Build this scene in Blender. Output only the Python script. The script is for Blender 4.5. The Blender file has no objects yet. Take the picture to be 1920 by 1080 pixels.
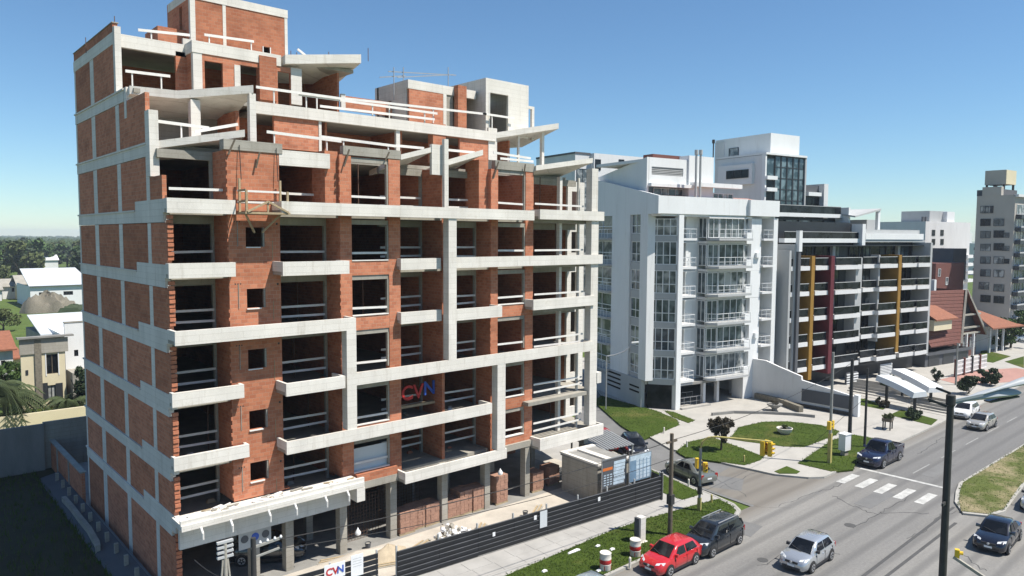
import bpy, bmesh, math, random
from mathutils import Vector, Matrix
random.seed(11)
rad = math.radians
scene = bpy.context.scene
COL = scene.collection

# ------------------------------------------------------------ camera, sky, sun, exposure
FPX, YAW, PITCH, ROLL, HC = 1380.4, 0.843206, 0.0694717, 0.00503215, 18.0
_f = Vector((math.cos(YAW)*math.cos(PITCH), math.sin(YAW)*math.cos(PITCH), -math.sin(PITCH)))
_r = Vector((math.sin(YAW), -math.cos(YAW), 0)); _u = _r.cross(_f)
CR = _r*math.cos(ROLL) + _u*math.sin(ROLL); CU = -_r*math.sin(ROLL) + _u*math.cos(ROLL); CF = _f
CC = Vector((0, 0, HC))
cam_d = bpy.data.cameras.new('camera'); cam = bpy.data.objects.new('camera', cam_d); COL.objects.link(cam)
cam_d.sensor_width = 36; cam_d.lens = FPX/1920*36; cam_d.clip_start = 0.5; cam_d.clip_end = 20000
mw = Matrix.Identity(4)
for i in range(3):
    mw[i][0] = CR[i]; mw[i][1] = CU[i]; mw[i][2] = -CF[i]; mw[i][3] = CC[i]
cam.matrix_world = mw
scene.camera = cam

SUN = Vector((0.31, -0.49, 1.0)).normalized()
world = bpy.data.worlds.new('World'); scene.world = world; world.use_nodes = True
nt = world.node_tree
sky = nt.nodes.new('ShaderNodeTexSky'); sky.sky_type = 'NISHITA'; sky.sun_disc = False
sky.sun_elevation = math.asin(SUN.z); sky.sun_rotation = math.atan2(SUN.x, SUN.y)
sky.altitude = 20; sky.air_density = 1.0; sky.dust_density = 0.0; sky.ozone_density = 8.0
tint = nt.nodes.new('ShaderNodeMix'); tint.data_type = 'RGBA'; tint.blend_type = 'MULTIPLY'; tint.inputs[0].default_value = 1.0
nt.links.new(sky.outputs['Color'], tint.inputs[6]); tint.inputs[7].default_value = (0.97, 1.05, 1.01, 1)      # white balance of the photo
nt.links.new(tint.outputs[2], nt.nodes['Background'].inputs['Color'])
nt.nodes['Background'].inputs['Strength'].default_value = 0.087
sd = bpy.data.lights.new('sun', 'SUN'); sd.energy = 5.0; sd.angle = rad(0.53); sd.color = (1, 0.94, 0.85)
so = bpy.data.objects.new('sun', sd); COL.objects.link(so); so.location = (0, 0, 120)
so.rotation_euler = (-SUN).to_track_quat('-Z', 'Y').to_euler()
scene.view_settings.view_transform = 'Standard'; scene.view_settings.look = 'None'
scene.view_settings.gamma = 1; scene.view_settings.exposure = 0.6
scene.view_settings.use_curve_mapping = False

# ------------------------------------------------------------ photo pixel -> place (ground or wall it touches)
def ray(x, y): return CF + CR*((x-960)/FPX) - CU*((y-540)/FPX)
def g(x, y, z=0.0):
    d = ray(x, y); return CC + d*((z-CC.z)/d.z)
def onY(x, y, Y):
    d = ray(x, y); return CC + d*(Y/d.y)
def onX(x, y, X):
    d = ray(x, y); return CC + d*(X/d.x)
def g2(pts, z=0.0): return [tuple(g(x, y, z)[:2]) for x, y in pts]
def rect(x0, x1, y0, y1, Y):
    """photo rectangle (left, right, top, bottom) on the wall plane Y -> X0, X1, Z0, Z1"""
    ym = (y0+y1)/2; xm = (x0+x1)/2
    return onY(x0, ym, Y).x, onY(x1, ym, Y).x, onY(xm, y1, Y).z, onY(xm, y0, Y).z

# ------------------------------------------------------------ materials
def srgb(r, g_, b):
    f = lambda c: (c/255/12.92 if c <= 10 else ((c/255+0.055)/1.055)**2.4)
    return (f(r), f(g_), f(b))
def base(name):
    m = bpy.data.materials.new(name); m.use_nodes = True
    return m, m.node_tree, m.node_tree.nodes['Principled BSDF']
def noise(t, scale, detail=4, rough=0.6, vec=None):
    n = t.nodes.new('ShaderNodeTexNoise'); n.inputs['Scale'].default_value = scale
    n.inputs['Detail'].default_value = detail; n.inputs['Roughness'].default_value = rough
    if vec is not None: t.links.new(vec, n.inputs['Vector'])
    return n.outputs['Fac']
def ramp(t, fac, stops):
    r = t.nodes.new('ShaderNodeValToRGB'); e = r.color_ramp.elements
    e[0].position = stops[0][0]; e[0].color = (*stops[0][1], 1)
    e[1].position = stops[1][0]; e[1].color = (*stops[1][1], 1)
    for p, c in stops[2:]:
        k = e.new(p); k.color = (*c, 1)
    t.links.new(fac, r.inputs['Fac']); return r.outputs['Color']
def mix(t, fac, a, b, mode='MIX'):
    n = t.nodes.new('ShaderNodeMix'); n.data_type = 'RGBA'; n.blend_type = mode
    for s, v in (('Factor', fac), ('A', a), ('B', b)):
        inp = [i for i in n.inputs if i.name == s and i.type in (('VALUE',) if s == 'Factor' else ('RGBA',))][0]
        if hasattr(v, 'links') or isinstance(v, bpy.types.NodeSocket): t.links.new(v, inp)
        elif isinstance(v, (int, float)): inp.default_value = v
        else: inp.default_value = (*v, 1)
    return [o for o in n.outputs if o.type == 'RGBA'][0]
def pos(t): return t.nodes.new('ShaderNodeNewGeometry').outputs['Position']
def mapped(t, vec, scale=(1, 1, 1), rot=(0, 0, 0)):
    m = t.nodes.new('ShaderNodeMapping'); m.inputs['Scale'].default_value = scale; m.inputs['Rotation'].default_value = rot
    t.links.new(vec, m.inputs['Vector']); return m.outputs['Vector']
def bump(t, b, h, strength=0.3, dist=0.02):
    n = t.nodes.new('ShaderNodeBump'); n.inputs['Strength'].default_value = strength; n.inputs['Distance'].default_value = dist
    t.links.new(h, n.inputs['Height']); t.links.new(n.outputs['Normal'], b.inputs['Normal'])
def plain(name, c, rough=0.7, var=0.25, scale=1.3, bmp=0.2, metal=0.0, spec=0.5, fine=22, streak=False, coat=0, dirt=0.0, form=0.0):
    """one base colour, mottled by two noises (and rain streaks), with fine relief"""
    m, t, b = base(name); p = pos(t)
    a = noise(t, scale, 5, 0.65, mapped(t, p, (1, 1, 0.25)) if streak else p); f = noise(t, fine, 3, 0.6, p)
    d = tuple(x*(1-var) for x in c); l = tuple(min(1, x*(1+var*0.55)) for x in c)
    col = ramp(t, a, [(0.3, d), (0.68, l)])
    col = mix(t, 0.35, col, ramp(t, f, [(0.3, tuple(x*(1-var*1.1) for x in c)), (0.75, l)]))
    if form:      # joints of the formwork boards
        s_ = t.nodes.new('ShaderNodeSeparateXYZ'); t.links.new(p, s_.inputs[0]); ad = t.nodes.new('ShaderNodeMath'); t.links.new(s_.outputs[0], ad.inputs[0]); t.links.new(s_.outputs[1], ad.inputs[1])
        cb = t.nodes.new('ShaderNodeCombineXYZ'); t.links.new(ad.outputs[0], cb.inputs[0]); t.links.new(s_.outputs[2], cb.inputs[1])
        k = t.nodes.new('ShaderNodeTexBrick'); t.links.new(cb.outputs[0], k.inputs['Vector']); k.inputs['Scale'].default_value = 1; k.inputs['Brick Width'].default_value = 2.1; k.inputs['Row Height'].default_value = 0.31; k.inputs['Mortar Size'].default_value = 0.012
        k.inputs['Color1'].default_value = (1, 1, 1, 1); k.inputs['Color2'].default_value = (0.86, 0.85, 0.83, 1); k.inputs['Mortar'].default_value = (0.62, 0.6, 0.56, 1)
        col = mix(t, form, col, k.outputs['Color'], 'MULTIPLY')
    if dirt:      # rain runs and soot: narrow vertical smears and blotches
        run = noise(t, 2.2, 5, 0.7, mapped(t, p, (1, 1, 0.10))); blot = noise(t, 0.9, 6, 0.75, p)
        col = mix(t, ramp(t, run, [(0.56, (0, 0, 0)), (0.74, (dirt, dirt, dirt))]), col, tuple(x*y for x, y in zip(c, (0.52, 0.48, 0.42))))
        col = mix(t, ramp(t, blot, [(0.60, (0, 0, 0)), (0.72, (dirt*0.8,)*3)]), col, tuple(x*y for x, y in zip(c, (0.66, 0.62, 0.55))))
    t.links.new(col, b.inputs['Base Color']); b.inputs['Roughness'].default_value = rough
    b.inputs['Metallic'].default_value = metal; b.inputs['Specular IOR Level'].default_value = spec
    b.inputs['Coat Weight'].default_value = coat; b.inputs['Coat Roughness'].default_value = 0.03
    if bmp: bump(t, b, f, bmp, 0.01)
    return m
def brick_mat(name, c1, c2, mortar, w=0.34, h=0.195, stain=0.4):
    m, t, b = base(name); p = pos(t)
    s = t.nodes.new('ShaderNodeSeparateXYZ'); t.links.new(p, s.inputs[0])
    ad = t.nodes.new('ShaderNodeMath'); ad.operation = 'ADD'; t.links.new(s.outputs[0], ad.inputs[0]); t.links.new(s.outputs[1], ad.inputs[1])
    cb = t.nodes.new('ShaderNodeCombineXYZ'); t.links.new(ad.outputs[0], cb.inputs[0]); t.links.new(s.outputs[2], cb.inputs[1])
    wn = t.nodes.new('ShaderNodeTexNoise'); wn.inputs['Scale'].default_value = 0.7; t.links.new(p, wn.inputs['Vector'])      # courses wander a little
    wv = t.nodes.new('ShaderNodeVectorMath'); wv.operation = 'MULTIPLY_ADD'; t.links.new(wn.outputs['Color'], wv.inputs[0]); wv.inputs[1].default_value = (0.05, 0.09, 0); t.links.new(cb.outputs[0], wv.inputs[2])
    k = t.nodes.new('ShaderNodeTexBrick'); t.links.new(wv.outputs[0], k.inputs['Vector'])
    k.inputs['Scale'].default_value = 1; k.inputs['Brick Width'].default_value = w; k.inputs['Row Height'].default_value = h
    k.inputs['Mortar Size'].default_value = 0.011; k.inputs['Bias'].default_value = -0.1
    k.inputs['Color1'].default_value = (*c1, 1); k.inputs['Color2'].default_value = (*c2, 1); k.inputs['Mortar'].default_value = (*mortar, 1)
    n1 = noise(t, 0.45, 6, 0.7, mapped(t, p, (1, 1, 2.2))); n2 = noise(t, 3.0, 4, 0.7, mapped(t, p, (0.5, 0.5, 3)))
    col = mix(t, stain, k.outputs['Color'], ramp(t, n1, [(0.32, (0.32, 0.26, 0.24)), (0.5, (1, 1, 1)), (0.72, (1.25, 1.2, 1.15))]), 'MULTIPLY')
    col = mix(t, ramp(t, n2, [(0.58, (0, 0, 0)), (0.80, (0.42, 0.42, 0.42))]), col, tuple(x*1.0 for x in mortar))
    oi = t.nodes.new('ShaderNodeObjectInfo')      # each panel was laid with another batch
    col = mix(t, 1.0, col, ramp(t, oi.outputs['Random'], [(0.0, (0.80, 0.78, 0.76)), (0.5, (1.0, 1.0, 1.0)), (1.0, (1.1, 1.12, 1.16))]), 'MULTIPLY')
    t.links.new(col, b.inputs['Base Color']); b.inputs['Roughness'].default_value = 0.9; b.inputs['Specular IOR Level'].default_value = 0.2
    inv = t.nodes.new('ShaderNodeMath'); inv.operation = 'SUBTRACT'; inv.inputs[0].default_value = 1
    t.links.new(k.outputs['Fac'], inv.inputs[1]); bump(t, b, inv.outputs[0], 0.6, 0.012)
    return m
def glass_mat(name, tint=(0.03, 0.045, 0.05), rough=0.05, curtain=None, spec=0.5):
    m, t, b = base(name); p = pos(t)
    a = noise(t, 0.8, 2, 0.5, p)
    l = curtain or tuple(x*2.2 for x in tint)
    t.links.new(ramp(t, a, [(0.45, tint), (0.6, l)]), b.inputs['Base Color'])
    b.inputs['Roughness'].default_value = rough; b.inputs['Specular IOR Level'].default_value = spec
    return m
MT = {}
def setup_materials():
    P = plain
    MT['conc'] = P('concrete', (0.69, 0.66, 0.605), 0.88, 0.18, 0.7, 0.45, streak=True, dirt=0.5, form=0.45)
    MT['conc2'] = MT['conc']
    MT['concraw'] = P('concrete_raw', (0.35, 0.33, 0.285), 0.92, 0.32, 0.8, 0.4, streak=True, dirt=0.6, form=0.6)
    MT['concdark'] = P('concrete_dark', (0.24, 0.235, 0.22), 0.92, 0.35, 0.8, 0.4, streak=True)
    MT['brick'] = brick_mat('hollow_brick', (0.50, 0.20, 0.112), (0.385, 0.138, 0.076), (0.43, 0.245, 0.165))
    MT['brickunit'] = P('loose_brick', (0.46, 0.17, 0.09), 0.9, 0.35, 6, 0.4)
    MT['palletbrick'] = P('pallet_brick', (0.36, 0.205, 0.145), 0.9, 0.35, 3, 0.4)
    MT['plank'] = P('white_plank', (0.72, 0.70, 0.66), 0.75, 0.15, 2, 0.2)
    MT['rawwood'] = P('raw_timber', (0.40, 0.31, 0.19), 0.85, 0.35, 4, 0.3)
    MT['white'] = P('white_render', (0.70, 0.71, 0.71), 0.8, 0.08, 0.5, 0.15, streak=True, dirt=0.25)
    MT['white2'] = P('offwhite_render', (0.64, 0.64, 0.635), 0.85, 0.12, 0.4, 0.15, streak=True, dirt=0.3)
    MT['greyr'] = P('grey_render', (0.40, 0.41, 0.41), 0.85, 0.15, 0.4, 0.2, streak=True)
    MT['dgrey'] = P('dark_grey_render', (0.085, 0.09, 0.10), 0.8, 0.2, 0.6, 0.2)
    MT['black'] = P('black_cladding', (0.022, 0.024, 0.028), 0.5, 0.3, 0.8, 0.1)
    MT['frame'] = P('white_frame', (0.74, 0.75, 0.75), 0.5, 0.06, 3, 0)
    MT['dframe'] = P('dark_frame', (0.03, 0.033, 0.038), 0.45, 0.2, 3, 0)
    MT['yellowp'] = P('ochre_panel', (0.28, 0.15, 0.02), 0.6, 0.18, 0.6, 0.1)
    MT['marp'] = P('maroon_panel', (0.115, 0.014, 0.022), 0.6, 0.18, 0.6, 0.1)
    MT['glass'] = glass_mat('window_glass', (0.04, 0.055, 0.063), 0.05, (0.14, 0.17, 0.18))
    MT['glassc'] = glass_mat('curtained_glass', (0.07, 0.085, 0.09), 0.08, (0.36, 0.37, 0.36))
    MT['glassb'] = glass_mat('tinted_glass', (0.008, 0.010, 0.012), 0.12, (0.022, 0.026, 0.03), 0.18)
    MT['glasst'] = glass_mat('teal_glass', (0.035, 0.06, 0.07), 0.04, (0.16, 0.22, 0.24))
    MT['dark'] = P('matt_black', (0.012, 0.012, 0.012), 0.95, 0.3, 2, 0, spec=0.08)
    MT['steel'] = P('galvanised_steel', (0.42, 0.43, 0.44), 0.45, 0.15, 4, 0.1, metal=0.6)
    MT['dsteel'] = P('dark_painted_steel', (0.035, 0.035, 0.035), 0.75, 0.3, 3, 0.2)
    MT['lampgrey'] = P('lamp_housing', (0.36, 0.39, 0.41), 0.5, 0.12, 3, 0)
    MT['pole'] = P('weathered_pole', (0.13, 0.105, 0.075), 0.9, 0.4, 5, 0.4)
    MT['greypole'] = P('grey_pole', (0.27, 0.27, 0.25), 0.7, 0.25, 4, 0.2)
    MT['tlyellow'] = P('signal_yellow', (0.72, 0.47, 0.03), 0.5, 0.15, 5, 0.1)
    MT['polepaint'] = P('faded_yellow_pole', (0.42, 0.36, 0.12), 0.7, 0.35, 3, 0.2)
    MT['cable'] = P('black_cable', (0.02, 0.02, 0.02), 0.7, 0.2, 3, 0)
    MT['fence'] = P('black_sheet_metal', (0.016, 0.018, 0.022), 0.5, 0.45, 1.2, 0.1, spec=0.35)
    MT['fencelip'] = P('worn_sheet_edge', (0.10, 0.105, 0.115), 0.5, 0.4, 2, 0.1)
    MT['rust'] = P('rusty_mesh', (0.13, 0.075, 0.05), 0.9, 0.4, 5, 0.2)
    MT['paper'] = P('paper_sheet', (0.72, 0.73, 0.74), 0.8, 0.12, 3, 0)
    MT['rtile'] = P('dark_red_roof_tile', (0.13, 0.045, 0.033), 0.85, 0.35, 2.5, 0.3)
    MT['otile'] = P('orange_roof_tile', (0.26, 0.10, 0.055), 0.85, 0.35, 2.5, 0.3)
    MT['zinc'] = P('pale_roof_sheet', (0.56, 0.59, 0.61), 0.5, 0.1, 0.4, 0.05)
    MT['cream'] = P('cream_render', (0.62, 0.55, 0.38), 0.85, 0.1, 0.5, 0.15)
    MT['stone'] = P('rubble_stone', (0.20, 0.18, 0.14), 0.9, 0.5, 5, 0.6)
    MT['taupe'] = P('taupe_render', (0.40, 0.37, 0.33), 0.85, 0.14, 0.3, 0.2)
    MT['brownbrick'] = P('brown_brick', (0.14, 0.05, 0.038), 0.9, 0.25, 2, 0.3)
    MT['tyre'] = P('tyre_rubber', (0.018, 0.018, 0.018), 0.85, 0.2, 8, 0.1)
    MT['rim'] = P('alloy_rim', (0.55, 0.56, 0.58), 0.35, 0.1, 8, 0, metal=0.6)
    MT['carglass'] = glass_mat('car_glass', (0.006, 0.007, 0.009), 0.03, (0.018, 0.02, 0.024), 0.35)
    MT['trim'] = P('black_plastic', (0.02, 0.02, 0.022), 0.6, 0.2, 6, 0)
    MT['lens'] = P('headlight_lens', (0.62, 0.64, 0.66), 0.12, 0.1, 12, 0)
    MT['redlens'] = P('tail_lens', (0.30, 0.012, 0.012), 0.15, 0.1, 12, 0)
    MT['red'] = P('signal_red', (0.45, 0.02, 0.02), 0.6, 0.2, 4, 0.1)
    MT['blue'] = P('letter_blue', (0.03, 0.09, 0.42), 0.6, 0.2, 4, 0.1)
    MT['drumwhite'] = P('drum_white', (0.66, 0.63, 0.56), 0.8, 0.2, 3, 0.2)
    MT['sand'] = P('sand_heap', (0.42, 0.35, 0.25), 0.95, 0.3, 2, 0.6)
    MT['site'] = P('site_screed', (0.46, 0.42, 0.36), 0.95, 0.3, 0.5, 0.4)
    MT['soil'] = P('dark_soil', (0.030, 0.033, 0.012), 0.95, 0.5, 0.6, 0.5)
    MT['bark'] = P('bark', (0.09, 0.07, 0.05), 0.95, 0.35, 6, 0.5)
    def leafm(n, c, v=0.5, sc=0.7):
        m, t, b = base(n); p = pos(t)
        a = noise(t, sc, 4, 0.6, p); f = noise(t, 9, 2, 0.5, p)
        col = ramp(t, a, [(0.3, tuple(x*(1-v) for x in c)), (0.7, tuple(x*(1+v*0.5) for x in c))])
        col = mix(t, 0.5, col, ramp(t, f, [(0.3, tuple(x*(1-v) for x in c)), (0.7, tuple(x*(1+v) for x in c))]))
        t.links.new(col, b.inputs['Base Color']); b.inputs['Roughness'].default_value = 0.7; b.inputs['Specular IOR Level'].default_value = 0.25
        return m
    MT['leaf'] = leafm('leaf_green', (0.060, 0.105, 0.028)); MT['leafd'] = leafm('leaf_dark', (0.035, 0.055, 0.025))
    MT['leafo'] = leafm('leaf_olive', (0.085, 0.105, 0.035)); MT['leafbr'] = leafm('leaf_bronze', (0.055, 0.045, 0.028))
    MT['palm'] = leafm('palm_leaf', (0.055, 0.075, 0.03))
    MT['blade'] = leafm('grass_blade', (0.052, 0.090, 0.012), 0.5, 0.5)
    def grassm(n, c, dry, k):
        m, t, b = base(n); p = pos(t)
        a = noise(t, 0.35, 6, 0.65, p); f = noise(t, 7, 4, 0.7, p); d_ = noise(t, 0.16, 5, 0.7, p)
        col = ramp(t, a, [(0.3, tuple(x*0.62 for x in c)), (0.7, tuple(x*1.25 for x in c))])
        col = mix(t, 0.45, col, ramp(t, f, [(0.3, tuple(x*0.45 for x in c)), (0.72, tuple(x*1.5 for x in c))]))
        col = mix(t, ramp(t, d_, [(k, (0, 0, 0)), (k+0.14, (0.85, 0.85, 0.85))]), col, dry)
        t.links.new(col, b.inputs['Base Color']); b.inputs['Roughness'].default_value = 0.95; b.inputs['Specular IOR Level'].default_value = 0.15
        bump(t, b, f, 0.7, 0.05); return m
    MT['grass'] = grassm('lawn', (0.048, 0.076, 0.010), (0.105, 0.105, 0.030), 0.53)
    MT['grassdry'] = grassm('worn_lawn', (0.085, 0.105, 0.028), (0.29, 0.24, 0.15), 0.40)
    MT['field'] = grassm('field', (0.085, 0.125, 0.030), (0.13, 0.14, 0.045), 0.56)
    MT['wood'] = leafm('woodland', (0.045, 0.07, 0.028), 0.6, 0.05)
    # road: sun-bleached concrete with a darker tarred running lane, patches and oil marks
    m, t, b = base('road_surface'); p = pos(t)
    s = t.nodes.new('ShaderNodeSeparateXYZ'); t.links.new(p, s.inputs[0])
    big = noise(t, 0.12, 5, 0.65, p); st = noise(t, 0.5, 5, 0.7, mapped(t, p, (0.10, 1.6, 1))); fi = noise(t, 6, 4, 0.75, p)
    wob = t.nodes.new('ShaderNodeMath'); wob.operation = 'MULTIPLY_ADD'; t.links.new(big, wob.inputs[0]); wob.inputs[1].default_value = 3.2; t.links.new(s.outputs[1], wob.inputs[2])
    mr = t.nodes.new('ShaderNodeMapRange'); mr.inputs[1].default_value = 24.2; mr.inputs[2].default_value = 22.2; t.links.new(wob.outputs[0], mr.inputs[0])
    mr2 = t.nodes.new('ShaderNodeMapRange'); mr2.inputs[1].default_value = 16.6; mr2.inputs[2].default_value = 18.6; t.links.new(wob.outputs[0], mr2.inputs[0])
    mu = t.nodes.new('ShaderNodeMath'); mu.operation = 'MULTIPLY'; t.links.new(mr.outputs[0], mu.inputs[0]); t.links.new(mr2.outputs[0], mu.inputs[1])
    mx = t.nodes.new('ShaderNodeMapRange'); mx.inputs[1].default_value = 55.5; mx.inputs[2].default_value = 58.5; t.links.new(s.outputs[0], mx.inputs[0])
    my = t.nodes.new('ShaderNodeMapRange'); my.inputs[1].default_value = 25.6; my.inputs[2].default_value = 24.4; t.links.new(wob.outputs[0], my.inputs[0])
    m2 = t.nodes.new('ShaderNodeMath'); m2.operation = 'MULTIPLY'; t.links.new(mx.outputs[0], m2.inputs[0]); t.links.new(my.outputs[0], m2.inputs[1])
    m3 = t.nodes.new('ShaderNodeMath'); m3.operation = 'MULTIPLY'; t.links.new(mu.outputs[0], m3.inputs[0]); m3.inputs[1].default_value = 0.6
    m4 = t.nodes.new('ShaderNodeMath'); m4.operation = 'MAXIMUM'; t.links.new(m3.outputs[0], m4.inputs[0]); t.links.new(m2.outputs[0], m4.inputs[1]); mu = m4
    conc = ramp(t, st, [(0.3, (0.165, 0.158, 0.145)), (0.7, (0.275, 0.265, 0.243))])
    tar = ramp(t, st, [(0.3, (0.09, 0.09, 0.09)), (0.72, (0.155, 0.153, 0.15))])
    col = mix(t, mu.outputs[0], conc, tar)
    col = mix(t, 0.45, col, ramp(t, fi, [(0.25, (0.09, 0.09, 0.09)), (0.75, (0.245, 0.24, 0.228))]))
    col = mix(t, ramp(t, noise(t, 0.9, 6, 0.75, p), [(0.64, (0, 0, 0)), (0.74, (0.5, 0.5, 0.5))]), col, (0.085, 0.085, 0.085))
    sn = t.nodes.new('ShaderNodeMath'); sn.operation = 'MULTIPLY'; t.links.new(s.outputs[1], sn.inputs[0]); sn.inputs[1].default_value = 4.05      # tyre tracks, 1.55 m apart
    s2 = t.nodes.new('ShaderNodeMath'); s2.operation = 'SINE'; t.links.new(sn.outputs[0], s2.inputs[0])
    s3 = t.nodes.new('ShaderNodeMath'); s3.operation = 'MULTIPLY'; t.links.new(s2.outputs[0], s3.inputs[0]); t.links.new(st, s3.inputs[1])
    col = mix(t, ramp(t, s3.outputs[0], [(0.12, (0, 0, 0)), (0.55, (0.55, 0.55, 0.55))]), col, (0.085, 0.084, 0.083))
    kd = t.nodes.new('ShaderNodeMapRange'); kd.inputs[1].default_value = 24.0; kd.inputs[2].default_value = 24.9; t.links.new(s.outputs[1], kd.inputs[0])      # grit along the gutter
    kf = t.nodes.new('ShaderNodeMath'); kf.operation = 'MULTIPLY'; t.links.new(kd.outputs[0], kf.inputs[0]); t.links.new(fi, kf.inputs[1])
    col = mix(t, kf.outputs[0], col, (0.13, 0.11, 0.085))
    t.links.new(col, b.inputs['Base Color']); b.inputs['Roughness'].default_value = 0.85; bump(t, b, fi, 0.35, 0.02)
    MT['road'] = m
    MT['asphalt'] = P('side_street_asphalt', (0.155, 0.155, 0.153), 0.9, 0.3, 0.5, 0.4)
    MT['asphalt2'] = P('tarred_lane', (0.125, 0.125, 0.127), 0.9, 0.25, 0.5, 0.4)
    MT['pave'] = P('pale_paving', (0.37, 0.355, 0.325), 0.9, 0.2, 0.6, 0.3)
    MT['pave2'] = P('concrete_walk', (0.35, 0.34, 0.32), 0.9, 0.22, 0.8, 0.3)
    MT['kerb'] = P('kerb_concrete', (0.36, 0.35, 0.32), 0.9, 0.3, 1, 0.3)
    MT['paint'] = P('road_paint', (0.47, 0.47, 0.45), 0.8, 0.5, 1.6, 0.1, fine=9)
    MT['worn'] = P('worn_road_paint', (0.27, 0.27, 0.26), 0.8, 0.35, 2.5, 0.1)
    MT['tar'] = P('dark_road_mark', (0.07, 0.07, 0.07), 0.9, 0.2, 2, 0.1)
    MT['redpave'] = P('red_paving', (0.36, 0.20, 0.165), 0.9, 0.2, 0.8, 0.2)
    for n, c, mt in (('red', (0.46, 0.018, 0.022), 0), ('charcoal', (0.022, 0.027, 0.034), 0.3), ('silver', (0.50, 0.52, 0.54), 0.6),
                     ('navy', (0.014, 0.018, 0.050), 0.3), ('ink', (0.010, 0.012, 0.022), 0.3), ('whitecar', (0.75, 0.75, 0.74), 0),
                     ('beige', (0.42, 0.40, 0.36), 0.4), ('greygreen', (0.20, 0.21, 0.19), 0.4), ('paleblue', (0.30, 0.36, 0.40), 0.3)):
        MT['car_'+n] = P('car_paint_'+n, c, 0.26, 0.06, 1, 0, metal=mt, coat=1.0)
setup_materials()

# ------------------------------------------------------------ mesh builder
class MB:
    def __init__(s): s.v = []; s.f = []
    def hexa(s, p):                       # 4 bottom points then 4 top points, both counter-clockwise
        i = len(s.v); s.v += [tuple(q) for q in p]
        s.f += [(i+3, i+2, i+1, i), (i+4, i+5, i+6, i+7)] + [(i+k, i+(k+1) % 4, i+4+(k+1) % 4, i+4+k) for k in range(4)]
        return s
    def box(s, x0, x1, y0, y1, z0, z1):
        if x1 < x0: x0, x1 = x1, x0
        if y1 < y0: y0, y1 = y1, y0
        if z1 < z0: z0, z1 = z1, z0
        return s.hexa([(x0, y0, z0), (x1, y0, z0), (x1, y1, z0), (x0, y1, z0), (x0, y0, z1), (x1, y0, z1), (x1, y1, z1), (x0, y1, z1)])
    def prism(s, poly, z0, z1):
        """poly in plan, either winding; z0/z1 numbers or lists (one per corner)"""
        n = len(poly); A = sum(poly[k][0]*poly[(k+1) % n][1]-poly[(k+1) % n][0]*poly[k][1] for k in range(n))
        zz0 = z0 if isinstance(z0, (list, tuple)) else [z0]*n; zz1 = z1 if isinstance(z1, (list, tuple)) else [z1]*n
        idx = range(n) if A > 0 else range(n-1, -1, -1)
        i = len(s.v); s.v += [(poly[k][0], poly[k][1], zz0[k]) for k in idx] + [(poly[k][0], poly[k][1], zz1[k]) for k in idx]
        s.f += [tuple(range(i+n-1, i-1, -1)), tuple(range(i+n, i+2*n))] + [(i+k, i+(k+1) % n, i+n+(k+1) % n, i+n+k) for k in range(n)]
        return s
    def tube(s, p, q, r, n=8, r2=None):
        p = Vector(p); q = Vector(q); r2 = r if r2 is None else r2
        d = (q-p).normalized(); a = d.orthogonal().normalized(); b = d.cross(a); i = len(s.v)
        for c, rr in ((p, r), (q, r2)):
            s.v += [tuple(c + a*(rr*math.cos(2*math.pi*k/n)) + b*(rr*math.sin(2*math.pi*k/n))) for k in range(n)]
        s.f += [tuple(range(i+n-1, i-1, -1)), tuple(range(i+n, i+2*n))] + [(i+k, i+(k+1) % n, i+n+(k+1) % n, i+n+k) for k in range(n)]
        return s
    def path(s, pts, r, n=8):
        for a, b in zip(pts, pts[1:]): s.tube(a, b, r, n)
        return s
    def bar(s, p, q, w, h):
        """square bar along p-q, w across (horizontal), h high"""
        p = Vector(p); q = Vector(q); d = (q-p).normalized(); up = Vector((0, 0, 1))
        a = d.cross(up); a = a.normalized() if a.length > 1e-4 else Vector((1, 0, 0)); b = a.cross(d)
        c = [(-1, -1), (1, -1), (1, 1), (-1, 1)]
        bot = [p + a*(x*w/2) + b*(y*h/2) for x, y in c]; top = [q + a*(x*w/2) + b*(y*h/2) for x, y in c]
        return s.hexa([bot[0], bot[1], bot[2], bot[3], top[0], top[1], top[2], top[3]])
    def lathe(s, prof, c=(0, 0, 0), n=16):
        i = len(s.v); m = len(prof)
        for r, z in prof: s.v += [(c[0]+r*math.cos(2*math.pi*k/n), c[1]+r*math.sin(2*math.pi*k/n), c[2]+z) for k in range(n)]
        for j in range(m-1):
            for k in range(n): s.f.append((i+j*n+k, i+j*n+(k+1) % n, i+(j+1)*n+(k+1) % n, i+(j+1)*n+k))
        s.f += [tuple(i+k for k in range(n-1, -1, -1)), tuple(i+(m-1)*n+k for k in range(n))]
        return s
    def loft(s, secs, caps=True):
        i = len(s.v); n = len(secs[0])
        for c in secs: s.v += [tuple(p) for p in c]
        for j in range(len(secs)-1):
            for k in range(n): s.f.append((i+j*n+k, i+j*n+(k+1) % n, i+(j+1)*n+(k+1) % n, i+(j+1)*n+k))
        if caps: s.f += [tuple(i+k for k in range(n-1, -1, -1)), tuple(i+(len(secs)-1)*n+k for k in range(n))]
        return s
    def build(s, name, m, parent=None, smooth=False, inv=False):
        me = bpy.data.meshes.new(name); me.from_pydata(s.v, [], s.f); me.materials.append(MT[m] if isinstance(m, str) else m)
        if smooth:
            bm = bmesh.new(); bm.from_mesh(me); bmesh.ops.recalc_face_normals(bm, faces=bm.faces); bm.to_mesh(me); bm.free()
            me.polygons.foreach_set('use_smooth', [True]*len(me.polygons)); me.set_sharp_from_angle(angle=rad(42))
        me.update()
        return link(name, me, parent)
def link(name, me, parent=None):
    o = bpy.data.objects.new(name, me); COL.objects.link(o)
    if parent is not None: adopt(o, parent)
    return o
def world_of(o):
    m = Matrix.LocRotScale(o.location, o.rotation_euler, o.scale)
    return (world_of(o.parent) @ o.matrix_parent_inverse @ m) if o.parent else m
ABS = True
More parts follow.
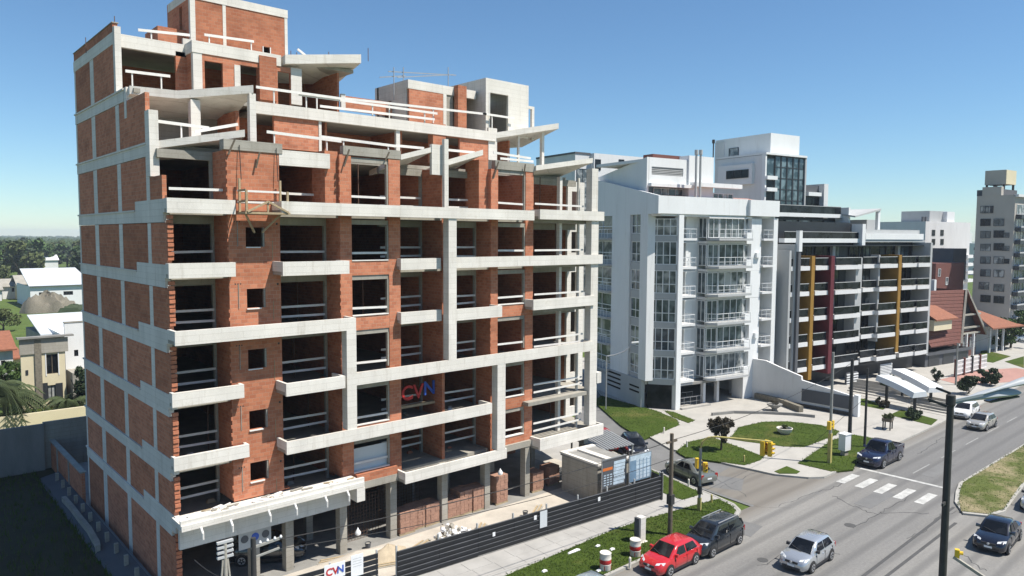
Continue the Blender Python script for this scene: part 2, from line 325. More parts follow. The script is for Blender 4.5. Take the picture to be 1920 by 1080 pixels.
def adopt(o, parent):
    o.parent = parent
    if parent.get('abs'): o.matrix_parent_inverse = world_of(parent).inverted()
    if parent.get('abs') or (parent.parent and parent.parent.get('abs') and parent.type == 'MESH'): o['abs_'] = 1
def tag(o, label, cat, group=None):
    o['label'] = label; o['category'] = cat
    if group: o['group'] = group
    return o
def thing(name, label, cat, loc=(0, 0, 0), rz=0.0, group=None, world_coords=False):
    """an Empty at the thing's base. world_coords: its parts are given in world metres"""
    o = bpy.data.objects.new(name, None); COL.objects.link(o); o.empty_display_size = 0.3
    o.location = loc; o.rotation_euler = (0, 0, rz)
    if world_coords: o['abs'] = 1
    return tag(o, label, cat, group)
def structure(o): o['kind'] = 'structure'; return o
def stuff(o): o['kind'] = 'stuff'; return o
def box(name, m, parent, x0, x1, y0, y1, z0, z1): return MB().box(x0, x1, y0, y1, z0, z1).build(name, m, parent)
def copy_tree(o, parent=None):
    c = o.copy(); COL.objects.link(c)
    c.parent = parent
    for ch in [k for k in bpy.data.objects if k.parent == o]: copy_tree(ch, c)
    return c
def wall_cells(mb, u0, u1, v0, v1, z0, z1, holes, axis='x'):
    """a wall with real openings: holes = (ua, ub, za, zb)"""
    us = sorted({u0, u1, *[min(max(h[i], u0), u1) for h in holes for i in (0, 1)]}); zs = sorted({z0, z1, *[min(max(h[i], z0), z1) for h in holes for i in (2, 3)]})
    for a, b in zip(us, us[1:]):
        if b-a < 1e-5: continue
        run = None
        for c, d in list(zip(zs, zs[1:]))+[(None, None)]:
            solid = c is not None and not any(h[0]-1e-6 <= a and b <= h[1]+1e-6 and h[2]-1e-6 <= c and d <= h[3]+1e-6 for h in holes)
            if solid: run = (run[0], d) if run else (c, d)
            elif run:
                mb.box(a, b, v0, v1, *run) if axis == 'x' else mb.box(v0, v1, a, b, *run); run = None
    return mb
def window(parent, u0, u1, z0, z1, v, glass='glass', fr='frame', nx=2, nz=1, t=0.06, d=0.06, axis='x', name='window'):
    """pane (the part) with a frame of bars (its sub-part), set at depth v"""
    B = (lambda mb, a, b, c, e, y0, y1: mb.box(a, b, y0, y1, c, e)) if axis == 'x' else (lambda mb, a, b, c, e, y0, y1: mb.box(y0, y1, a, b, c, e))
    mb = MB(); B(mb, u0, u1, z0, z1, v, v+0.02); w = mb.build(name, glass, parent)
    f = MB(); v0, v1 = v-d, v+0.03
    B(f, u0, u1, z1-t, z1, v0, v1); B(f, u0, u1, z0, z0+t, v0, v1)
    for k in range(nx+1):
        c = u0+(u1-u0)*k/nx; c = min(max(c, u0+t/2), u1-t/2); B(f, c-t/2, c+t/2, z0+t, z1-t, v0+0.004, v1-0.004)
    for k in range(1, nz):
        c = z0+(z1-z0)*k/nz; B(f, u0+t, u1-t, c-t/2, c+t/2, v0+0.008, v1-0.008)
    o = f.build('frame', fr); o.parent = w
    if parent.get('abs'): pass
    return w
def railing(parent, pts, z0, z1, m='frame', post=0.9, r=0.016, mid=1, name='railing'):
    mb = MB()
    for (ax, ay), (bx, by) in zip(pts, pts[1:]):
        mb.bar((ax, ay, z1), (bx, by, z1), 0.05, 0.045)
        for k in range(mid): 
            zz = z0+(z1-z0)*(k+1)/(mid+1); mb.bar((ax, ay, zz), (bx, by, zz), 0.03, 0.03)
        L = math.hypot(bx-ax, by-ay); n = max(1, int(round(L/post)))
        for k in range(n+1):
            x = ax+(bx-ax)*k/n; y = ay+(by-ay)*k/n; mb.box(x-r, x+r, y-r, y+r, z0, z1-0.03)
    return mb.build(name, m, parent)
# ============================================================ the unfinished apartment block
XL, XR, YF, YB = 10.88, 40.3, 36.5, 54.3
FL = [0, 4.05, 6.75, 9.9, 13.0, 16.1, 19.2, 22.45, 25.6, 28.95]
BLD = thing('unfinished_building', 'stepped apartment block under construction in bare red hollow brick and concrete', 'building', (XL, YF, 0), world_coords=True)
def P(name, m, *a): return box(name, m, BLD, *a)
# floor slabs
front_of = {1: YF, 2: YF, 3: YF, 4: YF, 5: YF, 6: YF, 7: 38.6, 8: 42.6, 9: 45.6}
for k in range(1, 7):
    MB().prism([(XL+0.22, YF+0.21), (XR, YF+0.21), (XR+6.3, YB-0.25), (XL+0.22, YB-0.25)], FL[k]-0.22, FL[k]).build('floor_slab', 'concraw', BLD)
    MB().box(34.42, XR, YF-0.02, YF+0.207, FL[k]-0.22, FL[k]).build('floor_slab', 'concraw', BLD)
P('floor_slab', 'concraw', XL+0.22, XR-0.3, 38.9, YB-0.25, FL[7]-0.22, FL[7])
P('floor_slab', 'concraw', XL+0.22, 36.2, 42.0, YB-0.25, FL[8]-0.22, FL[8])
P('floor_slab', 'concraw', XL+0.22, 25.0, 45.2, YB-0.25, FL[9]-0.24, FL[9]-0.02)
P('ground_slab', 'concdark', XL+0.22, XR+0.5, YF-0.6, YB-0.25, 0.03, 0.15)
# ---- party wall (left): brick panels between concrete ribs and bands
ribs = [(53.95, 54.3), (49.2, 50.8), (44.1, 45.0), (38.75, 39.45)]
ribs = [(53.98, 54.3), (49.3, 50.15), (44.05, 44.75), (38.9, 39.45)]
lev_front = {0: YF, 1: YF, 2: YF, 3: YF, 4: YF, 5: YF, 6: 37.0, 7: 39.3, 8: 44.75}
for k in range(0, 9):
    z0 = FL[k] if k else 0.0; z1 = FL[k+1]-0.62 if k < 8 else 28.35
    yf = lev_front[k]
    edges = [54.3]
    for a, b in sorted(ribs, reverse=True):
        if a > yf+0.3: 
            P('rib', 'conc2', XL-0.012, XL+0.22, a, b, z0+0.003, z1-0.003)
    cuts = [yf] + [v for r in sorted(ribs) if r[0] > yf+0.3 for v in r]
    spans = [(cuts[i], cuts[i+1]) for i in range(0, len(cuts)-1, 2)]
    for a, b in spans:
        if b-a < 0.12: continue
        zt = z1
        if k == 6 and a < 38: 
            P('brick_panel', 'brick', XL, XL+0.2, a, b, z0+0.003, 20.82); continue
        if k == 7 and a < 44: b2 = b
        P('brick_panel', 'brick', XL, XL+0.2, a, b, z0+0.003, zt-0.003)
    # concrete band at the floor above
    zb = FL[k+1]
    if k < 8:
        nf = {6: 39.3, 7: 43.0}.get(k, YF+0.35)
        P('ring_beam', 'conc2', XL-0.03, XL+0.22, nf, 54.34, zb-0.6, zb-0.02)
        P('drip_ledge', 'conc2', XL-0.09, XL+0.2, max(nf, 41.5) if k < 6 else nf-0.1, 54.4, zb-0.02, zb+0.07)
        if k < 6: 
            P('upstand', 'conc2', XL-0.034, XL+0.2, YF-0.25, 41.45, zb-0.14 if k else zb-0.3, zb+0.5)
# wall front strip brick beyond the last rib on level 6..7 and step bricks
P('ring_beam', 'conc2', XL-0.03, XL+0.24, 44.7, 54.34, 28.3, 28.95)
P('parapet', 'brick', XL, XL+0.25, 44.85, 54.3, 28.953, 29.45)
P('coping', 'concraw', XL-0.04, XL+0.3, 44.8, 54.35, 29.45, 29.5)
P('rib', 'conc', XL-0.02, XL+0.30, 44.42, 44.8, 25.6, 29.2)
P('column', 'conc', XL-0.05, XL+0.38, 38.6, 39.28, 20.85, 24.05)
P('column', 'conc', XL-0.02, XL+0.3, 42.55, 42.95, 24.1, 25.7)
P('post', 'conc', XL+0.55, XL+0.67, 42.3, 42.45, 24.0, 25.2)
# bricks at the open end of the party wall, one by one
unit = MB().box(-0.13, 0.13, -0.09, 0.09, 0, 0.17); ub = unit.build('brick', 'brickunit', BLD); ub.location = (XL+0.1, YF-0.08, 0.1)
UB = ub.data
def loose(x, y, z, sx=1, sy=1, sz=1):
    o = bpy.data.objects.new('brick', UB); COL.objects.link(o); adopt(o, BLD); o.location = (x, y, z); o.scale = (sx, sy, sz); return o
for k in range(0, 6):
    z = FL[k]+0.72; i = 0
    while z < FL[k+1]-0.42:
        loose(XL+0.12, YF-0.05-(0.05 if i % 2 else 0), z, 1, 1, 1); z += 0.215; i += 1
# ---- facade: piers, recesses, openings (from the photo's left to right)
def pier(x0, x1, z0, z1, y0=YF, y1=38.2, m='brick', n='pier'): return P(n, m, x0, x1, y0, y1, z0, z1)
# pier 1 with its little windows, one storey at a time
for k in range(1, 7):
    z0 = FL[k]+(0.5 if k == 1 else -0.22); z1 = FL[k+1]-0.222 if k < 6 else 22.2
    mb = MB(); w0, w1 = 14.62, 15.6
    sill = FL[k]+1.33 if k < 6 else None
    wall_cells(mb, 13.75, 16.42, YF, YF+0.2, z0, z1, [(w0, w1, sill, sill+0.98)] if sill else [])
    mb.box(13.75, 13.95, YF+0.2, 38.4, z0, z1); mb.box(16.22, 16.42, YF+0.2, 38.1, z0, z1)
    mb.build('pier', 'brick', BLD)
    if sill:
        P('sill', 'plank', w0-0.02, w1-0.25, YF-0.08, YF+0.15, sill-0.06, sill-0.002)
        P('jamb', 'concraw', w1-0.07, w1-0.002, YF+0.03, YF+0.22, sill, sill+0.978)
P('cap_beam', 'concraw', 13.6, 16.6, YF-0.05, YF+0.5, 22.2, 22.7)
PIERS = [(19.87, 20.58), (22.98, 23.76), (30.66, 31.26), (33.7, 34.42)]
for i, (a, b) in enumerate(PIERS):
    for k in range(1, 7):
        z0 = FL[k]-0.22 if k > 1 or i != 0 else FL[k]+0.4; z1 = FL[k+1]-0.222 if k < 6 else (22.43 if i < 2 else 22.35)
        pier(a, b, z0, z1, YF, 38.2 if i in (0, 2) else 36.9)
# toothing bricks left proud along the pier edges
for xe in (13.75, 19.87, 30.66):
    for k in range(1, 7):
        z = FL[k]+0.75
        while z < FL[k+1]-0.5:
            if random.random() < 0.86: loose(xe-0.035, YF-0.015, z, 0.32, 0.5, 0.95)
            z += 0.41
# window bays between piers (flush): brick spandrel, pale sill, lintel, side jambs
def flush_bay(x0, x1, k, spandrel, lint=0.34, low=0.5):
    zf, zc = FL[k], FL[k+1]-0.222 if k < 6 else 22.43
    if spandrel:
        P('spandrel', 'brick', x0, x1, YF+0.01, YF+0.2, zf-0.3, zf+low); P('sill', 'plank', x0, x1-0.05, YF-0.03, YF+0.22, zf+low, zf+low+0.06)
    P('lintel', 'concraw', x0, x1, YF+0.06, YF+0.28, zc-lint, zc-0.081)
    P('jamb', 'concraw', x1-0.1, x1, YF+0.04, YF+0.24, zf+low+0.07, zc-lint)
for k in range(1, 7):
    flush_bay(20.58, 22.98, k, k in (1, 2, 4, 5)); flush_bay(31.26, 33.7, k, k in (1, 2, 4))
def rails(x0, x1, y, zs, tilt=0.0, wob=True):
    for z in zs:
        d = random.uniform(-0.05, 0.05)
        MB().bar((x0, y, z+d), (x1, y+random.uniform(-0.04, 0.04), z+random.uniform(-0.05, 0.05)+d), 0.03, 0.125).build('guard_plank', 'plank', BLD)
# recessed bays
REC = {1: (XL+0.22, 13.75, 38.4), 2: (16.42, 19.87, 38.1), 4: (23.76, 26.9, 38.8), 5: (27.6, 30.66, 38.0)}
for b, (x0, x1, yr) in REC.items():
    for k in range(1, 7):
        zf = FL[k]; zc = FL[k+1]-0.222 if k < 6 else 22.2
        P('lintel', 'concraw', x0+0.003, x1-0.003, yr, yr+0.25, zc-0.42, zc-0.003)
        P('jamb', 'concraw', x1-0.14, x1-0.004, yr+0.004, yr+0.2, zf, zc-0.425)
        n = [(0.95,), (0.5, 1.05)][1 if (k < 5 or b in (4, 5)) else 0]
        if b == 1 and k == 6: n = (0.9,)
        rails(x0+0.02, x1-0.16 if b != 1 else x1-0.1, yr-0.05 if b != 1 or k < 6 else YF+0.3, [zf+q+0.12 for q in n])
for k in range(1, 7):
    zf = FL[k]
    rails(20.6, 22.95, YF+0.1, [zf+0.98]); rails(31.28, 33.66, YF+0.1, [zf+0.98])
    rails(34.45, 39.3, YF-0.1, [zf+1.0] if k > 4 else [zf+0.55, zf+1.05])
# partition walls and rear wall inside (what is seen through the openings)
for k in range(0, 7):
    z0 = FL[k]+(0.15 if k == 0 else 0.0); z1 = FL[k+1]-0.223
    for x, y0, y1 in ((16.2, 38.3, 51), (20.2, 38.3, 51), (26.9, 38.93, 51), (30.9, 38.3, 51), (34.0, 37.2, 51)):
        if k == 0 and x not in (16.2, 26.9): continue
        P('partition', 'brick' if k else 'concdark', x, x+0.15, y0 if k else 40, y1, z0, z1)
    P('rear_partition', 'brick', XL+0.22, XR-0.2, 51.0 if k else 44.5, 51.2 if k else 44.7, z0, z1)
    if k:
        mb = MB(); wall_cells(mb, 39.62, 54.2, XR-0.2, XR, z0, z1, [], axis='y')
        MB().prism([(42.5, 39.7), (42.7, 39.65), (47.6, 53.9), (47.4, 53.95)], z0, z1).build('side_wall', 'concraw', BLD)
# central wall between the two middle recesses, with its fin above
P('divider', 'brick', 26.9, 27.1, YF+0.2, 38.9, FL[1], FL[7]-0.3)
P('fin', 'conc', 25.95, 26.98, YF-0.1, YF+0.12, 21.7, 23.5); P('fin', 'conc', 26.7, 27.0, YF-0.35, YF-0.105, 19.7, 23.85)
# ---- the white frame: balcony fronts and the uprights that join them
YP = 35.38
def beam(x0, x1, y, z0, z1, soffit=True):
    P('balcony_front', 'conc', x0, x1, y, y+0.16, z0, z1)
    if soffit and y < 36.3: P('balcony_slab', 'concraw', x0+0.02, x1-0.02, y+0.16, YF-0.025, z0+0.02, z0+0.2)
    if y < 36.3:
        P('balcony_cheek', 'conc', x0, x0+0.14, y+0.163, YF-0.003, z0+0.2, z1-0.003); P('balcony_cheek', 'conc', x1-0.14, x1, y+0.163, YF-0.003, z0+0.2, z1-0.003)
beam(10.78, 13.95, 36.02, 19.03, 19.72); beam(16.0, 33.4, 35.32, 19.08, 19.72); beam(34.2, 40.65, 35.62, 19.18, 19.84)
beam(10.78, 13.9, 36.02, 15.98, 16.68); beam(15.98, 19.72, 35.25, 15.98, 16.68); beam(23.5, 26.35, 36.05, 16.05, 16.7); beam(27.03, 40.55, 35.62, 16.08, 16.74)
beam(10.78, 20.16, YP, 12.9, 13.57); beam(23.5, 26.4, 36.05, 12.9, 13.57); beam(27.03, 30.68, YP, 12.9, 13.6); beam(33.65, 39.75, 35.62, 13.1, 13.8)
beam(10.78, 14.2, 36.02, 9.9, 10.58); beam(16.05, 19.4, 35.25, 9.82, 10.48); beam(20.17, 39.45, YP, 9.84, 10.54)
beam(10.78, 14.4, 36.02, 6.85, 7.5); beam(16.05, 29.8, 35.3, 6.78, 7.45)
P('thin_slab', 'concraw', 33.5, 39.3, 35.9, YF-0.03, 6.55, 6.8)
beam(23.3, 31.15, YP+0.02, 3.6, 4.25); beam(34.25, 40.75, 35.5, 3.45, 4.25)
for x0, x1, y0, z0, z1 in ((26.44, 27.03, YP+0.005, 10.54, 19.08), (19.58, 20.165, YP-0.004, 7.45, 12.9), (30.32, 31.0, YP+0.01, 4.25, 9.84), (39.45, 40.2, 35.75, 4.25, 19.17), (39.5, 40.15, 35.8, 19.85, 22.9)):
    P('upright', 'conc', x0, x1, y0, y0+0.55, z0, z1)
P('bracket', 'conc', 40.2, 40.65, 35.7, 36.3, 7.3, 8.1)
# corner bay: slim columns, inner plastered wall and the pale window frames behind
for k in range(1, 7):
    z0, z1 = FL[k], FL[k+1]-0.223
    P('column', 'conc', 37.25, 37.5, YF+0.3, YF+0.6, z0, z1); P('column', 'conc', 38.95, 39.1, YF+0.1, YF+0.25, z0, z1)
    mb = MB(); wall_cells(mb, 40.75, 42.6, 39.4, 39.6, z0, z1, [(41.2, 41.85, z0+0.7, z0+2.3)]); mb.build('inner_wall', 'conc', BLD)
    P('lintel', 'concraw', 34.43, 40.7, 38.5, 38.75, z1-0.45, z1-0.003); P('partition', 'brick', 40.75, 40.9, 39.6, 46, z0, z1)
    P('inner_wall', 'brick', 34.42, 40.75, 47.0, 47.2, z0, z1)
# canopy over the ground floor (left half) with its stepped lip, fascia and spouts
P('canopy_shelf', 'conc', 10.75, 20.35, 35.25, YF-0.003, 4.2, 4.5)
P('canopy_lip', 'conc', 10.72, 20.42, 35.1, 35.247, 4.3, 4.72); P('canopy_lip', 'conc', 10.74, 20.38, 35.02, 35.097, 4.22, 4.5)
P('fascia', 'conc', 10.86, 19.9, 35.75, 35.95, 3.1, 4.197); P('fascia', 'conc', 19.9, 20.4, 35.0, 36.3, 3.45, 4.195)
for x in (11.6, 13.0, 14.9, 16.3, 18.0, 19.3):
    MB().tube((x, 35.02, 4.25), (x+0.03, 34.85, 4.0), 0.06).tube((x+0.03, 34.85, 4.02), (x+0.05, 34.9, 3.68), 0.06).build('spout', 'plank', BLD)
P('edge_beam', 'concraw', 20.42, 23.3, YF-0.35, YF, 3.65, 4.05); P('edge_beam', 'concraw', 31.15, 34.25, YF-0.2, YF, 3.65, 4.05)
P('spandrel', 'brick', 20.6, 23.3, YF-0.3, YF-0.01, 4.053, 4.5)
# ground floor columns
for px, py in ((446, 1060), (519, 1050), (640, 1035), (744, 1012), (836.6, 980), (919, 956), (988, 930)):
    q = g(px, py, 0.15); P('column', 'concraw', q.x-0.22, q.x+0.22, 36.35, 36.85, 0.15, 3.85)
for x in (14.5, 19.0, 24.5, 29.0, 33.0, 37.0): P('column', 'concraw', x, x+0.4, 39.3, 39.7, 0.15, 3.85)
P('column', 'concraw', 39.6, 40.1, 36.4, 36.9, 0.15, 3.85)
# ---- level 6 openings' heads and the tilted canopies of level 7
P('head_beam', 'conc', 16.43, 19.3, YF-0.02, YF+0.2, 21.62, 22.4)
P('head_beam', 'concraw', 20.1, 23.8, YF-0.03, YF+0.35, 22.44, 22.93)
P('head_beam', 'concraw', 31.0, 34.45, YF-0.03, YF+0.35, 22.36, 22.92)
P('pier', 'brick', 19.1, 19.87, YF+0.2, 38.2, FL[6], 22.6); P('pier', 'brick', 29.9, 30.66, YF+0.3, 38.2, FL[6], 22.9)
def tilted(pts, t, m='conc', n='canopy'):
    """slab through four corner points (top), t thick"""
    b = [Vector(p) for p in pts]
    return MB().hexa([p-Vector((0, 0, t)) for p in b]+b).build(n, m, BLD)
tilted([(11.15, 38.75, 22.58), (15.0, 37.3, 23.36), (15.6, 42.0, 22.75), (11.15, 42.0, 22.2)], 0.36)
tilted([(23.8, 36.45, 22.72), (25.95, 36.45, 23.32), (25.95, 40.0, 22.6), (23.8, 40.0, 22.0)], 0.30)
tilted([(27.0, 36.45, 22.62), (29.95, 36.45, 23.5), (29.95, 40.0, 22.7), (27.0, 40.0, 21.9)], 0.34)
tilted([(34.45, 36.3, 22.8), (40.1, 36.3, 23.72), (40.1, 41.2, 22.5), (34.45, 41.2, 21.95)], 0.34)
# level 8 canopies
tilted([(10.95, 42.2, 25.72), (13.05, 41.3, 25.62), (13.05, 45.0, 24.95), (10.95, 45.0, 25.05)], 0.42)
tilted([(13.051, 41.3, 25.62), (16.4, 39.5, 26.1), (17.2, 45.0, 25.25), (13.051, 45.0, 24.95)], 0.42)
P('post', 'conc', 16.2, 16.55, 39.55, 39.9, 22.5, 25.66)
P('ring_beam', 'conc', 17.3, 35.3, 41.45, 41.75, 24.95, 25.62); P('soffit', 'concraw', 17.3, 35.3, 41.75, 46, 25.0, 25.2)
tilted([(35.3, 41.46, 25.6), (40.6, 40.3, 26.7), (42.0, 46.0, 25.9), (35.3, 46.0, 25.0)], 0.42)
P('post', 'conc', 39.7, 39.95, 41.2, 41.45, 22.5, 26.1); P('post', 'conc', 37.6, 37.75, 41.6, 41.75, 22.5, 25.8)
P('inner_wall', 'conc', 35.4, 37.4, 44.0, 44.2, 22.5, 25.3); P('inner_wall', 'brick', 37.4, 37.55, 42.5, 46.0, 22.5, 25.3)
# level 7 wall (set back to Y 41.6)
def wl(Y, m, name, *px, thick=0.2):
    a, b, c, d = rect(*px, Y); return P(name, m, a, b, Y, Y+thick, c, d)
Y7 = 41.6
wl(Y7, 'brick', 'brick_panel', 514, 598, 219, 281); wl(Y7-0.04, 'conc', 'column', 598, 603, 205, 290)
wl(Y7-0.04, 'conc', 'column', 743, 750, 236, 285); wl(Y7-0.1, 'brick', 'pier', 812, 836, 232, 305, thick=0.6)
wl(Y7, 'brick', 'brick_panel', 862, 916, 246, 300); wl(Y7-0.04, 'conc', 'column', 916, 932, 240, 300)
wl(Y7+0.02, 'brick', 'brick_panel', 836, 862, 240, 258)
P('rear_partition', 'brick', 16.3, 37.0, 46.0, 46.2, FL[7], 25.0); P('rear_partition', 'concraw', XL+0.22, 16.3, 44.6, 44.8, FL[7], 25.2)
P('partition', 'brick', 22.0, 22.15, 42.2, 46, FL[7], 25.0); P('partition', 'brick', 27.5, 27.65, 42.2, 46, FL[7], 25.0)
P('partition', 'brick', 16.3, 16.5, 41.8, 46, FL[7], 25.0); P('column', 'conc', 13.6, 14.1, 41.0, 41.4, 22.7, 25.2)
wl(44.0, 'brick', 'brick_panel', 440, 470, 200, 250)
# level 8 rooms (set back to about Y 44.7)
Y8 = 44.75
wl(Y8, 'conc', 'ring_beam', 222, 356, 74, 98, thick=0.3)
x0, x1, z0, z1 = rect(330, 356, 98, 160, Y8); P('brick_panel', 'brick', x0, x1+0.3, Y8, Y8+0.2, FL[8], z1)
P('rear_partition', 'brick', XL+0.3, 16.0, 50.0, 50.2, FL[8], 28.3); P('rear_partition', 'brick', 16.0, 26.0, 48.6, 48.8, FL[8], 28.6)
Y8b = 43.6
a0 = onY(362, 130, Y8b).x; a1 = onY(545, 130, Y8b).x
mb = MB(); holes = []
for px in ((384, 418, 116, 166), (450, 486, 124, 180), (521, 545, 135, 195)):
    q = rect(*px, Y8b); holes.append((q[0], q[1], FL[8], q[3]))
wall_cells(mb, a0+0.5, a1, Y8b, Y8b+0.2, FL[8], 28.3, holes); mb.build('brick_panel', 'brick', BLD)
P('column', 'conc', a0, a0+0.5, Y8b-0.02, Y8b+0.3, FL[8], 28.3)
P('side_wall', 'brick', a0+0.02, a0+0.2, Y8b+0.3, Y8+0.8, FL[8], 28.3); P('ring_beam', 'conc', a0-0.05, a0+5.2, Y8b-0.05, Y8b+0.3, 28.3, 28.95); P('ring_beam', 'conc', a0-0.05, a0+0.25, Y8b+0.3, 46.0, 28.3, 28.93)
wl(Y8b-0.03, 'conc', 'column', 440, 451, 122, 170); wl(Y8b-0.12, 'brick', 'pier', 487, 519, 106, 188, thick=0.5)
wl(Y8b-0.03, 'conc', 'column', 546, 566, 128, 196)
P('roof_slab', 'concraw', a0, 25.0, 43.9, 47.0, 28.7, 28.9)
tilted([(20.0, 43.3, 28.98), (25.0, 42.9, 29.75), (25.6, 47.5, 29.1), (20.0, 47.5, 28.5)], 0.55)
wl(43.9, 'conc', 'column', 640, 648, 176, 205); P('partition', 'brick', 23.9, 24.05, 44.1, 48.6, FL[8], 28.6)
wl(45.0, 'brick', 'parapet', 648, 735, 186, 212)
# stair tower
YT = 46.2
t0 = onY(357, 60, YT).x; t1 = onY(539, 60, YT).x; tz = 32.55
def tower_wall(x0, x1): P('brick_panel', 'brick', x0, x1, YT, YT+0.2, 28.95, tz-0.5)
cxa = onY(418, 60, YT).x; cxb = onY(424, 60, YT).x
mb = MB(); tower_wall(t0+0.3, cxa)
q = rect(494, 506, 88, 104, YT); wall_cells(mb, cxb, t1-0.2, YT, YT+0.2, 28.95, tz-0.5, [q]); mb.build('brick_panel', 'brick', BLD)
P('vent_trim', 'plank', q[0]-0.06, q[0], YT-0.03, YT+0.1, q[2], q[3]); P('vent_trim', 'plank', q[1], q[1]+0.06, YT-0.03, YT+0.1, q[2], q[3])
for a, b in ((t0, t0+0.3), (cxa, cxb), (t1-0.2, t1)): P('column', 'conc', a, b, YT-0.02, YT+0.25, 28.95, tz-0.5)
P('ring_beam', 'conc', t0-0.02, t1+0.02, YT-0.04, YT+0.26, tz-0.5, tz)
mb = MB(); wall_cells(mb, YT+0.25, 50.2, t0, t0+0.2, 28.95, tz-0.5, [(47.6, 48.1, 30.2, 31.9)], axis='y'); mb.build('brick_panel', 'brick', BLD)
P('ring_beam', 'conc', t0-0.02, t0+0.26, YT+0.26, 50.2, tz-0.5, tz); P('brick_panel', 'brick', t1-0.2, t1, YT+0.25, 50.2, 28.95, tz); P('brick_panel', 'brick', t0, t1, 50.2, 50.4, 28.95, tz)
P('roof_slab', 'concraw', t0+0.26, t1-0.2, YT+0.26, 50.2, tz-0.2, tz-0.05); P('step_block', 'brick', t0-1.6, t0, 47.0, 49.5, 28.95, 30.3)
P('kerb_beam', 'conc', t0-0.6, t1-1.2, YT-0.5, YT-0.3, 28.953, 29.5)
# second penthouse (right)
YQ = 43.2
def pq(px, py): return onY(px, py, YQ)
b0, b1 = pq(765, 190).x, pq(852, 190).x; c0, c1 = pq(911, 200).x, pq(991, 200).x; zt = 28.75
P('brick_panel', 'brick', b0+0.1, pq(831, 190).x, YQ, YQ+0.2, FL[8], zt-0.6); P('ring_beam', 'conc', b0, pq(892, 190).x, YQ-0.02, YQ+0.25, zt-0.6, zt)
P('column', 'conc', pq(831, 190).x, pq(837, 190).x, YQ-0.02, YQ+0.2, FL[8], zt-0.6); P('pier', 'brick', pq(851, 190).x, pq(867, 190).x, YQ-0.5, YQ-0.03, FL[8], zt+0.1)
mb = MB(); wall_cells(mb, YQ+0.25, 47.5, b0, b0+0.2, FL[8], zt, [(45.3, 46.5, FL[8], 27.6)], axis='y'); mb.build('side_wall', 'conc', BLD)
P('jamb', 'concraw', pq(838, 190).x, pq(850, 190).x, YQ+0.05, YQ+0.2, FL[8], zt-0.6)
YR = 42.35
c0, c1 = onY(911, 200, YR).x, onY(991, 200, YR).x; d = rect(918, 953, 176, 240, YR); zt2 = onY(950, 153, YR).z
mb = MB(); wall_cells(mb, c0, c1, YR, YR+0.2, FL[8], zt2, [(d[0], d[1], FL[8], d[3])]); mb.build('rendered_wall', 'conc', BLD)
P('rendered_wall', 'conc', c0, c0+0.2, YR+0.2, 47.0, FL[8], zt2); P('rendered_wall', 'conc', c1-0.2, c1, YR+0.2, 47.0, FL[8], zt2); P('roof_slab', 'conc', c0+0.2, c1-0.2, YR+0.2, 47.0, zt2-0.25, zt2-0.05)
P('rear_partition', 'brick', b0, c1, 47.0, 47.2, FL[8], zt); P('roof_slab', 'concraw', b0+0.2, c0, YQ+0.25, 47.0, zt-0.2, zt-0.02)
P('door_jamb', 'plank', d[0]-0.05, d[0]+0.02, YR-0.03, YR+0.15, FL[8], d[3])
P('frame_post', 'conc', c1+0.15, c1+0.3, YR+0.4, YR+0.6, FL[8], 28.0); P('frame_post', 'conc', c1+0.75, c1+1.0, YR+0.4, YR+0.6, FL[8], 28.0); P('frame_head', 'conc', c1+0.15, c1+1.0, YR+0.4, YR+0.6, 28.0, 28.2)
# guard planks on the terraces, traced on the planes they stand on
def plank_px(x0, y0, x1, y1, Y, posts=(), zf=None):
    a = onY(x0, y0, Y); b = onY(x1, y1, Y)
    o = MB().bar(a, b, 0.04, 0.15).build('guard_plank', 'plank', BLD)
    for p in posts:
        x = a.x+(b.x-a.x)*p; z = a.z+(b.z-a.z)*p; P('guard_post', 'plank', x-0.035, x+0.035, Y+0.03, Y+0.1, zf if zf else z-1.0, z)
plank_px(235, 133, 319, 143, 44.4, (0.15, 0.8)); plank_px(259, 56, 356, 66, 45.9, (0.25,), 28.95); plank_px(383, 65, 476, 78, 45.9, (0.95, 0.1), 28.95)
plank_px(286, 226, 392, 240, 39.1, (0.5,)); plank_px(365, 247, 446, 233, 38.7)
plank_px(480, 163, 640, 185, 41.9, (0.2, 0.7), 25.6); plank_px(560, 177, 820, 213, 42.0, (0.05, 0.5, 0.9), 25.6); plank_px(600, 199, 815, 224, 41.9)
plank_px(640, 184, 912, 214, 42.1, (0.3, 0.6), 25.6); plank_px(905, 213, 965, 222, 42.1, (0.3,), 25.6)
plank_px(500, 247, 640, 265, 37.6, (0.1, 0.8), 22.5); plank_px(600, 256, 742, 274, 37.7, (0.3, 0.9), 22.5); plank_px(742, 273, 795, 278, 37.8)
plank_px(838, 281, 890, 286, 37.2); plank_px(925, 286, 995, 297, 37.2, (0.4,), 22.6); plank_px(938, 297, 1000, 303, 37.0)
for x0, y0, x1, y1, Y in ((745, 145, 850, 140, 44.5), (712, 145, 760, 142, 44.6), (728, 134, 855, 141, 44.6)):
    MB().bar(onY(x0, y0, Y), onY(x1, y1, Y), 0.04, 0.07).build('scaffold_bar', 'steel', BLD)
for x in (738, 756, 840): P('scaffold_post', 'steel', onY(x, 140, 44.5).x, onY(x, 140, 44.5).x+0.05, 44.48, 44.53, 27.5, onY(x, 126, 44.5).z)
# starter bars standing out of the roof
for px, py, Y in ((214, 30, 44.9), (160, 70, 50), (545, 95, 46.4), (556, 98, 46.4), (616, 97, 44), (690, 90, 46)):
    a = onY(px, py, Y); P('starter_bar', 'rust', a.x, a.x+0.035, Y, Y+0.035, a.z-0.9, a.z)
MB().bar(onY(558, 92, 44.5), onY(574, 105, 44.5), 0.1, 0.12).build('guard_plank', 'plank', BLD)
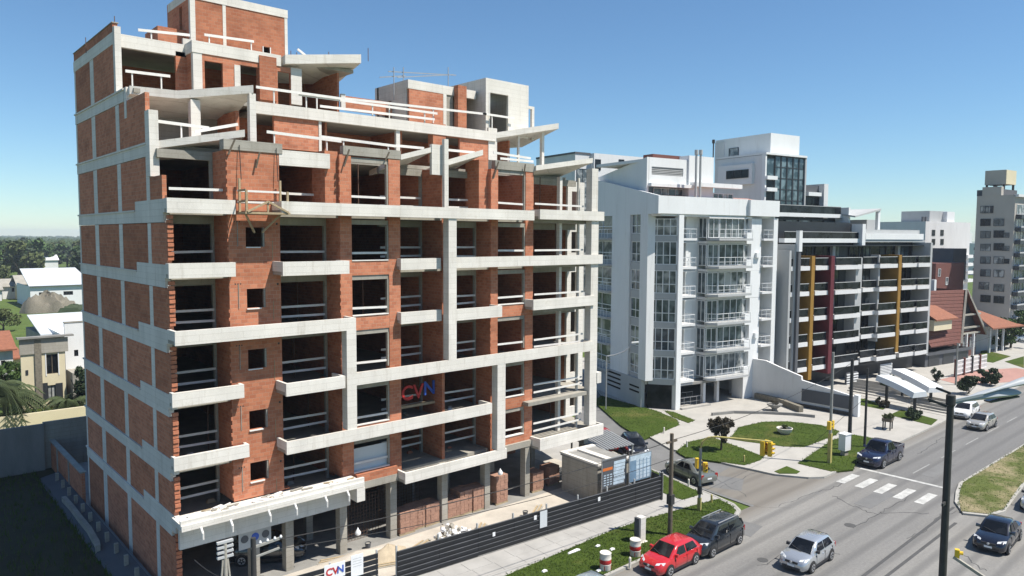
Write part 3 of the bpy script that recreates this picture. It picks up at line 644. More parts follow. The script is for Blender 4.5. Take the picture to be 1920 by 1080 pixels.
# raking props on the pier heads
for x0, y0, x1, y1 in ((440, 262, 428, 290), (487, 285, 480, 315), (655, 280, 645, 312), (730, 285, 722, 302), (935, 303, 925, 335), (985, 308, 982, 330)):
    MB().bar(onY(x0, y0, 36.3), onY(x1, y1, 36.35), 0.06, 0.08).build('prop', 'pole', BLD)
# blue-white boarding in the lowest window bay
P('boarding', 'paleb', 20.6, 22.9, YF+0.3, YF+0.34, 4.6, 5.75) if 'paleb' in MT else P('boarding', 'zinc', 20.6, 22.9, YF+0.22, YF+0.27, 4.57, 5.9)

# shoring props, crumbs and stacked boards left inside the bays
rn = random.Random(17)
for k in range(1, 7):
    for x0, x1, y0 in ((11.4, 13.4, 38.9), (16.8, 19.5, 38.7), (20.9, 22.7, 37.6), (24.2, 26.4, 39.4), (28.2, 30.3, 38.7), (35, 38.5, 37.8)):
        if rn.random() < 0.45:
            x = rn.uniform(x0, x1); y = y0+rn.uniform(0, 1.2); z1 = FL[k+1]-0.225
            MB().tube((x, y, FL[k]), (x+rn.uniform(-.05, .05), y, z1), 0.035, 7).build('shoring_prop', 'rust', BLD)
        for _ in range(rn.randint(0, 3)):
            x = rn.uniform(x0, x1); y = y0-rn.uniform(0, 1.0); s = rn.uniform(0.08, 0.3)
            MB().hexa([(x-s, y-s*.6, FL[k]), (x+s, y-s*.5, FL[k]), (x+s*.8, y+s*.6, FL[k]), (x-s*.9, y+s*.5, FL[k]), (x-s*.6, y-s*.3, FL[k]+s*.8), (x+s*.6, y-s*.3, FL[k]+s*.7), (x+s*.5, y+s*.4, FL[k]+s*.8), (x-s*.6, y+s*.4, FL[k]+s*.6)]).build('rubble', rn.choice(['concraw', 'brickunit', 'rawwood', 'paper']), BLD)
# plumb pipes and small service holes on pier 1
for k in range(1, 6):
    zc = FL[k+1]-0.55
    for j in range(3): P('service_hole', 'dsteel', 14.02+j*0.13, 14.08+j*0.13, YF-0.006, YF+0.02, zc, zc+0.06)
    P('service_hole', 'dsteel', 16.2, 16.3, YF-0.006, YF+0.02, zc-0.1, zc)
    MB().tube((14.2, YF-0.02, zc-1.2), (14.2, YF-0.02, zc), 0.02, 6).build('conduit', 'concraw', BLD); MB().tube((16.0, YF-0.015, zc-1.9), (16.0, YF-0.015, zc-0.9), 0.015, 6).build('conduit', 'rawwood', BLD)
# ============================================================ ground, roads, pavements, lawns
def sheet(name, m, poly, z0, z1): return structure(MB().prism(poly, z0, z1).build(name, m))
structure(MB().box(-2500, 6000, -2500, 6000, -1.2, -0.06).build('ground', 'field'))
sheet('road', 'road', [(-60, 6.0), (330, 6.0), (330, 25.4), (-60, 25.4)], -0.05, 0.0)
side = [(44.2, 25.3), (44.6, 29.5), (45.2, 33), (47.4, 40), (52.5, 48.8), (60, 60), (74, 80), (84, 80), (62.6, 54.8), (55.2, 45.6), (50.9, 37), (50.9, 31), (52.2, 26.9), (53.2, 25.3)]
sheet('side_street', 'asphalt', side, -0.045, 0.004)
# pale concrete apron where the side street meets the avenue
sheet('road_apron', 'pave2', [(44.5, 25.0), (45, 30), (50.6, 31), (52, 26.9), (54, 24.9), (50, 23.6), (46, 23.4)], -0.04, 0.008)
bpy.data.objects['road_apron'].data.materials[0] = MT['road']
# two thin dark lines along the avenue
for n, (a, b, w) in enumerate((((1620, 1079), (1770, 965), 0.09), ((1664, 1079), (1772, 996), 0.09))):
    p, q = g(*a), g(*b); d = (q-p).normalized(); p = p-d*14; q = q+d*2.0; s = Vector((-d.y, d.x, 0))*w
    sheet('dark_road_mark', 'tar', [tuple((p-s)[:2]), tuple((q-s)[:2]), tuple((q+s)[:2]), tuple((p+s)[:2])], -0.03, 0.012)
# crossing and stop line
for px in (1590, 1624.5, 1660, 1696, 1736):
    i = (1590, 1624.5, 1660, 1696, 1736).index(px); y = (897.5, 906, 916, 926, 935)[i]; q = g(px, y)
    sheet('crossing_bar', 'worn' if i == 5 else 'paint', [(q.x-1.35, q.y-0.3), (q.x+1.35, q.y-0.3), (q.x+1.35, q.y+0.3), (q.x-1.35, q.y+0.3)], -0.03, 0.012)
sheet('stop_line', 'paint', [(58.0, 17.9), (58.35, 17.9), (58.35, 24.1), (58.0, 24.1)], -0.03, 0.012)
for x in range(60, 118, 6): sheet('lane_line', 'worn', [(x, 20.85), (x+3.4, 20.85), (x+3.4, 20.95), (x, 20.95)], -0.03, 0.012)
# cracks wandering over the concrete and mended patches
rc = random.Random(8)
for (px, py, dx, dy, n) in ((1420, 1060, 9, -5, 16), (1500, 1020, 10, 2, 14), (1600, 990, 8, -6, 18), (1300, 890, 10, 5, 14), (1460, 950, 9, -4, 20), (1650, 960, 11, 1, 12), (1350, 915, 8, -5, 14), (1700, 1010, 9, -5, 16), (1560, 930, 10, 3, 14), (1850, 1070, -9, -4, 12), (1720, 850, 6, -4, 14)):
    p = g(px, py); mb = MB()
    for i in range(n):
        q = g(px+dx, py+dy); px += dx*rc.uniform(0.2, 1.0)+rc.uniform(-4, 4); py += dy*rc.uniform(0.2, 1.0)+rc.uniform(-2.5, 2.5); q = g(px, py)
        d = (q-p); d.z = 0
        if d.length < 0.02: continue
        d.normalize(); s = Vector((-d.y, d.x, 0))*rc.uniform(0.012, 0.03); mb.prism([tuple((p-s)[:2]), tuple((q-s)[:2]), tuple((q+s)[:2]), tuple((p+s)[:2])], -0.03, 0.0095); p = q
    structure(mb.build('road_crack', 'tar'))
for px, py, a, b, r in ((1500, 1035, 1.6, 0.7, 0.1), (1640, 935, 2.2, 0.6, 0.0), (1395, 990, 1.1, 0.8, 0.2), (1760, 880, 2.6, 0.5, 0.0), (1360, 905, 1.5, 1.2, 0.5)):
    q = g(px, py); c, s = math.cos(r), math.sin(r); sheet('road_patch', 'asphalt', [(q.x+c*u-s*v, q.y+s*u+c*v) for u, v in ((-a, -b), (a*0.9, -b*1.05), (a, b), (-a*0.95, b*0.9))], -0.03, 0.0085)
# manhole covers
for px, py, r in ((1594, 985, 0.35), (1430, 1050, 0.3)):
    q = g(px, py); structure(MB().lathe([(r, -0.03), (r, 0.013)], (q.x, q.y, 0), 14).build('manhole_cover', 'tar'))
# ---- near block: pavement, lawn strip, kerb
ZK = 0.13
near = [(-60, 24.9), (41.6, 24.9), (42.7, 25.3), (43.4, 26.2), (43.9, 28.2), (44.5, 31.5), (46.5, 39.5), (51.5, 48.5), (59, 60), (70, 76), (-60, 76)]
sheet('pavement', 'pave2', near, -0.06, ZK)
def kerbline(pts, w=0.16, z=0.15, closed=False):
    mb = MB(); n = len(pts)
    for i in range(n if closed else n-1):
        a = Vector((*pts[i], 0)); b = Vector((*pts[(i+1) % n], 0)); d = (b-a).normalized(); s = Vector((-d.y, d.x, 0))*w/2
        mb.prism([tuple((a-s)[:2]), tuple((b-s)[:2]), tuple((b+s)[:2]), tuple((a+s)[:2])], -0.05, z+0.0015*(i % 2))
    return structure(mb.build('kerb', 'kerb'))
kerbline(near[:9])
lawn_near = [(-10, 25.05), (41.5, 25.05), (42.5, 25.5), (43.1, 26.3), (43.4, 27.4), (41.0, 27.8), (37, 28.35), (33.8, 28.6), (25.4, 28.35), (-10, 28.3)]
LAWNS = [('grass', lawn_near)]
LAWNS.append(('grass', [(41.4, 28.9), (43.5, 28.7), (44.3, 31.5), (45.3, 35.5), (43.5, 35.5), (41.6, 31.0)]))
# ---- far block: paved forecourt with lawns
far = [(53.6, 24.9), (52.6, 25.6), (51.4, 27.6), (50.95, 31.2), (50.95, 36.9), (55.25, 45.6), (62.6, 54.8), (78, 74), (118, 74), (330, 74), (330, 25.4), (118, 25.2)]
sheet('pavement', 'pave', far, -0.06, ZK)
kerbline([far[11]]+far[:8]); kerbline([far[10], far[11]])
Lf = lambda *pts: g2(pts, 0.15)
LAWNS += [('grass', Lf((1128, 742), (1180, 757), (1230, 770), (1270, 787), (1273, 797), (1206, 824), (1163, 797), (1112, 752))),
          ('grass', Lf((1246, 770), (1262, 772), (1303, 788), (1290, 793), (1262, 782))),
          ('grass', Lf((1268, 846), (1290, 829), (1325, 821), (1342, 822), (1432, 856), (1425, 863), (1396, 872), (1335, 864), (1284, 856))),
          ('grass', Lf((1368, 823), (1385, 801), (1430, 791), (1475, 790), (1540, 797), (1573, 808), (1568, 815), (1508, 838), (1470, 837), (1400, 828))),
          ('grass', Lf((1496, 869), (1560, 825), (1600, 815), (1640, 822), (1606, 862), (1600, 880), (1560, 884))),
          ('grass', Lf((1452, 884), (1475, 874), (1500, 884), (1494, 888), (1462, 888))),
          ('grass', Lf((1608, 747), (1622, 748), (1662, 762), (1656, 768), (1606, 758))),
          ('grass', Lf((1668, 778), (1690, 768), (1758, 787), (1746, 797))),
          ('grass', Lf((1840, 655), (1895, 668), (1862, 680), (1835, 676))), ('grass', Lf((1884, 678), (1920, 668), (1920, 690)))]
median = g2([(1792, 921), (1798, 905), (1920, 832)], 0.13) + [(330, 17.9), (330, 14.6)] + g2([(1920, 910), (1885, 958), (1855, 967), (1806, 962), (1790, 940)], 0.13)
sheet('median', 'kerb', median, -0.05, 0.13)
cx = sum(p[0] for p in median[:4])/4
inner = [(p[0]+(0.25 if p[0] < 60 else 0), p[1]+(-0.2 if p[1] > 16.3 else 0.2)) for p in median]
LAWNS.append(('grassdry', inner))
for m_, poly in LAWNS: sheet('lawn', m_, poly, 0.05, 0.165)
sheet('red_forecourt', 'redpave', g2([(1762, 712), (1830, 695), (1905, 690), (1960, 700), (1900, 716), (1800, 722)], 0.13), 0.1, 0.145)
# walkway joints: slabs of the near pavement, laid one by one
xx = 18.0; pj = MB().box(0, 1.46, 0, 1.0, 0, 0.012); first = True
SL = pj.build('paving_slab', 'pave2'); SL['label'] = ''
SLm = SL.data; bpy.data.objects.remove(SL)
pav = [o for o in bpy.data.objects if o.name.startswith('pavement')][0]
while xx < 40.5:
    yb = 31.25-(xx-21.9)*0.0757
    for j in range(2):
        o = bpy.data.objects.new('paving_slab', SLm); COL.objects.link(o); o.parent = pav
        o.location = (xx, yb-1.05-j*1.015+random.uniform(-.005, .005), ZK+random.uniform(0, 0.004)); o.rotation_euler = (0, 0, -0.0757)
    xx += 1.475
# building plot: pale screed inside the hoarding, dark soil of the yard on the left
sheet('site_floor', 'site', [(11.0, 36.0), (11.2, 31.9), (21.9, 31.35), (40.3, 29.95), (41.4, 36), (41.4, 44), (40.2, 44), (40.2, 36)], 0.1, 0.16)
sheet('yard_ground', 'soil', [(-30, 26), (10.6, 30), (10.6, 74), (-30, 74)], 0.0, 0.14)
# scatter of grass tufts and short blades on every lawn
def inside(p, poly):
    c = False; n = len(poly)
    for i in range(n):
        (x1, y1), (x2, y2) = poly[i], poly[i-1]
        if (y1 > p[1]) != (y2 > p[1]) and p[0] < (x2-x1)*(p[1]-y1)/(y2-y1)+x1: c = not c
    return c
def tufts(poly, dens, h, name='grass', xmin=20, lab='short mown grass blades covering the lawns'):
    xs = [p[0] for p in poly if p[0] < 110]; ys = [p[1] for p in poly]; mb = MB()
    x0, x1, y0, y1 = min(xs), max(xs), min(ys), max(ys); n = int((x1-x0)*(y1-y0)*dens)
    for _ in range(n):
        p = (random.uniform(x0, x1), random.uniform(y0, y1))
        if not inside(p, poly) or (p[0] < xmin): continue
        for _k in range(3):
            a = random.uniform(0, 6.28); w = random.uniform(0.012, 0.028); hh = h*random.uniform(0.5, 1.4); l = random.uniform(-0.08, 0.08)
            q = (p[0]+random.uniform(-.08, .08), p[1]+random.uniform(-.08, .08)); i = len(mb.v)
            mb.v += [(q[0]-w*math.cos(a), q[1]-w*math.sin(a), 0.155), (q[0]+w*math.cos(a), q[1]+w*math.sin(a), 0.155), (q[0]+l, q[1]+l*0.7, 0.16+hh)]
            mb.f.append((i, i+1, i+2))
    for (ax, ay), (bx, by) in zip(poly, poly[1:]+poly[:1]):      # ragged border
        L = math.hypot(bx-ax, by-ay)
        if L > 80: continue
        for _ in range(int(L*9)):
            f = random.random(); q = (ax+(bx-ax)*f+random.uniform(-.13, .13), ay+(by-ay)*f+random.uniform(-.13, .13))
            if q[0] < xmin: continue
            a = random.uniform(0, 6.28); w = random.uniform(0.03, 0.07); i = len(mb.v); mb.v += [(q[0]-w*math.cos(a), q[1]-w*math.sin(a), 0.14), (q[0]+w*math.cos(a), q[1]+w*math.sin(a), 0.14), (q[0]+random.uniform(-.1, .1), q[1]+random.uniform(-.1, .1), 0.17+h*random.uniform(.3, 1.2))]; mb.f.append((i, i+1, i+2))
    if mb.f:
        o = stuff(mb.build(name, 'blade')); o['label'] = lab; o['category'] = 'grass'
tufts(lawn_near, 110, 0.06); 
for m_, poly in LAWNS[1:7]: tufts(poly, 40, 0.05)
tufts(inner, 22, 0.05)
tufts([(-6, 40), (9.2, 40), (9.2, 64), (-6, 64)], 6, 0.3, xmin=-10, lab='rough unmown grass of the shaded yard')
# ============================================================ neighbouring buildings
class Frame:
    def __init__(s, x, y, deg): s.o = Vector((x, y, 0)); s.a = rad(deg); s.u = Vector((math.cos(s.a), math.sin(s.a), 0)); s.n = Vector((-math.sin(s.a), math.cos(s.a), 0))
    def uz(s, px, py, v=0.0):
        d = ray(px, py); t = (v-(CC-s.o).dot(s.n))/d.dot(s.n); p = CC+d*t; return (p-s.o).dot(s.u), p.z
    def vz(s, px, py, u=0.0):
        d = ray(px, py); t = (u-(CC-s.o).dot(s.u))/d.dot(s.u); p = CC+d*t; return (p-s.o).dot(s.n), p.z
    def U(s, px, v=0.0, py=560): return s.uz(px, py, v)[0]
    def thing(s, name, label, cat, group=None): return thing(name, label, cat, tuple(s.o), s.a, group)
# ---------------- white balcony block
fw = Frame(62.9, 45.0, -9.7)
WB = fw.thing('white_apartment_block', 'white rendered apartment block with projecting balconies and sloping left parapet', 'building')
def W(n, m, *a): return box(n, m, WB, *a)
ZW = [2.95, 5.93, 8.9, 11.9, 14.88, 17.85]; ZT = 22.2
Ub = {k: fw.U(k) for k in (1275, 1306, 1328, 1350, 1398, 1425, 1440, 1452)}
uR = Ub[1452]
W('core', 'white', Ub[1306]-0.05, uR, 1.65, 15.0, 2.71, 20.6); W('garage_back', 'dgrey', 0.6, uR, 8.0, 8.3, 0.1, 2.45); W('garage_side', 'white2', Ub[1425], Ub[1425]+0.3, 1.65, 8.0, 0.1, 2.45)
MB().prism([(-2.0, 2.4), (Ub[1306]-0.06, 2.4), (Ub[1306]-0.06, 15.0), (0.55, 15.0)], 2.6, 20.59).build('core', 'white', WB)
MB().prism([(-1.0, 8.6), (Ub[1306]-0.06, 8.4), (Ub[1306]-0.06, 15.0), (0.55, 15.0)], 0.1, 2.59).build('base_wall', 'dgrey', WB)
# left wall strips and window shafts are on the skewed side: its own frame
sk = rad(78.5); sx, sy = math.cos(sk), math.sin(sk)
def side_obj(mb, name, m):
    o = mb.build(name, m, WB); o.location = (-2.06, 2.3, 0); o.rotation_euler = (0, 0, sk-math.pi/2); return o
shafts = [(0.55, 0.98, 'x'), (3.0, 4.35, 'm'), (9.4, 12.4, 'b')]
for (a, b) in ((-0.5, 1.0), (3.2, 7.2), (12.4, 13.0)):
    side_obj(MB().box(-0.38, 0.5, a, b, 3.1, 20.6), 'wall_strip', 'white')
side_obj(MB().box(-0.37, 0.4, 1.0, 3.2, 20.55, 20.58), 'wall_band', 'white')
for k, z in enumerate(ZW):
    for a, b in ((1.05, 3.15), (7.25, 12.35)):
        o = side_obj(MB().box(-0.10, -0.06, a, b, z+0.55, z+2.7), 'window', 'glassc' if (k+int(a)) % 3 else 'glass')
        f = MB()
        for q in (a, (a+b)/2, b-0.07): f.box(-0.16, -0.061, q, q+0.07, z+0.55, z+2.7)
        for q in (z+0.55, z+1.35, z+2.63): f.box(-0.156, -0.066, a, b, q, q+0.07)
        f = f.build('frame', 'frame'); f.parent = o
        side_obj(MB().box(-0.3 if b > 5 else -0.2, 0.3, a, b, z-0.28, z+0.52), 'spandrel', 'greyr')
        if b > 5:
            r = MB(); r.box(-0.95, -0.9, a, b, z+1.0, z+1.07).box(-0.95, 0.0, a, a+0.05, z+1.0, z+1.06)
            for q in range(8): r.box(-0.94, -0.91, a+q*0.7, a+q*0.7+0.03, z+0.1, z+1.0)
            side_obj(r, 'railing', 'frame'); side_obj(MB().box(-1.0, -0.13, a-0.05, b+0.05, z-0.12, z+0.1), 'balcony_slab', 'greyr')
side_obj(MB().box(-0.45, -0.02, 0.2, 13.0, 0.1, 3.09), 'plinth_wall', 'greyr')
for j in range(4): side_obj(MB().box(-0.48, -0.4, 4.6, 7.6, 1.2+j*0.5, 1.38+j*0.5), 'vent_slot', 'dark')
for j in range(2): side_obj(MB().box(-0.48, -0.4, 0.6, 2.6, 1.6+j*0.5, 1.78+j*0.5), 'vent_slot', 'dark')
# sloping top: parapet of the left side and the front band
MB().prism([(-2.9, 0.0), (-2.6, 0.0), (0.43, 15.0), (0.14, 15.0)], 20.4, [22.2, 22.2, 25.0, 25.0]).build('parapet', 'white', WB)
MB().prism([(-2.55, 0.26), (uR, 0.26), (uR, 15.0), (0.6, 15.0)], 20.45, 20.7).build('roof_deck', 'otile', WB)
MB().prism([(-2.34, 0.3), (uR-0.3, 0.3), (uR-0.3, 4.0), (-1.6, 4.0)], [21.85, 21.85, 22.5, 22.5], [21.93, 21.93, 22.6, 22.6]).build('tiled_roof', 'redpave', WB)
W('parapet', 'white', -2.6, Ub[1398], 0.0, 0.25, 20.42, ZT); W('parapet', 'white', Ub[1398], uR, -0.35, 0.252, 20.4, ZT-0.05)
W('overhang', 'white', -2.3, uR, 0.26, 1.64, 20.2, 20.44)
# chamfered bay windows at the corner, stacked
for k, z in enumerate(ZW):
    z1 = z+2.98 if k < 5 else 20.2
    p, q = Vector((-1.9, 2.15)), Vector((-0.05, 0.25)); d = (q-p); L = d.length
    h = bpy.data.objects.new('bay_window', None)
    gl = MB().prism([tuple(p), tuple(q), (0.3, 2.6), (-1.2, 3.0)], z+0.35, z1-0.25).build('bay_window', 'glassc' if k in (0, 3, 5) else 'glass', WB)
    f = MB(); nrm = Vector((d.y, -d.x)).normalized()*0.05
    for i in range(5):
        c = p+d*(i/4); f.bar((*(c+nrm), z+0.35), (*(c+nrm), z1-0.25), 0.07, 0.07)
    for zz in (z+0.38, z+1.3, z1-0.3): f.bar((*(p+nrm), zz), (*(q+nrm), zz), 0.06, 0.07)
    f = f.build('frame', 'frame'); f.parent = gl
    MB().prism([tuple(p+nrm*2), tuple(q+nrm*2), (0.3, 2.6), (-1.2, 3.0)], z-0.25, z+0.35).build('spandrel', 'greyr', WB)
W('corner_column', 'white', -0.05, 0.62, -0.05, 0.55, 0.1, 20.3)
MB().prism([(-1.85, 2.3), (-0.1, 0.5), (0.3, 2.6)], 0.1, 2.7).build('dark_glazing', 'glassb', WB)
# front bays
def balcony(u0, u1, v0, v1, z, rail=True, chamfer=0.0):
    pl = [(u0, v1), (u0, v0+chamfer), (u0+chamfer, v0), (u1, v0), (u1, v1)] if chamfer else [(u0, v1), (u0, v0), (u1, v0), (u1, v1)]
    MB().prism(pl, z-0.14, z+0.10).build('balcony_slab', 'greyr' if chamfer else 'white2', WB)
    if rail: railing(WB, [(a+(0.05 if a == u0 else -0.05 if a == u1 else 0), b+(0.05 if b == v0 else 0)) for a, b in pl], z+0.10, z+1.05, post=0.8, mid=1)
for k, z in enumerate(ZW):
    balcony(0.62, Ub[1306], 0.1, 1.6, z); W('balcony_soffit', 'greyr', 0.7, Ub[1306]-0.05, 0.2, 1.6, z-0.4, z-0.223)
    window(WB, 0.75, Ub[1306]-0.9, z+0.15, z+2.5, 1.2, 'glass', 'frame', 2, 1); W('bay_back', 'greyr', 0.65, Ub[1306]-0.9, 1.25, 2.3, z-0.1, z+2.9); W('wall_piece', 'white', Ub[1306]-0.9, Ub[1306]-0.06, 2.05, 2.3, z-0.1, z+2.97)
    # projecting bay with its glazed side
    a, b = Ub[1328], Ub[1398]; v0 = -0.1; c = fw.U(1352, v0)
    W('bay', 'white2', a, b, v0+0.35, 1.64, z+2.5, z+2.76) if k < 5 else W('bay', 'white2', a, b, v0+0.2, 1.64, 20.05, 20.2)
    W('bay_core', 'greyr', a+0.1, b, 0.42, 1.6, z+0.12, z+2.5)
    window(WB, a+0.15, c-0.1, z+0.15, z+2.4, 0.38, 'glass', 'frame', 2); window(WB, c, b-0.1, z+0.15, z+2.45, 0.38, ('glassc', 'glass', 'glass')[k % 3], 'frame', 4); box('air_conditioner', 'frame', WB, Ub[1425]-1.0+0.1*(k % 2), Ub[1425]-0.35, -0.25, 0.045, z+0.95, z+1.5) if k in (1, 4) else None
    window(WB, 0.45, 1.6, z+0.15, z+2.4, a+0.06, 'glass', 'frame', 2, axis='y')
    balcony(a-0.15, b-0.05, v0-0.75, 0.36, z, chamfer=0.7)
    # pillar with little notch windows, last bay
    W('pillar', 'white', b, Ub[1425], 0.05, 1.64, z-0.5, z+0.75); W('pillar', 'white', b+0.75, Ub[1425], 0.05, 1.64, z+0.753, z+2.47); W('pillar_back', 'white2', b, b+0.75, 0.5, 1.6, z+0.753, z+2.47)
    window(WB, b+0.1, b+0.7, z+0.85, z+2.3, 0.46, 'glassc', 'frame', 1)
    balcony(Ub[1425]+0.05, Ub[1440]+0.35, -0.25, 1.6, z); window(WB, Ub[1425]+0.1, Ub[1440]+0.3, z+0.15, z+2.5, 1.5, 'glassc' if k % 2 else 'glass', 'frame', 2)
W('end_wall', 'white', Ub[1440]+0.4, uR, -0.2, 1.64, 2.4, 20.2); W('pillar', 'white', Ub[1398], Ub[1425], 0.05, 1.64, 0.1, 2.44); W('pillar', 'white', Ub[1398], Ub[1425], 0.05, 1.64, 20.33-0.01, 20.1)
# open ground floor
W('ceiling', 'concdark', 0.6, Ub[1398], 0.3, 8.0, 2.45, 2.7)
for u in (Ub[1328], Ub[1350]+0.3): W('column', 'white2', u, u+0.35, 0.4, 0.8, 0.1, 2.44)
railing(WB, [(0.9, 0.6), (4.5, 0.5)], 0.13, 1.1, m='steel'); railing(WB, [(1.5, 2.6), (5.0, 2.5)], 0.13, 1.1, m='steel')
W('step', 'pave', 0.6, 4.8, -0.4, 0.2, 0.1, 0.3)
# penthouse with louvres, chimneys
pv = 3.2
p0 = fw.U(1213, pv, 320); p1 = fw.U(1292, pv, 320); zt = fw.uz(1213, 294, pv)[1]; zb = fw.uz(1250, 345, pv)[1]
p0b = p0
MB().prism([(p0, pv), (p0+0.25, pv), (1.05, 14.6), (0.8, 14.6)], 20.7, [zt, zt, 25.0, 25.0]).build('penthouse_side', 'white', WB)
mb = MB(); q = [fw.uz(1222, 312, pv), fw.uz(1281, 331, pv)]; hole = (q[0][0], q[1][0], q[1][1], q[0][1])
wall_cells(mb, p0+0.3, p1, pv, pv+0.25, zb, zt, [hole]); mb.build('penthouse_front', 'white', WB)
for j in range(5):
    zz = hole[2]+(hole[3]-hole[2])*(j+0.3)/5; W('louvre', 'greyr', hole[0], hole[1], pv+0.05, pv+0.2, zz, zz+0.1)
W('louvre_back', 'dgrey', hole[0], hole[1], pv+0.26, pv+0.3, hole[2], hole[3])
W('penthouse_roof', 'white', p0+0.3, p1, pv+0.25, 12, zt-0.4, zt-0.1); W('penthouse_ledge', 'white', p0+0.2, p1+0.5, pv-0.5, pv, zb-0.35, zb-0.002)
W('attic_band', 'brownbrick', fw.U(1224, 4.5, 290), fw.U(1290, 4.5, 290), 4.5, 6, zt-0.1, zt+0.55)
e0, e1 = fw.U(1292, 3.0, 320), fw.U(1338, 3.0, 320)
W('penthouse_block', 'white', e0, e1, 3.0, 12, 20.7, fw.uz(1300, 292, 3.0)[1]); W('ledge', 'white', e0+0.3, fw.U(1392, 2.3, 350), 2.3, 3.0, fw.uz(1350, 352, 2.3)[1], fw.uz(1350, 344, 2.3)[1])
W('attic_room', 'white2', e1, fw.U(1375, 3.2, 360), 3.2, 9, 20.7, 23.0)
window(WB, fw.U(1225, pv+0.6, 355), fw.U(1280, pv+0.6, 355), 22.0, zb-0.4, pv+0.6, 'glassc', 'frame', 4); window(WB, e1+0.1, fw.U(1374, 3.1, 355), 21.9, 22.95, 3.1, 'glassc', 'frame', 4)
for px in (1305, 1313): 
    u = fw.U(px, 1.4, 330); z = fw.uz(px, 281, 1.4)[1]; MB().lathe([(0.13, 20.7), (0.13, z-0.5), (0.2, z-0.5), (0.2, z)], (u, 1.4, 0), 10).build('chimney_pipe', 'greyr', WB)
u, z = fw.uz(1338, 262, 4.0); MB().lathe([(0.07, 20.7), (0.07, z-0.4), (0.16, z-0.4), (0.16, z)], (u, 4.0, 0), 8).build('chimney_pipe', 'dsteel', WB)
# ---------------- pale building behind the white block (its top shows over the roof)
fr = Frame(86, 84, -8)
RB = fr.thing('rear_apartment_block', 'pale plain apartment block rising behind the sloping white roof', 'building')
a, zt = fr.uz(1114, 287, 0); b, _ = fr.uz(1215, 295, 0)
box('wall', 'white2', RB, a, b+3, 0, 12, 0, zt); box('wall', 'white2', RB, a-3.2, a, 1.0, 12, 0, zt-0.2)
for px, py in ((1121, 309), (1165, 309)):
    u, z = fr.uz(px, py, 0); window(RB, u-0.6, u+0.6, z-0.9, z+0.9, -0.03, 'glassb', 'dframe', 1)
window(RB, a-2.9, a-0.3, 9, zt-2.6, 0.96, 'glassc', 'dframe', 2, 9); box('roof_edge', 'dgrey', RB, a-3.3, a-0.02, 0.9, 12, zt-0.2, zt+0.1)
# ---------------- black building with ochre and maroon blades
fb = Frame(79.8, 41.8, -9.66)
BB = fb.thing('black_apartment_block', 'black glazed apartment block with white balcony edges and ochre and maroon blades', 'building')
def K(n, m, *a): return box(n, m, BB, *a)
UX = lambda px, v=0.0, py=560: fb.U(px, v, py)
uE = UX(1743); ZB = [2.75, 5.7, 8.65, 11.6, 14.55]; Ztop = 17.45
K('core', 'black', 0.4, uE, 2.0, 16, 0.1, Ztop); K('side_wall', 'greyr', -0.35, 0.4, -0.9, 16, 0.1, 17.3); K('side_wall_end', 'dgrey', -0.1, 0.35, -1.2, -0.903, 0.1, fb.uz(1475, 472, -1)[1])
K('side_coping', 'white', -0.1, 0.45, -1.25, -0.8, fb.uz(1470, 472, -1)[1], fb.uz(1470, 432, -1)[1])
cols = [(1482, 1517), (1528, 1556), (1566, 1614), (1617, 1645), (1648, 1684), (1690, 1720), (1720, 1742)]
proj = [-0.75, -0.7, -1.1, -0.2, -0.75, -0.5, -0.7]
random.seed(5)
for k, z in enumerate(ZB):
    zc = ZB[k+1] if k < 4 else Ztop
    for i, (a, b) in enumerate(cols):
        v0 = proj[i]; u0, u1 = UX(a, v0), UX(b, v0)
        K('balcony_edge', 'white2', u0, u1, v0, v0+0.9, z-0.26, z+0.24)
        K('balcony_floor', 'black', u0, u1, v0+0.9, 2.0, z-0.2, z+0.05)
        pane = MB().box(u0+0.05, u1-0.05, v0+0.08, v0+0.11, z+0.32, z+1.12).build('balustrade_glass', 'glassb', BB)
        K('handrail', 'greyr', u0, u1, v0+0.06, v0+0.13, z+1.12, z+1.19)
        mid = u0+(u1-u0)*random.uniform(0.3, 0.7)
        window(BB, u0+0.1, mid, z+0.1, zc-0.4, 1.9, random.choice(['glassb', 'glassb', 'glassb', 'glassb', 'glass', 'glassc']), 'dframe', 2)
        window(BB, mid+0.05, u1-0.1, z+0.1, zc-0.4, 1.9, random.choice(['glassb', 'glassb', 'glassb', 'glass']), 'dframe', 1)
        if i in (2, 5) and k % 2 == 0: K('pier', 'greyr', mid-0.3, mid+0.25, 1.5, 1.88, z+0.06, zc-0.35)
    K('ceiling', 'black', 0.4, uE, 0.4, 2.0, zc-0.4, zc-0.31)
def blade(n, m, px0, px1, v, v2, py0, py1):
    K(n, m, UX(px0, v), UX(px1, v), v, v2, fb.uz(px0, py1, v)[1], fb.uz(px0, py0, v)[1])
blade('ochre_blade', 'yellowp', 1520, 1526, -0.85, 1.9, 480, 712); blade('ochre_blade', 'yellowp', 1683, 1688, -0.85, 1.9, 478, 660)
blade('maroon_blade', 'marp', 1556.5, 1563, -1.0, 1.9, 480, 700)
blade('grey_fin', 'greyr', 1603, 1614.5, -0.75, 0.6, 483, 640); blade('grey_fin', 'greyr', 1645, 1648, -0.3, 0.8, 478, 640); blade('edge_fin', 'greyr', 1741, 1744.5, -0.5, 2.0, 455, 665); blade('edge_fin', 'greyr', 1478, 1481.5, -0.9, 1.9, 470, 700)
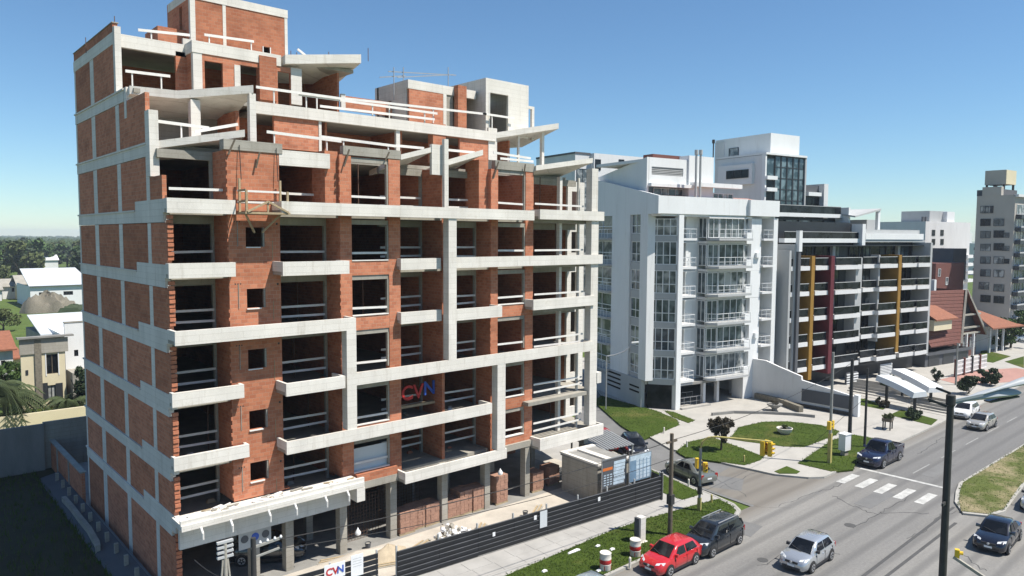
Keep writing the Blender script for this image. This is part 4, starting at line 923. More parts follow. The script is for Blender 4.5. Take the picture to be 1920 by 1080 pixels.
# terrace storeys above
K('storey', 'black', 0.5, UX(1617, 2.2, 440), 2.3, 15, Ztop, 20.0); K('terrace_edge', 'white', 0.5, UX(1617, 1.2, 440), 1.2, 2.0, fb.uz(1540, 455, 1.2)[1], fb.uz(1540, 447, 1.2)[1])
zz = fb.uz(1540, 447, 1.2)[1]
K('terrace_slab', 'dgrey', 0.5, UX(1617, 2.0, 440), 2.0, 5, zz-0.4, zz-0.05); MB().box(0.6, UX(1616, 1.3, 440), 1.3, 1.34, zz, zz+0.75).build('balustrade_glass', 'glassb', BB); K('handrail', 'greyr', 0.6, UX(1616, 1.3, 440), 1.28, 1.36, zz+0.75, zz+0.82)
for i in range(7):
    u0 = 0.7+i*(UX(1612, 2.2, 465)-0.7)/7; window(BB, u0, u0+(UX(1612, 2.2, 465)-0.7)/7-0.25, Ztop+0.1, zz-0.45, 2.25, ['glass', 'glassb', 'glassc', 'glassb', 'glasst', 'glass', 'glassb'][i], 'dframe', 2)
K('party_fin', 'white', UX(1617, 0.8, 440), UX(1623, 0.8, 440), 0.8, 6, Ztop-0.3, fb.uz(1620, 420, 0.8)[1])
r0, r1 = UX(1624, 0.9, 440), UX(1732, 0.9, 440)
K('storey', 'black', r0, uE, 2.6, 15, Ztop, fb.uz(1680, 452, 2.6)[1]); K('roof_band', 'white', r0, r1, 0.9, 1.6, fb.uz(1680, 449, 0.9)[1], fb.uz(1680, 438, 0.9)[1]); K('roof_band', 'greyr', r0, r1+0.2, 1.6, 6, fb.uz(1680, 445, 1.6)[1], fb.uz(1680, 431, 1.6)[1])
K('lintel_band', 'greyr', r0, uE, 1.0, 2.55, fb.uz(1680, 454, 1.0)[1], fb.uz(1680, 450, 1.0)[1]-0.02)
for i in range(5):
    w = (uE-r0-0.4)/5; window(BB, r0+0.2+i*w, r0+i*w+w-0.1, Ztop+0.1, fb.uz(1680, 456, 2.5)[1], 2.5, ['glassb', 'glass', 'glassc', 'glassb', 'glassb'][i], 'dframe', 2)
# upper set-back storey and glazed tower
v = 4.5; w0, w1 = UX(1450, v, 400), UX(1570, v, 400); za = fb.uz(1520, 428, v)[1]; zb_ = fb.uz(1520, 408, v)[1]
K('storey', 'black', w0, w1, v+0.3, 15, 19.5, zb_); K('terrace_edge', 'white', w0, w1+0.2, v-0.6, v+0.1, fb.uz(1520, 407, v-0.6)[1], fb.uz(1520, 400, v-0.6)[1])
zz = fb.uz(1520, 400, v-0.6)[1]; MB().box(w0, w1, v-0.5, v-0.46, zz, zz+0.9).build('balustrade_glass', 'glassb', BB); K('handrail', 'greyr', w0, w1, v-0.52, v-0.44, zz+0.9, zz+0.97)
for i in range(5):
    w = (w1-w0)/5; window(BB, w0+i*w+0.1, w0+i*w+w-0.1, 19.9, zb_-0.3, v+0.25, ['glassb', 'glass', 'glassc', 'glassb', 'glass'][i], 'dframe', 1)
v = 6.0; t0, t1 = UX(1434, v, 340), UX(1509, v, 340); zt = fb.uz(1470, 291, v)[1]; zl = 20.0
K('tower', 'dgrey', t0+0.1, t1-0.1, v+0.3, 14, zl, zt-0.1)
K('tower_cap', 'white', t0-0.1, t1+0.1, v-0.2, 14, zt-0.1, zt+0.15); zh = fb.uz(1470, 252, 7.0)[1]
K('tower_head', 'white', UX(1445, 7, 270), UX(1499, 7, 270), 7.0, 16, zt+0.15, zh)
h0 = UX(1453, v, 340)
pn = 5
for i in range(pn):
    w = (t1-h0)/pn; window(BB, h0+i*w+0.02, h0+i*w+w-0.02, zl, zt-0.15, v+0.1, 'glasst', 'dframe', 1, 6, 0.1)
for (ya, yb, m_) in ((296, 330, 'glasst'), (330, 337, 'white'), (337, 352, 'glassb'), (352, 359, 'white'), (359, 376, 'glassb')):
    zA, zB2 = fb.uz(1443, ya, v)[1], fb.uz(1443, yb, v)[1]
    (window(BB, t0+0.15, h0-0.1, zB2, zA, v+0.1, m_, 'dframe', 1) if m_ != 'white' else K('ledge', 'white', t0, h0, v-0.4, v+0.1, zB2, zA))
K('tower_pier', 'white', t0-0.1, t0+0.15, v-0.1, v+0.4, zl, zt-0.1); K('tower_pier', 'greyr', t1-0.12, t1+0.15, v-0.1, v+0.4, zl, zt-0.1)
# the long side wall of the tower, seen over the white block
K('long_wall', 'white2', t0-0.1, t0+0.1, v+0.4, fb.vz(1341, 330, t0)[0], 18, zt-0.15); K('long_wall_head', 'white2', UX(1445, 7, 270)-0.1, UX(1445, 7, 270)+0.1, 16.0, fb.vz(1358, 290, UX(1445, 7, 270))[0], zt-0.2, zh-0.3); window(BB, 12.0, 13.6, zt+0.2, zh-1.3, UX(1445, 7, 270)-0.06, 'glassc', 'dframe', 1, axis='y')
K('dormer', 'white', t0-0.6, t0, 7.5, 13, fb.vz(1400, 328, t0)[1]-1.2, fb.vz(1400, 308, t0)[1]); window(BB, 8.0, 11.5, fb.vz(1400, 325, t0)[1]-0.6, fb.vz(1400, 314, t0)[1]-0.3, t0-0.66, 'glassb', 'dframe', 3, axis='y')
s0, s1 = UX(1510, 6.5, 370), UX(1536, 6.5, 370); K('side_room', 'dgrey', s0, s1, 6.6, 12, 20, fb.uz(1520, 348, 6.5)[1]); K('side_room_edge', 'white', s0, s1-0.2, 6.0, 6.6, fb.uz(1520, 367, 6.0)[1], fb.uz(1520, 360, 6.0)[1]); window(BB, s0+0.1, s1-0.1, 20.2, fb.uz(1520, 369, 6.5)[1], 6.5, 'glassb', 'dframe', 2)
K('side_fin', 'white2', s1, UX(1550, 6.0, 370), 5.8, 12, 18, fb.uz(1545, 345, 6.0)[1])
# tilted roof canopy on posts
c0, c1 = UX(1590, 3.0, 410), UX(1652, 3.0, 400); zc0, zc1 = fb.uz(1592, 389, 3.0)[1], fb.uz(1652, 391, 3.0)[1]
MB().hexa([(c0, 2.0, zc0-1.3), (c1, 3.0, zc1-0.25), (c1, 9, zc1-0.25), (c0, 9, zc0-0.2), (c0, 2.0, zc0-1.1), (c1, 3.0, zc1), (c1, 9, zc1), (c0, 9, zc0)]).build('roof_canopy', 'greyr', BB)
K('canopy_post', 'white', UX(1645, 3.2, 415), UX(1649, 3.2, 415), 3.1, 3.5, 18.5, zc1-0.28); K('roof_room', 'greyr', UX(1625, 5, 420), UX(1646, 5, 420), 5, 9, 18, fb.uz(1630, 412, 5)[1]); K('party_fin', 'white', UX(1588, 3.2, 420), UX(1591, 3.2, 420), 3.0, 6, 18.5, zc0)
# plinth louvres at street level
for px0, px1, y0, y1, v in ((1588, 1609, 700, 733, -0.9), (1650, 1672, 683, 703, -0.4)):
    a, b = UX(px0, v, 715), UX(px1, v, 715); zlo, zhi = fb.uz(px0, y1, v)[1], fb.uz(px0, y0, v)[1]; K('louvre_panel', 'dgrey', a, b, v+0.1, v+0.3, zlo-0.5, zhi)
    for j in range(7): K('louvre', 'white', a, b, v, v+0.097, zlo+(zhi-zlo)*j/7, zlo+(zhi-zlo)*(j+0.5)/7)
K('base_wall', 'black', 0.4, uE, 2.5, 10, 0.1, 2.45)
# boundary wall between the two plots: sloping white wall, dark panel
bw = thing('boundary_wall', 'white boundary wall with sloping top and dark grey panel beside the white block', 'wall', (74.6, 31.8, 0), world_coords=True)
q = [onX(1605, 783, 74.6), onX(1602, 740, 74.6), onX(1512, 700, 74.6), onX(1508, 712, 74.6), onX(1460, 672, 74.6), onX(1425, 665, 74.6)]
yz = [(31.7, 0.05), (31.7, 2.1), (37.3, 2.95), (37.34, 3.35), (40, 4.05), (41.5, 4.5), (46, 4.6), (46, 0.05)]
MB().loft([[(74.5, y, z) for y, z in yz], [(74.8, y, z) for y, z in yz]]).build('wall', 'white2', bw)
box('dark_panel', 'dgrey', bw, 74.42, 74.497, 31.9, 37.2, 0.75, 2.05); box('end_pier', 'white', bw, 74.35, 74.9, 31.25, 31.697, 0.05, 2.3)
box('footing', 'black', bw, 74.2, 74.497, 32, 42, 0.1, 0.45)
# white arched ramps over the garage way
for px, py, L, w, lab in ((1655, 712, 9.5, 2.2, 'long pale curved carport roof nearest the dark panel wall'), (1685, 700, 10, 2.0, 'long white box carport roof beside the black glazed block')):
    p = g(px, py, 2.6); d = (g(px+70, py+33 if px == 1655 else py+36, 1.6)-p); L = d.length; d = d.normalized()
    t = thing('carport_roof', lab, 'carport', (p.x, p.y, 0), world_coords=True); s = Vector((-d.y, d.x, 0)).normalized()*w/2; secs = []
    for i in range(9):
        c = p+d*(L*i/8)+Vector((0, 0, 0.1*math.sin(math.pi*i/8))); secs.append([tuple(c-s), tuple(c+s), tuple(c+s*0.8+Vector((0, 0, 0.55))), tuple(c-s*0.8+Vector((0, 0, 0.55)))])
    MB().loft(secs).build('roof_shell', 'zinc' if px == 1655 else 'white', t)
    for i in (1, 7):
        c = p+d*(L*i/8); MB().box(c.x-0.12, c.x+0.12, c.y-0.12, c.y+0.12, 0.1, c.z+0.1).build('post', 'dsteel', t)
# ---------------- white-grey block further along, brown block, grey tower
def far_block(name, label, x, y, deg, px0, px1, ytop, depth, m, side_m=None):
    f = Frame(x, y, deg); t = f.thing(name, label, 'building'); a, z = f.uz(px0, ytop, 0); b = f.U(px1, 0, ytop)
    box('wall', m, t, a, b, 0, depth, 0, z); return f, t, a, b, z
ff, t, a, b, z = far_block('distant_white_block', 'white apartment tower with rows of small dark windows behind the black block', 150, 72, -8, 1736, 1820, 415, 16, 'white2')
box('roof_room', 'greyr', t, ff.U(1743, 2, 405), ff.U(1776, 2, 405), 2, 9, z, ff.uz(1760, 396, 2)[1]); box('roof_room', 'white', t, ff.U(1776, 1, 405), ff.U(1790, 1, 405), 1, 9, z, ff.uz(1780, 397, 1)[1])
for px in (1750, 1766):
    for py in range(436, 540, 17):
        u, zz = ff.uz(px, py, 0); window(t, u-0.75, u+0.75, zz-0.75, zz+0.65, -0.03, 'glassb', 'dframe', 2)
for py in range(480, 540, 15): 
    u, zz = ff.uz(1813, py, 0); box('balcony', 'white', t, u-1.2, u+1.6, -0.8, 0, zz-0.5, zz+0.3)
for px in (1731, 1736): box('chimney_pipe', 'dgrey', t, ff.U(px, 2, 420), ff.U(px, 2, 420)+0.5, 2, 2.5, z-3, z+1.2)
ff, t, a, b, z = far_block('brown_brick_block', 'dark brown brick block with no windows behind the tiled house', 142, 58, -8, 1755, 1808, 494, 12, 'brownbrick')
box('upper_storey', 'dgrey', t, ff.U(1787, 3, 480), ff.U(1812, 3, 480), 3, 12, z-4, ff.uz(1800, 466, 3)[1])
for px, py in ((1761, 511), (1775, 527)):
    u, zz = ff.uz(px, py, 0); window(t, u-0.5, u+0.5, zz-0.8, zz+0.8, -0.03, 'glassc', 'frame', 1)
# grey tower on the right: shaded left flank and lit front with balconies
# its corner stands at the photo's x 1897
fg = Frame(168, 45.0, -6); GT = fg.thing('grey_apartment_tower', 'tall taupe apartment tower with roof water tank and small scattered windows', 'building')
c0 = fg.U(1897, 0, 500); zt = fg.uz(1897, 355, 0)[1]; zt0 = fg.vz(1880, 365, c0)[1]
vfar = fg.vz(1828, 450, c0)[0]
box('flank', 'taupe', GT, c0, c0+30, 0, vfar, 0, zt-1.0); box('parapet', 'taupe', GT, c0-0.1, c0+1, vfar*0.36, vfar-1, zt-1.0, zt+0.8); box('cornice', 'white2', GT, c0, c0+30, -0.6, 0.2, zt-1.4, zt-0.9)
for px, pys in ((1848, (393, 417, 440, 464, 488, 512, 560)), (1873, (417, 439, 463, 488, 513, 540, 562)), (1886, (441, 466, 490)), (1853, (393,)), (1845, (536,))):
    for py in pys:
        vv, zz = fg.vz(px, py, c0); s = 0.75 if px != 1886 else 0.5; window(GT, vv-s*1.3, vv+s*1.3, zz-s, zz+s, c0-0.05, random.choice(['glass', 'glassc', 'glassb']), 'dframe', 2, axis='y')
for i, py in enumerate(range(402, 625, 24)):
    zz = fg.uz(1908, py, 0)[1]; box('balcony', 'dframe', GT, c0+0.6, c0+14, -1.1, 0, zz-0.9, zz-0.1); box('balustrade', 'greyr', GT, c0+0.6, c0+14, -1.14, -1.103, zz-0.1, zz+0.2)
    window(GT, c0+1.0, c0+4.5, zz, zz+2.0, -0.04, 'glassc', 'frame', 3); window(GT, c0+5, c0+9, zz, zz+2.0, -0.04, 'glass', 'frame', 3)
zk, zk2 = fg.vz(1870, 346, c0+2)[1], fg.vz(1870, 319, c0+2)[1]
va, vb = fg.vz(1886, 330, c0+2)[0], fg.vz(1847, 330, c0+2)[0]
tk = box('water_tank', 'taupe', GT, c0+2, c0+7, va, vb, zk, zk2)
box('tank_face', 'cream', GT, c0+2.05, c0+6.95, va-0.1, va-0.003, zk+0.05, zk2-0.05)
for u in (c0+2.1, c0+6.7):
    for vv in (va+0.2, (va+vb)/2, vb-0.5): box('tank_leg', 'dsteel', GT, u, u+0.35, vv, vv+0.35, zt-1, zk-0.003)
box('roof_plinth', 'dgrey', GT, c0+1, c0+8, va, vb+1, zt-1.0, zt+0.3)
# ---------------- tiled chalet
fh = Frame(118, 37.5, -8); HS = fh.thing('tiled_house', 'steep red tiled gabled house with timber front and orange hipped wing', 'house')
def hz(px, py, v=0): return fh.uz(px, py, v)
ua, ub_ = hz(1789, 640)[0], hz(1843, 620)[0]; uc, zr = hz(1819, 545); zbv = hz(1789, 650)[1]
uL = hz(1745, 600)[0]-1
gb = [(ua, hz(1786, 632)[1]), (uc, zr), (ub_+0.3, hz(1843, 618)[1])]
# gable end faces the street corner; the ridge runs to the left
box('wall', 'brownbrick', HS, uL, ub_-0.3, 0.8, 9, 0, gb[0][1]+0.4)
MB().loft([[(ua+0.2, 0.82, gb[0][1]), (ub_-0.2, 0.82, gb[2][1]), (uc, 0.82, zr-0.3)], [(ua+0.2, 1.0, gb[0][1]), (ub_-0.2, 1.0, gb[2][1]), (uc, 1.0, zr-0.3)]]).build('gable', 'black', HS)
# tiles laid in courses, each a part
zlow = gb[0][1]-0.8; nC = 15
ridge_l = hz(1742, 541)[0]
for j in range(nC):
    f0, f1 = j/nC, (j+1)/nC; zz0 = zlow+(zr-zlow)*f0; zz1 = zlow+(zr-zlow)*f1+0.05
    ur0 = ua-0.5+(uc-ua+0.5)*f0; ur1 = ua-0.5+(uc-ua+0.5)*f1
    v0 = -0.6+5.0*0; 
    # the long left slope: faces the camera's left, from low front eave to ridge
    MB().hexa([(uL-1, -1.2+4.5*f0, zz0), (ur0, -1.2+2.0*f0, zz0), (ur1, -1.2+2.0*f1, zz1), (uL-1, -1.2+4.5*f1, zz1), (uL-1, -1.25+4.5*f0, zz0+0.14), (ur0, -1.25+2.0*f0, zz0+0.14), (ur1, -1.2+2.0*f1, zz1+0.06), (uL-1, -1.2+4.5*f1, zz1+0.06)]).build('tile_course', 'rtile', HS)
MB().hexa([(uc-0.1, 0.3, zr-0.1), (ub_+0.5, -0.2, gb[2][1]-0.8), (ub_+0.5, 8, gb[2][1]-0.8), (uc-0.1, 8, zr-0.1), (uc-0.1, 0.3, zr+0.1), (ub_+0.7, -0.2, gb[2][1]-0.7), (ub_+0.7, 8, gb[2][1]-0.7), (uc-0.1, 8, zr+0.1)]).build('roof_slope', 'rtile', HS)
MB().bar((ua-0.6, -1.3, zlow), (uc, 0.5, zr+0.1), 0.25, 0.3).bar((uc, 0.45, zr+0.1), (ub_+0.6, -0.3, gb[2][1]-0.7), 0.25, 0.3).build('barge_board', 'concraw', HS)
for py in (591, 615, 626): zz = hz(1815, py)[1]; box('gallery_rail', 'concraw', HS, ua+0.6, ub_-0.4, 0.2, 0.45, zz-0.12, zz+0.12)
for px in (1801, 1815, 1828): u = hz(px, 640)[0]; box('post', 'white2', HS, u-0.15, u+0.15, 0.1, 0.4, 0, hz(px, 626)[1])
for px0, px1, py0, py1 in ((1805, 1812, 632, 650), (1818, 1827, 632, 650), (1757, 1768, 633, 647)):
    p, q = hz(px0, py0, 0.8), hz(px1, py1, 0.8); window(HS, p[0], q[0], q[1], p[1], 0.75, 'glass', 'frame', 2)
d0, d1 = hz(1742, 575)[0], hz(1776, 580)[0]; zd0, zd1 = hz(1760, 608)[1], hz(1760, 575)[1]
MB().hexa([(d0-1, -1.6, zd0+0.8), (d1, -1.6, zd0+0.8), (d1-1, 1.5, zd1), (d0-1, 1.5, zd1), (d0-1, -1.6, zd0+1.0), (d1, -1.6, zd0+1.0), (d1-1, 1.5, zd1+0.2), (d0-1, 1.5, zd1+0.2)]).build('dormer_roof', 'otile', HS)
box('dormer_wall', 'cream', HS, d0-1, d1-1.2, -1.3, 1, zd0-0.6, zd0+0.9)
MB().loft([[(hz(1830, 570)[0], 2.0, hz(1832, 570)[1]), (hz(1846, 612)[0], -1.2, hz(1846, 614)[1]), (hz(1906, 606)[0], -1.2, hz(1906, 608)[1]), (hz(1900, 600)[0], 5, hz(1900, 596)[1])],
           [(hz(1830, 570)[0], 2.0, hz(1832, 570)[1]-0.2), (hz(1846, 612)[0], -1.2, hz(1846, 614)[1]-0.2), (hz(1906, 606)[0], -1.2, hz(1906, 608)[1]-0.2), (hz(1900, 600)[0], 5, hz(1900, 596)[1]-0.2)]]).build('wing_roof', 'otile', HS)
box('wing_wall', 'greyr', HS, hz(1848, 620)[0], hz(1895, 620)[0], 2, 8, 0, hz(1870, 612)[1]-0.3)
for px in (1860, 1873, 1885): u = hz(px, 630)[0]; box('post', 'white', HS, u-0.12, u+0.12, 0.2, 0.45, 0, hz(px, 617)[1])
box('chimney', 'white', HS, uc-4.5, uc-3.9, 3, 3.6, zr-1.5, zr+1.6)
# garden fence of the chalet: white lattice panels between dark posts
gf = thing('garden_fence', 'white lattice garden fence panels with brick posts along the red forecourt', 'fence', (101, 31, 0), world_coords=True)
pa, pb = g(1791, 707, 0.13), g(1850, 692, 0.13)
for i in range(4):
    a = pa+(pb-pa)*(i/4+0.02); b = pa+(pb-pa)*((i+1)/4-0.02); mb = MB()
    for k in range(7): mb.bar(a+(b-a)*(k/6)+Vector((0, 0, 0.3)), a+(b-a)*(k/6)+Vector((0, 0, 2.1)), 0.14, 0.05)
    for zz in (0.35, 0.95, 1.5, 2.05): mb.bar(a+Vector((0, 0, zz)), b+Vector((0, 0, zz)), 0.06, 0.16)
    mb.build('lattice_panel', 'white', gf)
    MB().bar(a-Vector((0.2, 0, 0)), a+Vector((-0.2, 0, 2.3)), 0.3, 0.3).build('post', 'brownbrick' if i != 2 else 'dsteel', gf)
# dark box whose colour stands in for ground shade beside the chalet
gr = thing('shade_block', 'dark box standing in for the shade between the black block and the tiled house', 'shade', (g(1735, 690, 0.1).x, g(1735, 690, 0.1).y, 0), fb.a)
box('wall', 'dgrey', gr, 0.2, 11.8, 0.2, 5.8, 0.1, 1.9); box('roof', 'dark', gr, 0, 12, 0, 6, 1.903, 2.1); box('shade_rim', 'dgrey', gr, 0, 12, -0.08, -0.003, 1.75, 2.2)
for u in (1.0, 4.8, 8.6): box('shade_panel', 'dframe', gr, u, u+2.8, 0.14, 0.197, 0.1, 1.7)
tag(MB().lathe([(0.12, 0), (0.08, 5.2)], tuple(g(1792, 722, 0.1)), 10).build('lamp_pole', 'greypole'), 'plain grey pole at the corner of the garden fence', 'pole')
# ============================================================ vehicles (front towards local -x, wheels on z 0)
def pane_on(quad, name, m, parent, inset=0.0, off=0.012, thick=0.01):
    q = [Vector(p) for p in quad]; c = sum(q, Vector())/4; q = [p+(c-p)*inset for p in q]
    n = (q[1]-q[0]).cross(q[3]-q[0]).normalized()
    if n.dot(c-Vector((0, 0, 0.9))) < 0: n = -n
    a = [p+n*off for p in q]; b = [p-n*0.02 for p in q]
    mb = MB(); i = 0; mb.v = [tuple(p) for p in a+b]; mb.f = [(0, 1, 2, 3), (7, 6, 5, 4)]+[(k, 4+k, 4+(k+1) % 4, (k+1) % 4) for k in range(4)]
    return mb.build(name, m, parent, smooth=False)
def car(name, label, paint, x, y, rz, L=4.0, Wd=1.72, Hh=1.46, kind='hatch', cat='car', hood=0.95, ground=0.0, rim='rim'):
    t = thing(name, label, cat, (x, y, ground), rz); hw = Wd/2; m = 'car_'+paint; h = L/2
    belt = Hh*0.625; nose = Hh*0.40; zb = 0.2
    # lower body: stations front -> rear (x, top z, half width factor, bottom z)
    if kind == 'pickup': belt = Hh*0.60
    st = [(-h, nose*0.92, 0.70, 0.30), (-h+0.07, nose*1.12, 0.84, 0.22), (-h+0.28, belt*0.86, 0.94, zb), (-h+0.62, belt*0.925, 0.985, zb), (-h+hood, belt*1.0, 1.0, zb),
          (-0.2, belt*1.0, 1.0, zb), (h*0.45, belt*1.02, 1.0, zb), (h-0.45, belt*1.03, 0.985, zb), (h-0.1, belt*1.0, 0.93, 0.24), (h, belt*0.82, 0.85, 0.32)]
    secs = []
    for X, zt, k, b in st:
        w = hw*k; d = zt-b
        pts = [(w*0.86, b), (w*0.985, b+0.12), (w, b+d*0.42), (w*0.985, b+d*0.72), (w*0.93, b+d*0.93), (w*0.80, zt), (w*0.4, zt+0.02)]
        secs.append([(X, -a, c) for a, c in pts]+[(X, a, c) for a, c in reversed(pts)])
    mb = MB(); mb.loft(secs); mb.build('body', m, t, smooth=True)
    # greenhouse
    sh = {'hatch': (-h+hood-0.02, -h+hood+0.72, h-0.62, h-0.1), 'mpv': (-h+hood-0.12, -h+hood+0.78, h-0.42, h-0.06), 'sedan': (-h+hood+0.1, -h+hood+0.85, h-1.35, h-0.62), 'pickup': (-h+hood+0.2, -h+hood+0.85, 0.62, 0.95)}[kind]
    xa, xb, xc, xd = sh; wb, wr = hw*0.90, hw*0.70; zr = Hh; zl = belt-0.03
    S = [(xa, zl+0.03, wb*0.93), (xa+(xb-xa)*0.5, zl+(zr-zl)*0.54, wb*0.86), (xb, zr-0.06, wr*1.02), (xb+0.3, zr-0.015, wr), ((xb+xc)/2+0.1, zr, wr), (xc-0.05, zr-0.04, wr*0.98), (xc+(xd-xc)*0.55, zl+(zr-zl)*0.52, wb*0.84), (xd, zl+0.05, wb*0.9)]
    secs = []
    for X, zt, w in S:
        wl_ = hw*0.925
        pts = [(wl_, zl), (w+(wl_-w)*0.05, max(zt-0.05, zl+0.012)), (w*0.9, zt-0.012), (w*0.45, zt)]
        secs.append([(X, -a, c) for a, c in pts]+[(X, a, c) for a, c in reversed(pts)])
    MB().loft(secs).build('roof', m, t, smooth=True)
    ww = 0.9
    pane_on([(xa+0.03, -wb*0.86, zl+0.05), (xa+0.03, wb*0.86, zl+0.05), (xb-0.03, wr*0.9, zr-0.075), (xb-0.03, -wr*0.9, zr-0.075)], 'windscreen', 'carglass', t, 0.03, 0.03)
    pane_on([(xd-0.02, wb*0.8, zl+0.1), (xd-0.02, -wb*0.8, zl+0.1), (xc+0.02, -wr*0.85, zr-0.08), (xc+0.02, wr*0.85, zr-0.08)], 'rear_window', 'carglass', t, 0.04, 0.035)
    zt = zr-0.13
    for s in (-1, 1):
        xm = xb+(xc-xb)*0.42 if kind != 'pickup' else xb+(xc-xb)*0.5
        yb, yt = s*hw*0.93, s*(wr+0.05)
        pane_on([(xa+0.42, yb, zl+0.06), (xm-0.05, yb, zl+0.06), (xm-0.07, yt, zt), (xb+0.1, yt, zt)], 'side_window', 'carglass', t, 0.02, 0.012)
        pane_on([(xm+0.05, yb, zl+0.06), (xc+(0.1 if kind != 'sedan' else 0.25), yb, zl+0.08), (xc-0.15, yt, zt), (xm+0.03, yt, zt)], 'side_window', 'carglass', t, 0.02, 0.012)
        if kind == 'mpv': pane_on([(xc+0.16, yb*0.99, zl+0.1), (xd-0.12, yb*0.97, zl+0.12), (xc+0.1, yt*1.04, zt-0.02), (xc-0.08, yt, zt)], 'side_window', 'carglass', t, 0.05, 0.014)
        # door seams, handles
        for xx in (xm, -h+hood+0.35, xc+0.05): MB().box(xx-0.008, xx+0.008, s*hw*0.9, s*hw*1.004, 0.34, belt*0.9).build('door_seam', 'trim', t)
        for xx in (xm-0.22, xc-0.1): MB().box(xx-0.09, xx+0.09, s*hw*0.97, s*hw*1.015, belt*0.78, belt*0.78+0.035).build('door_handle', m, t)
        MB().box(-h+0.5, h-0.35, s*hw*0.88, s*hw*0.992, 0.17, 0.30).build('sill_trim', 'trim', t)
        # mirrors
        mx = xa+0.42; MB().loft([[(mx-0.05, s*(hw*0.9), belt+0.02), (mx+0.08, s*(hw*0.9), belt+0.02), (mx+0.08, s*(hw*0.9), belt+0.16), (mx-0.03, s*(hw*0.9), belt+0.14)], [(mx-0.07, s*(hw*1.13), belt+0.03), (mx+0.07, s*(hw*1.13), belt+0.03), (mx+0.07, s*(hw*1.13), belt+0.19), (mx-0.04, s*(hw*1.13), belt+0.17)]]).build('mirror', 'trim' if paint == 'silver' else m, t)
        # lamps
        pane_on([(-h+0.10, s*hw*0.45, nose*1.12), (-h+0.34, s*hw*0.90, nose*1.18), (-h+0.50, s*hw*0.90, belt*0.87), (-h+0.22, s*hw*0.46, belt*0.80)], 'headlight', 'lens', t, 0.0, 0.065)
        MB().box(h-0.16, h-0.01, s*hw*0.62, s*hw*0.9, belt*0.66, belt*0.97).build('taillight', 'redlens', t)
        MB().lathe([(0.075, 0), (0.075, 0.06)], (0, 0, 0), 10).build('foglight', 'trim', t).location = (-h+0.13, s*hw*0.62, 0.42)
    # grille, bumpers, badge, plates
    MB().box(-h-0.01, -h+0.16, -hw*0.42, hw*0.42, nose*0.93, nose*1.12).build('grille', 'trim', t)
    MB().box(-h-0.025, -h+0.1, -hw*0.6, hw*0.6, 0.27, nose*0.62).build('bumper_grille', 'trim', t)
    MB().lathe([(0.07, 0), (0.07, 0.03)], (0, 0, 0), 12).build('badge', 'rim', t).matrix_local = Matrix.Translation((-h-0.01, 0, nose*1.06)) @ Matrix.Rotation(-math.pi/2, 4, 'Y')
    box('number_plate', 'frame', t, -h-0.04, -h-0.026, -0.2, 0.2, nose*0.66, nose*0.66+0.11); box('number_plate', 'frame', t, h-0.02, h+0.012, -0.2, 0.2, belt*0.55, belt*0.55+0.11)
    r = 0.305 if kind != 'pickup' else 0.37; ax = (-h+0.82, h-0.72) if kind != 'pickup' else (-h+0.95, h-1.15)
    for X in ax:
        for s in (-1, 1):
            MB().lathe([(r*1.14, 0), (r*1.14, 0.02)], (0, 0, 0), 20).build('wheel_arch', 'trim', t).matrix_local = Matrix.Translation((X, s*(hw*1.0-0.012), r+0.02)) @ Matrix.Rotation(-s*math.pi/2, 4, 'X')
            w = MB().lathe([(r*0.7, -0.19), (r*0.96, -0.17), (r, -0.1), (r, 0.0), (r*0.95, 0.035), (r*0.68, 0.04)], (0, 0, 0), 20).build('wheel', 'tyre', t, smooth=True)
            w.matrix_local = Matrix.Translation((X, s*(hw*0.99), r)) @ Matrix.Rotation(-s*math.pi/2, 4, 'X')
            rm = MB().lathe([(r*0.66, 0.0), (r*0.66, 0.043), (r*0.5, 0.047), (r*0.18, 0.035), (0.02, 0.05)], (0, 0, 0), 18)
            rm = rm.build('rim', rim, None, smooth=True); rm.parent = w
            sp = MB()
            for k in range(5):
                a = 2*math.pi*k/5+0.3; sp.box(-0.0, 0.001, 0, 0.001, 0, 0.001) if False else sp.prism([(r*0.2*math.cos(a)-0.03*math.sin(a), r*0.2*math.sin(a)+0.03*math.cos(a)), (r*0.55*math.cos(a)-0.05*math.sin(a), r*0.55*math.sin(a)+0.05*math.cos(a)), (r*0.55*math.cos(a)+0.05*math.sin(a), r*0.55*math.sin(a)-0.05*math.cos(a)), (r*0.2*math.cos(a)+0.03*math.sin(a), r*0.2*math.sin(a)-0.03*math.cos(a))], 0.03, 0.049)
            sp = sp.build('rim_gap', 'trim', None); sp.parent = w
    if kind == 'pickup':
        box('bed_floor', 'trim', t, 1.08, h-0.14, -hw*0.80, hw*0.80, belt-0.05, belt+0.045)
        for s in (-1, 1): box('bed_rail', m, t, 1.0, h-0.05, min(s*hw*0.78, s*hw*0.93), max(s*hw*0.78, s*hw*0.93), belt-0.05, belt+0.13)
        box('tailgate', m, t, h-0.13, h-0.03, -hw*0.92, hw*0.92, belt-0.3, belt+0.12)
    if kind == 'mpv':
        for s in (-1, 1): MB().bar((xb+0.1, s*wr*0.92, zr+0.03), (xc-0.1, s*wr*0.92, zr+0.03), 0.04, 0.04).build('roof_rail', 'rim', t)
    # wipers
    MB().bar((xa+0.0, -0.1, zl+0.07), (xa+0.16, 0.5, zl+0.2), 0.03, 0.02).build('wiper', 'trim', t)
    return t
def wheels_at(p1, p2, Wd, front):     # photo points where the two near-side wheels touch the road
    a, b = g(*p1), g(*p2); c = (a+b)/2; return c.x, c.y+Wd/2-0.06
car('hatchback_car', 'bright red hatchback parked at the kerb behind the charcoal people carrier', 'red', *wheels_at((1255, 1078), (1301, 1061), 1.66, 0), 0, 3.85, 1.66, 1.44, 'hatch')
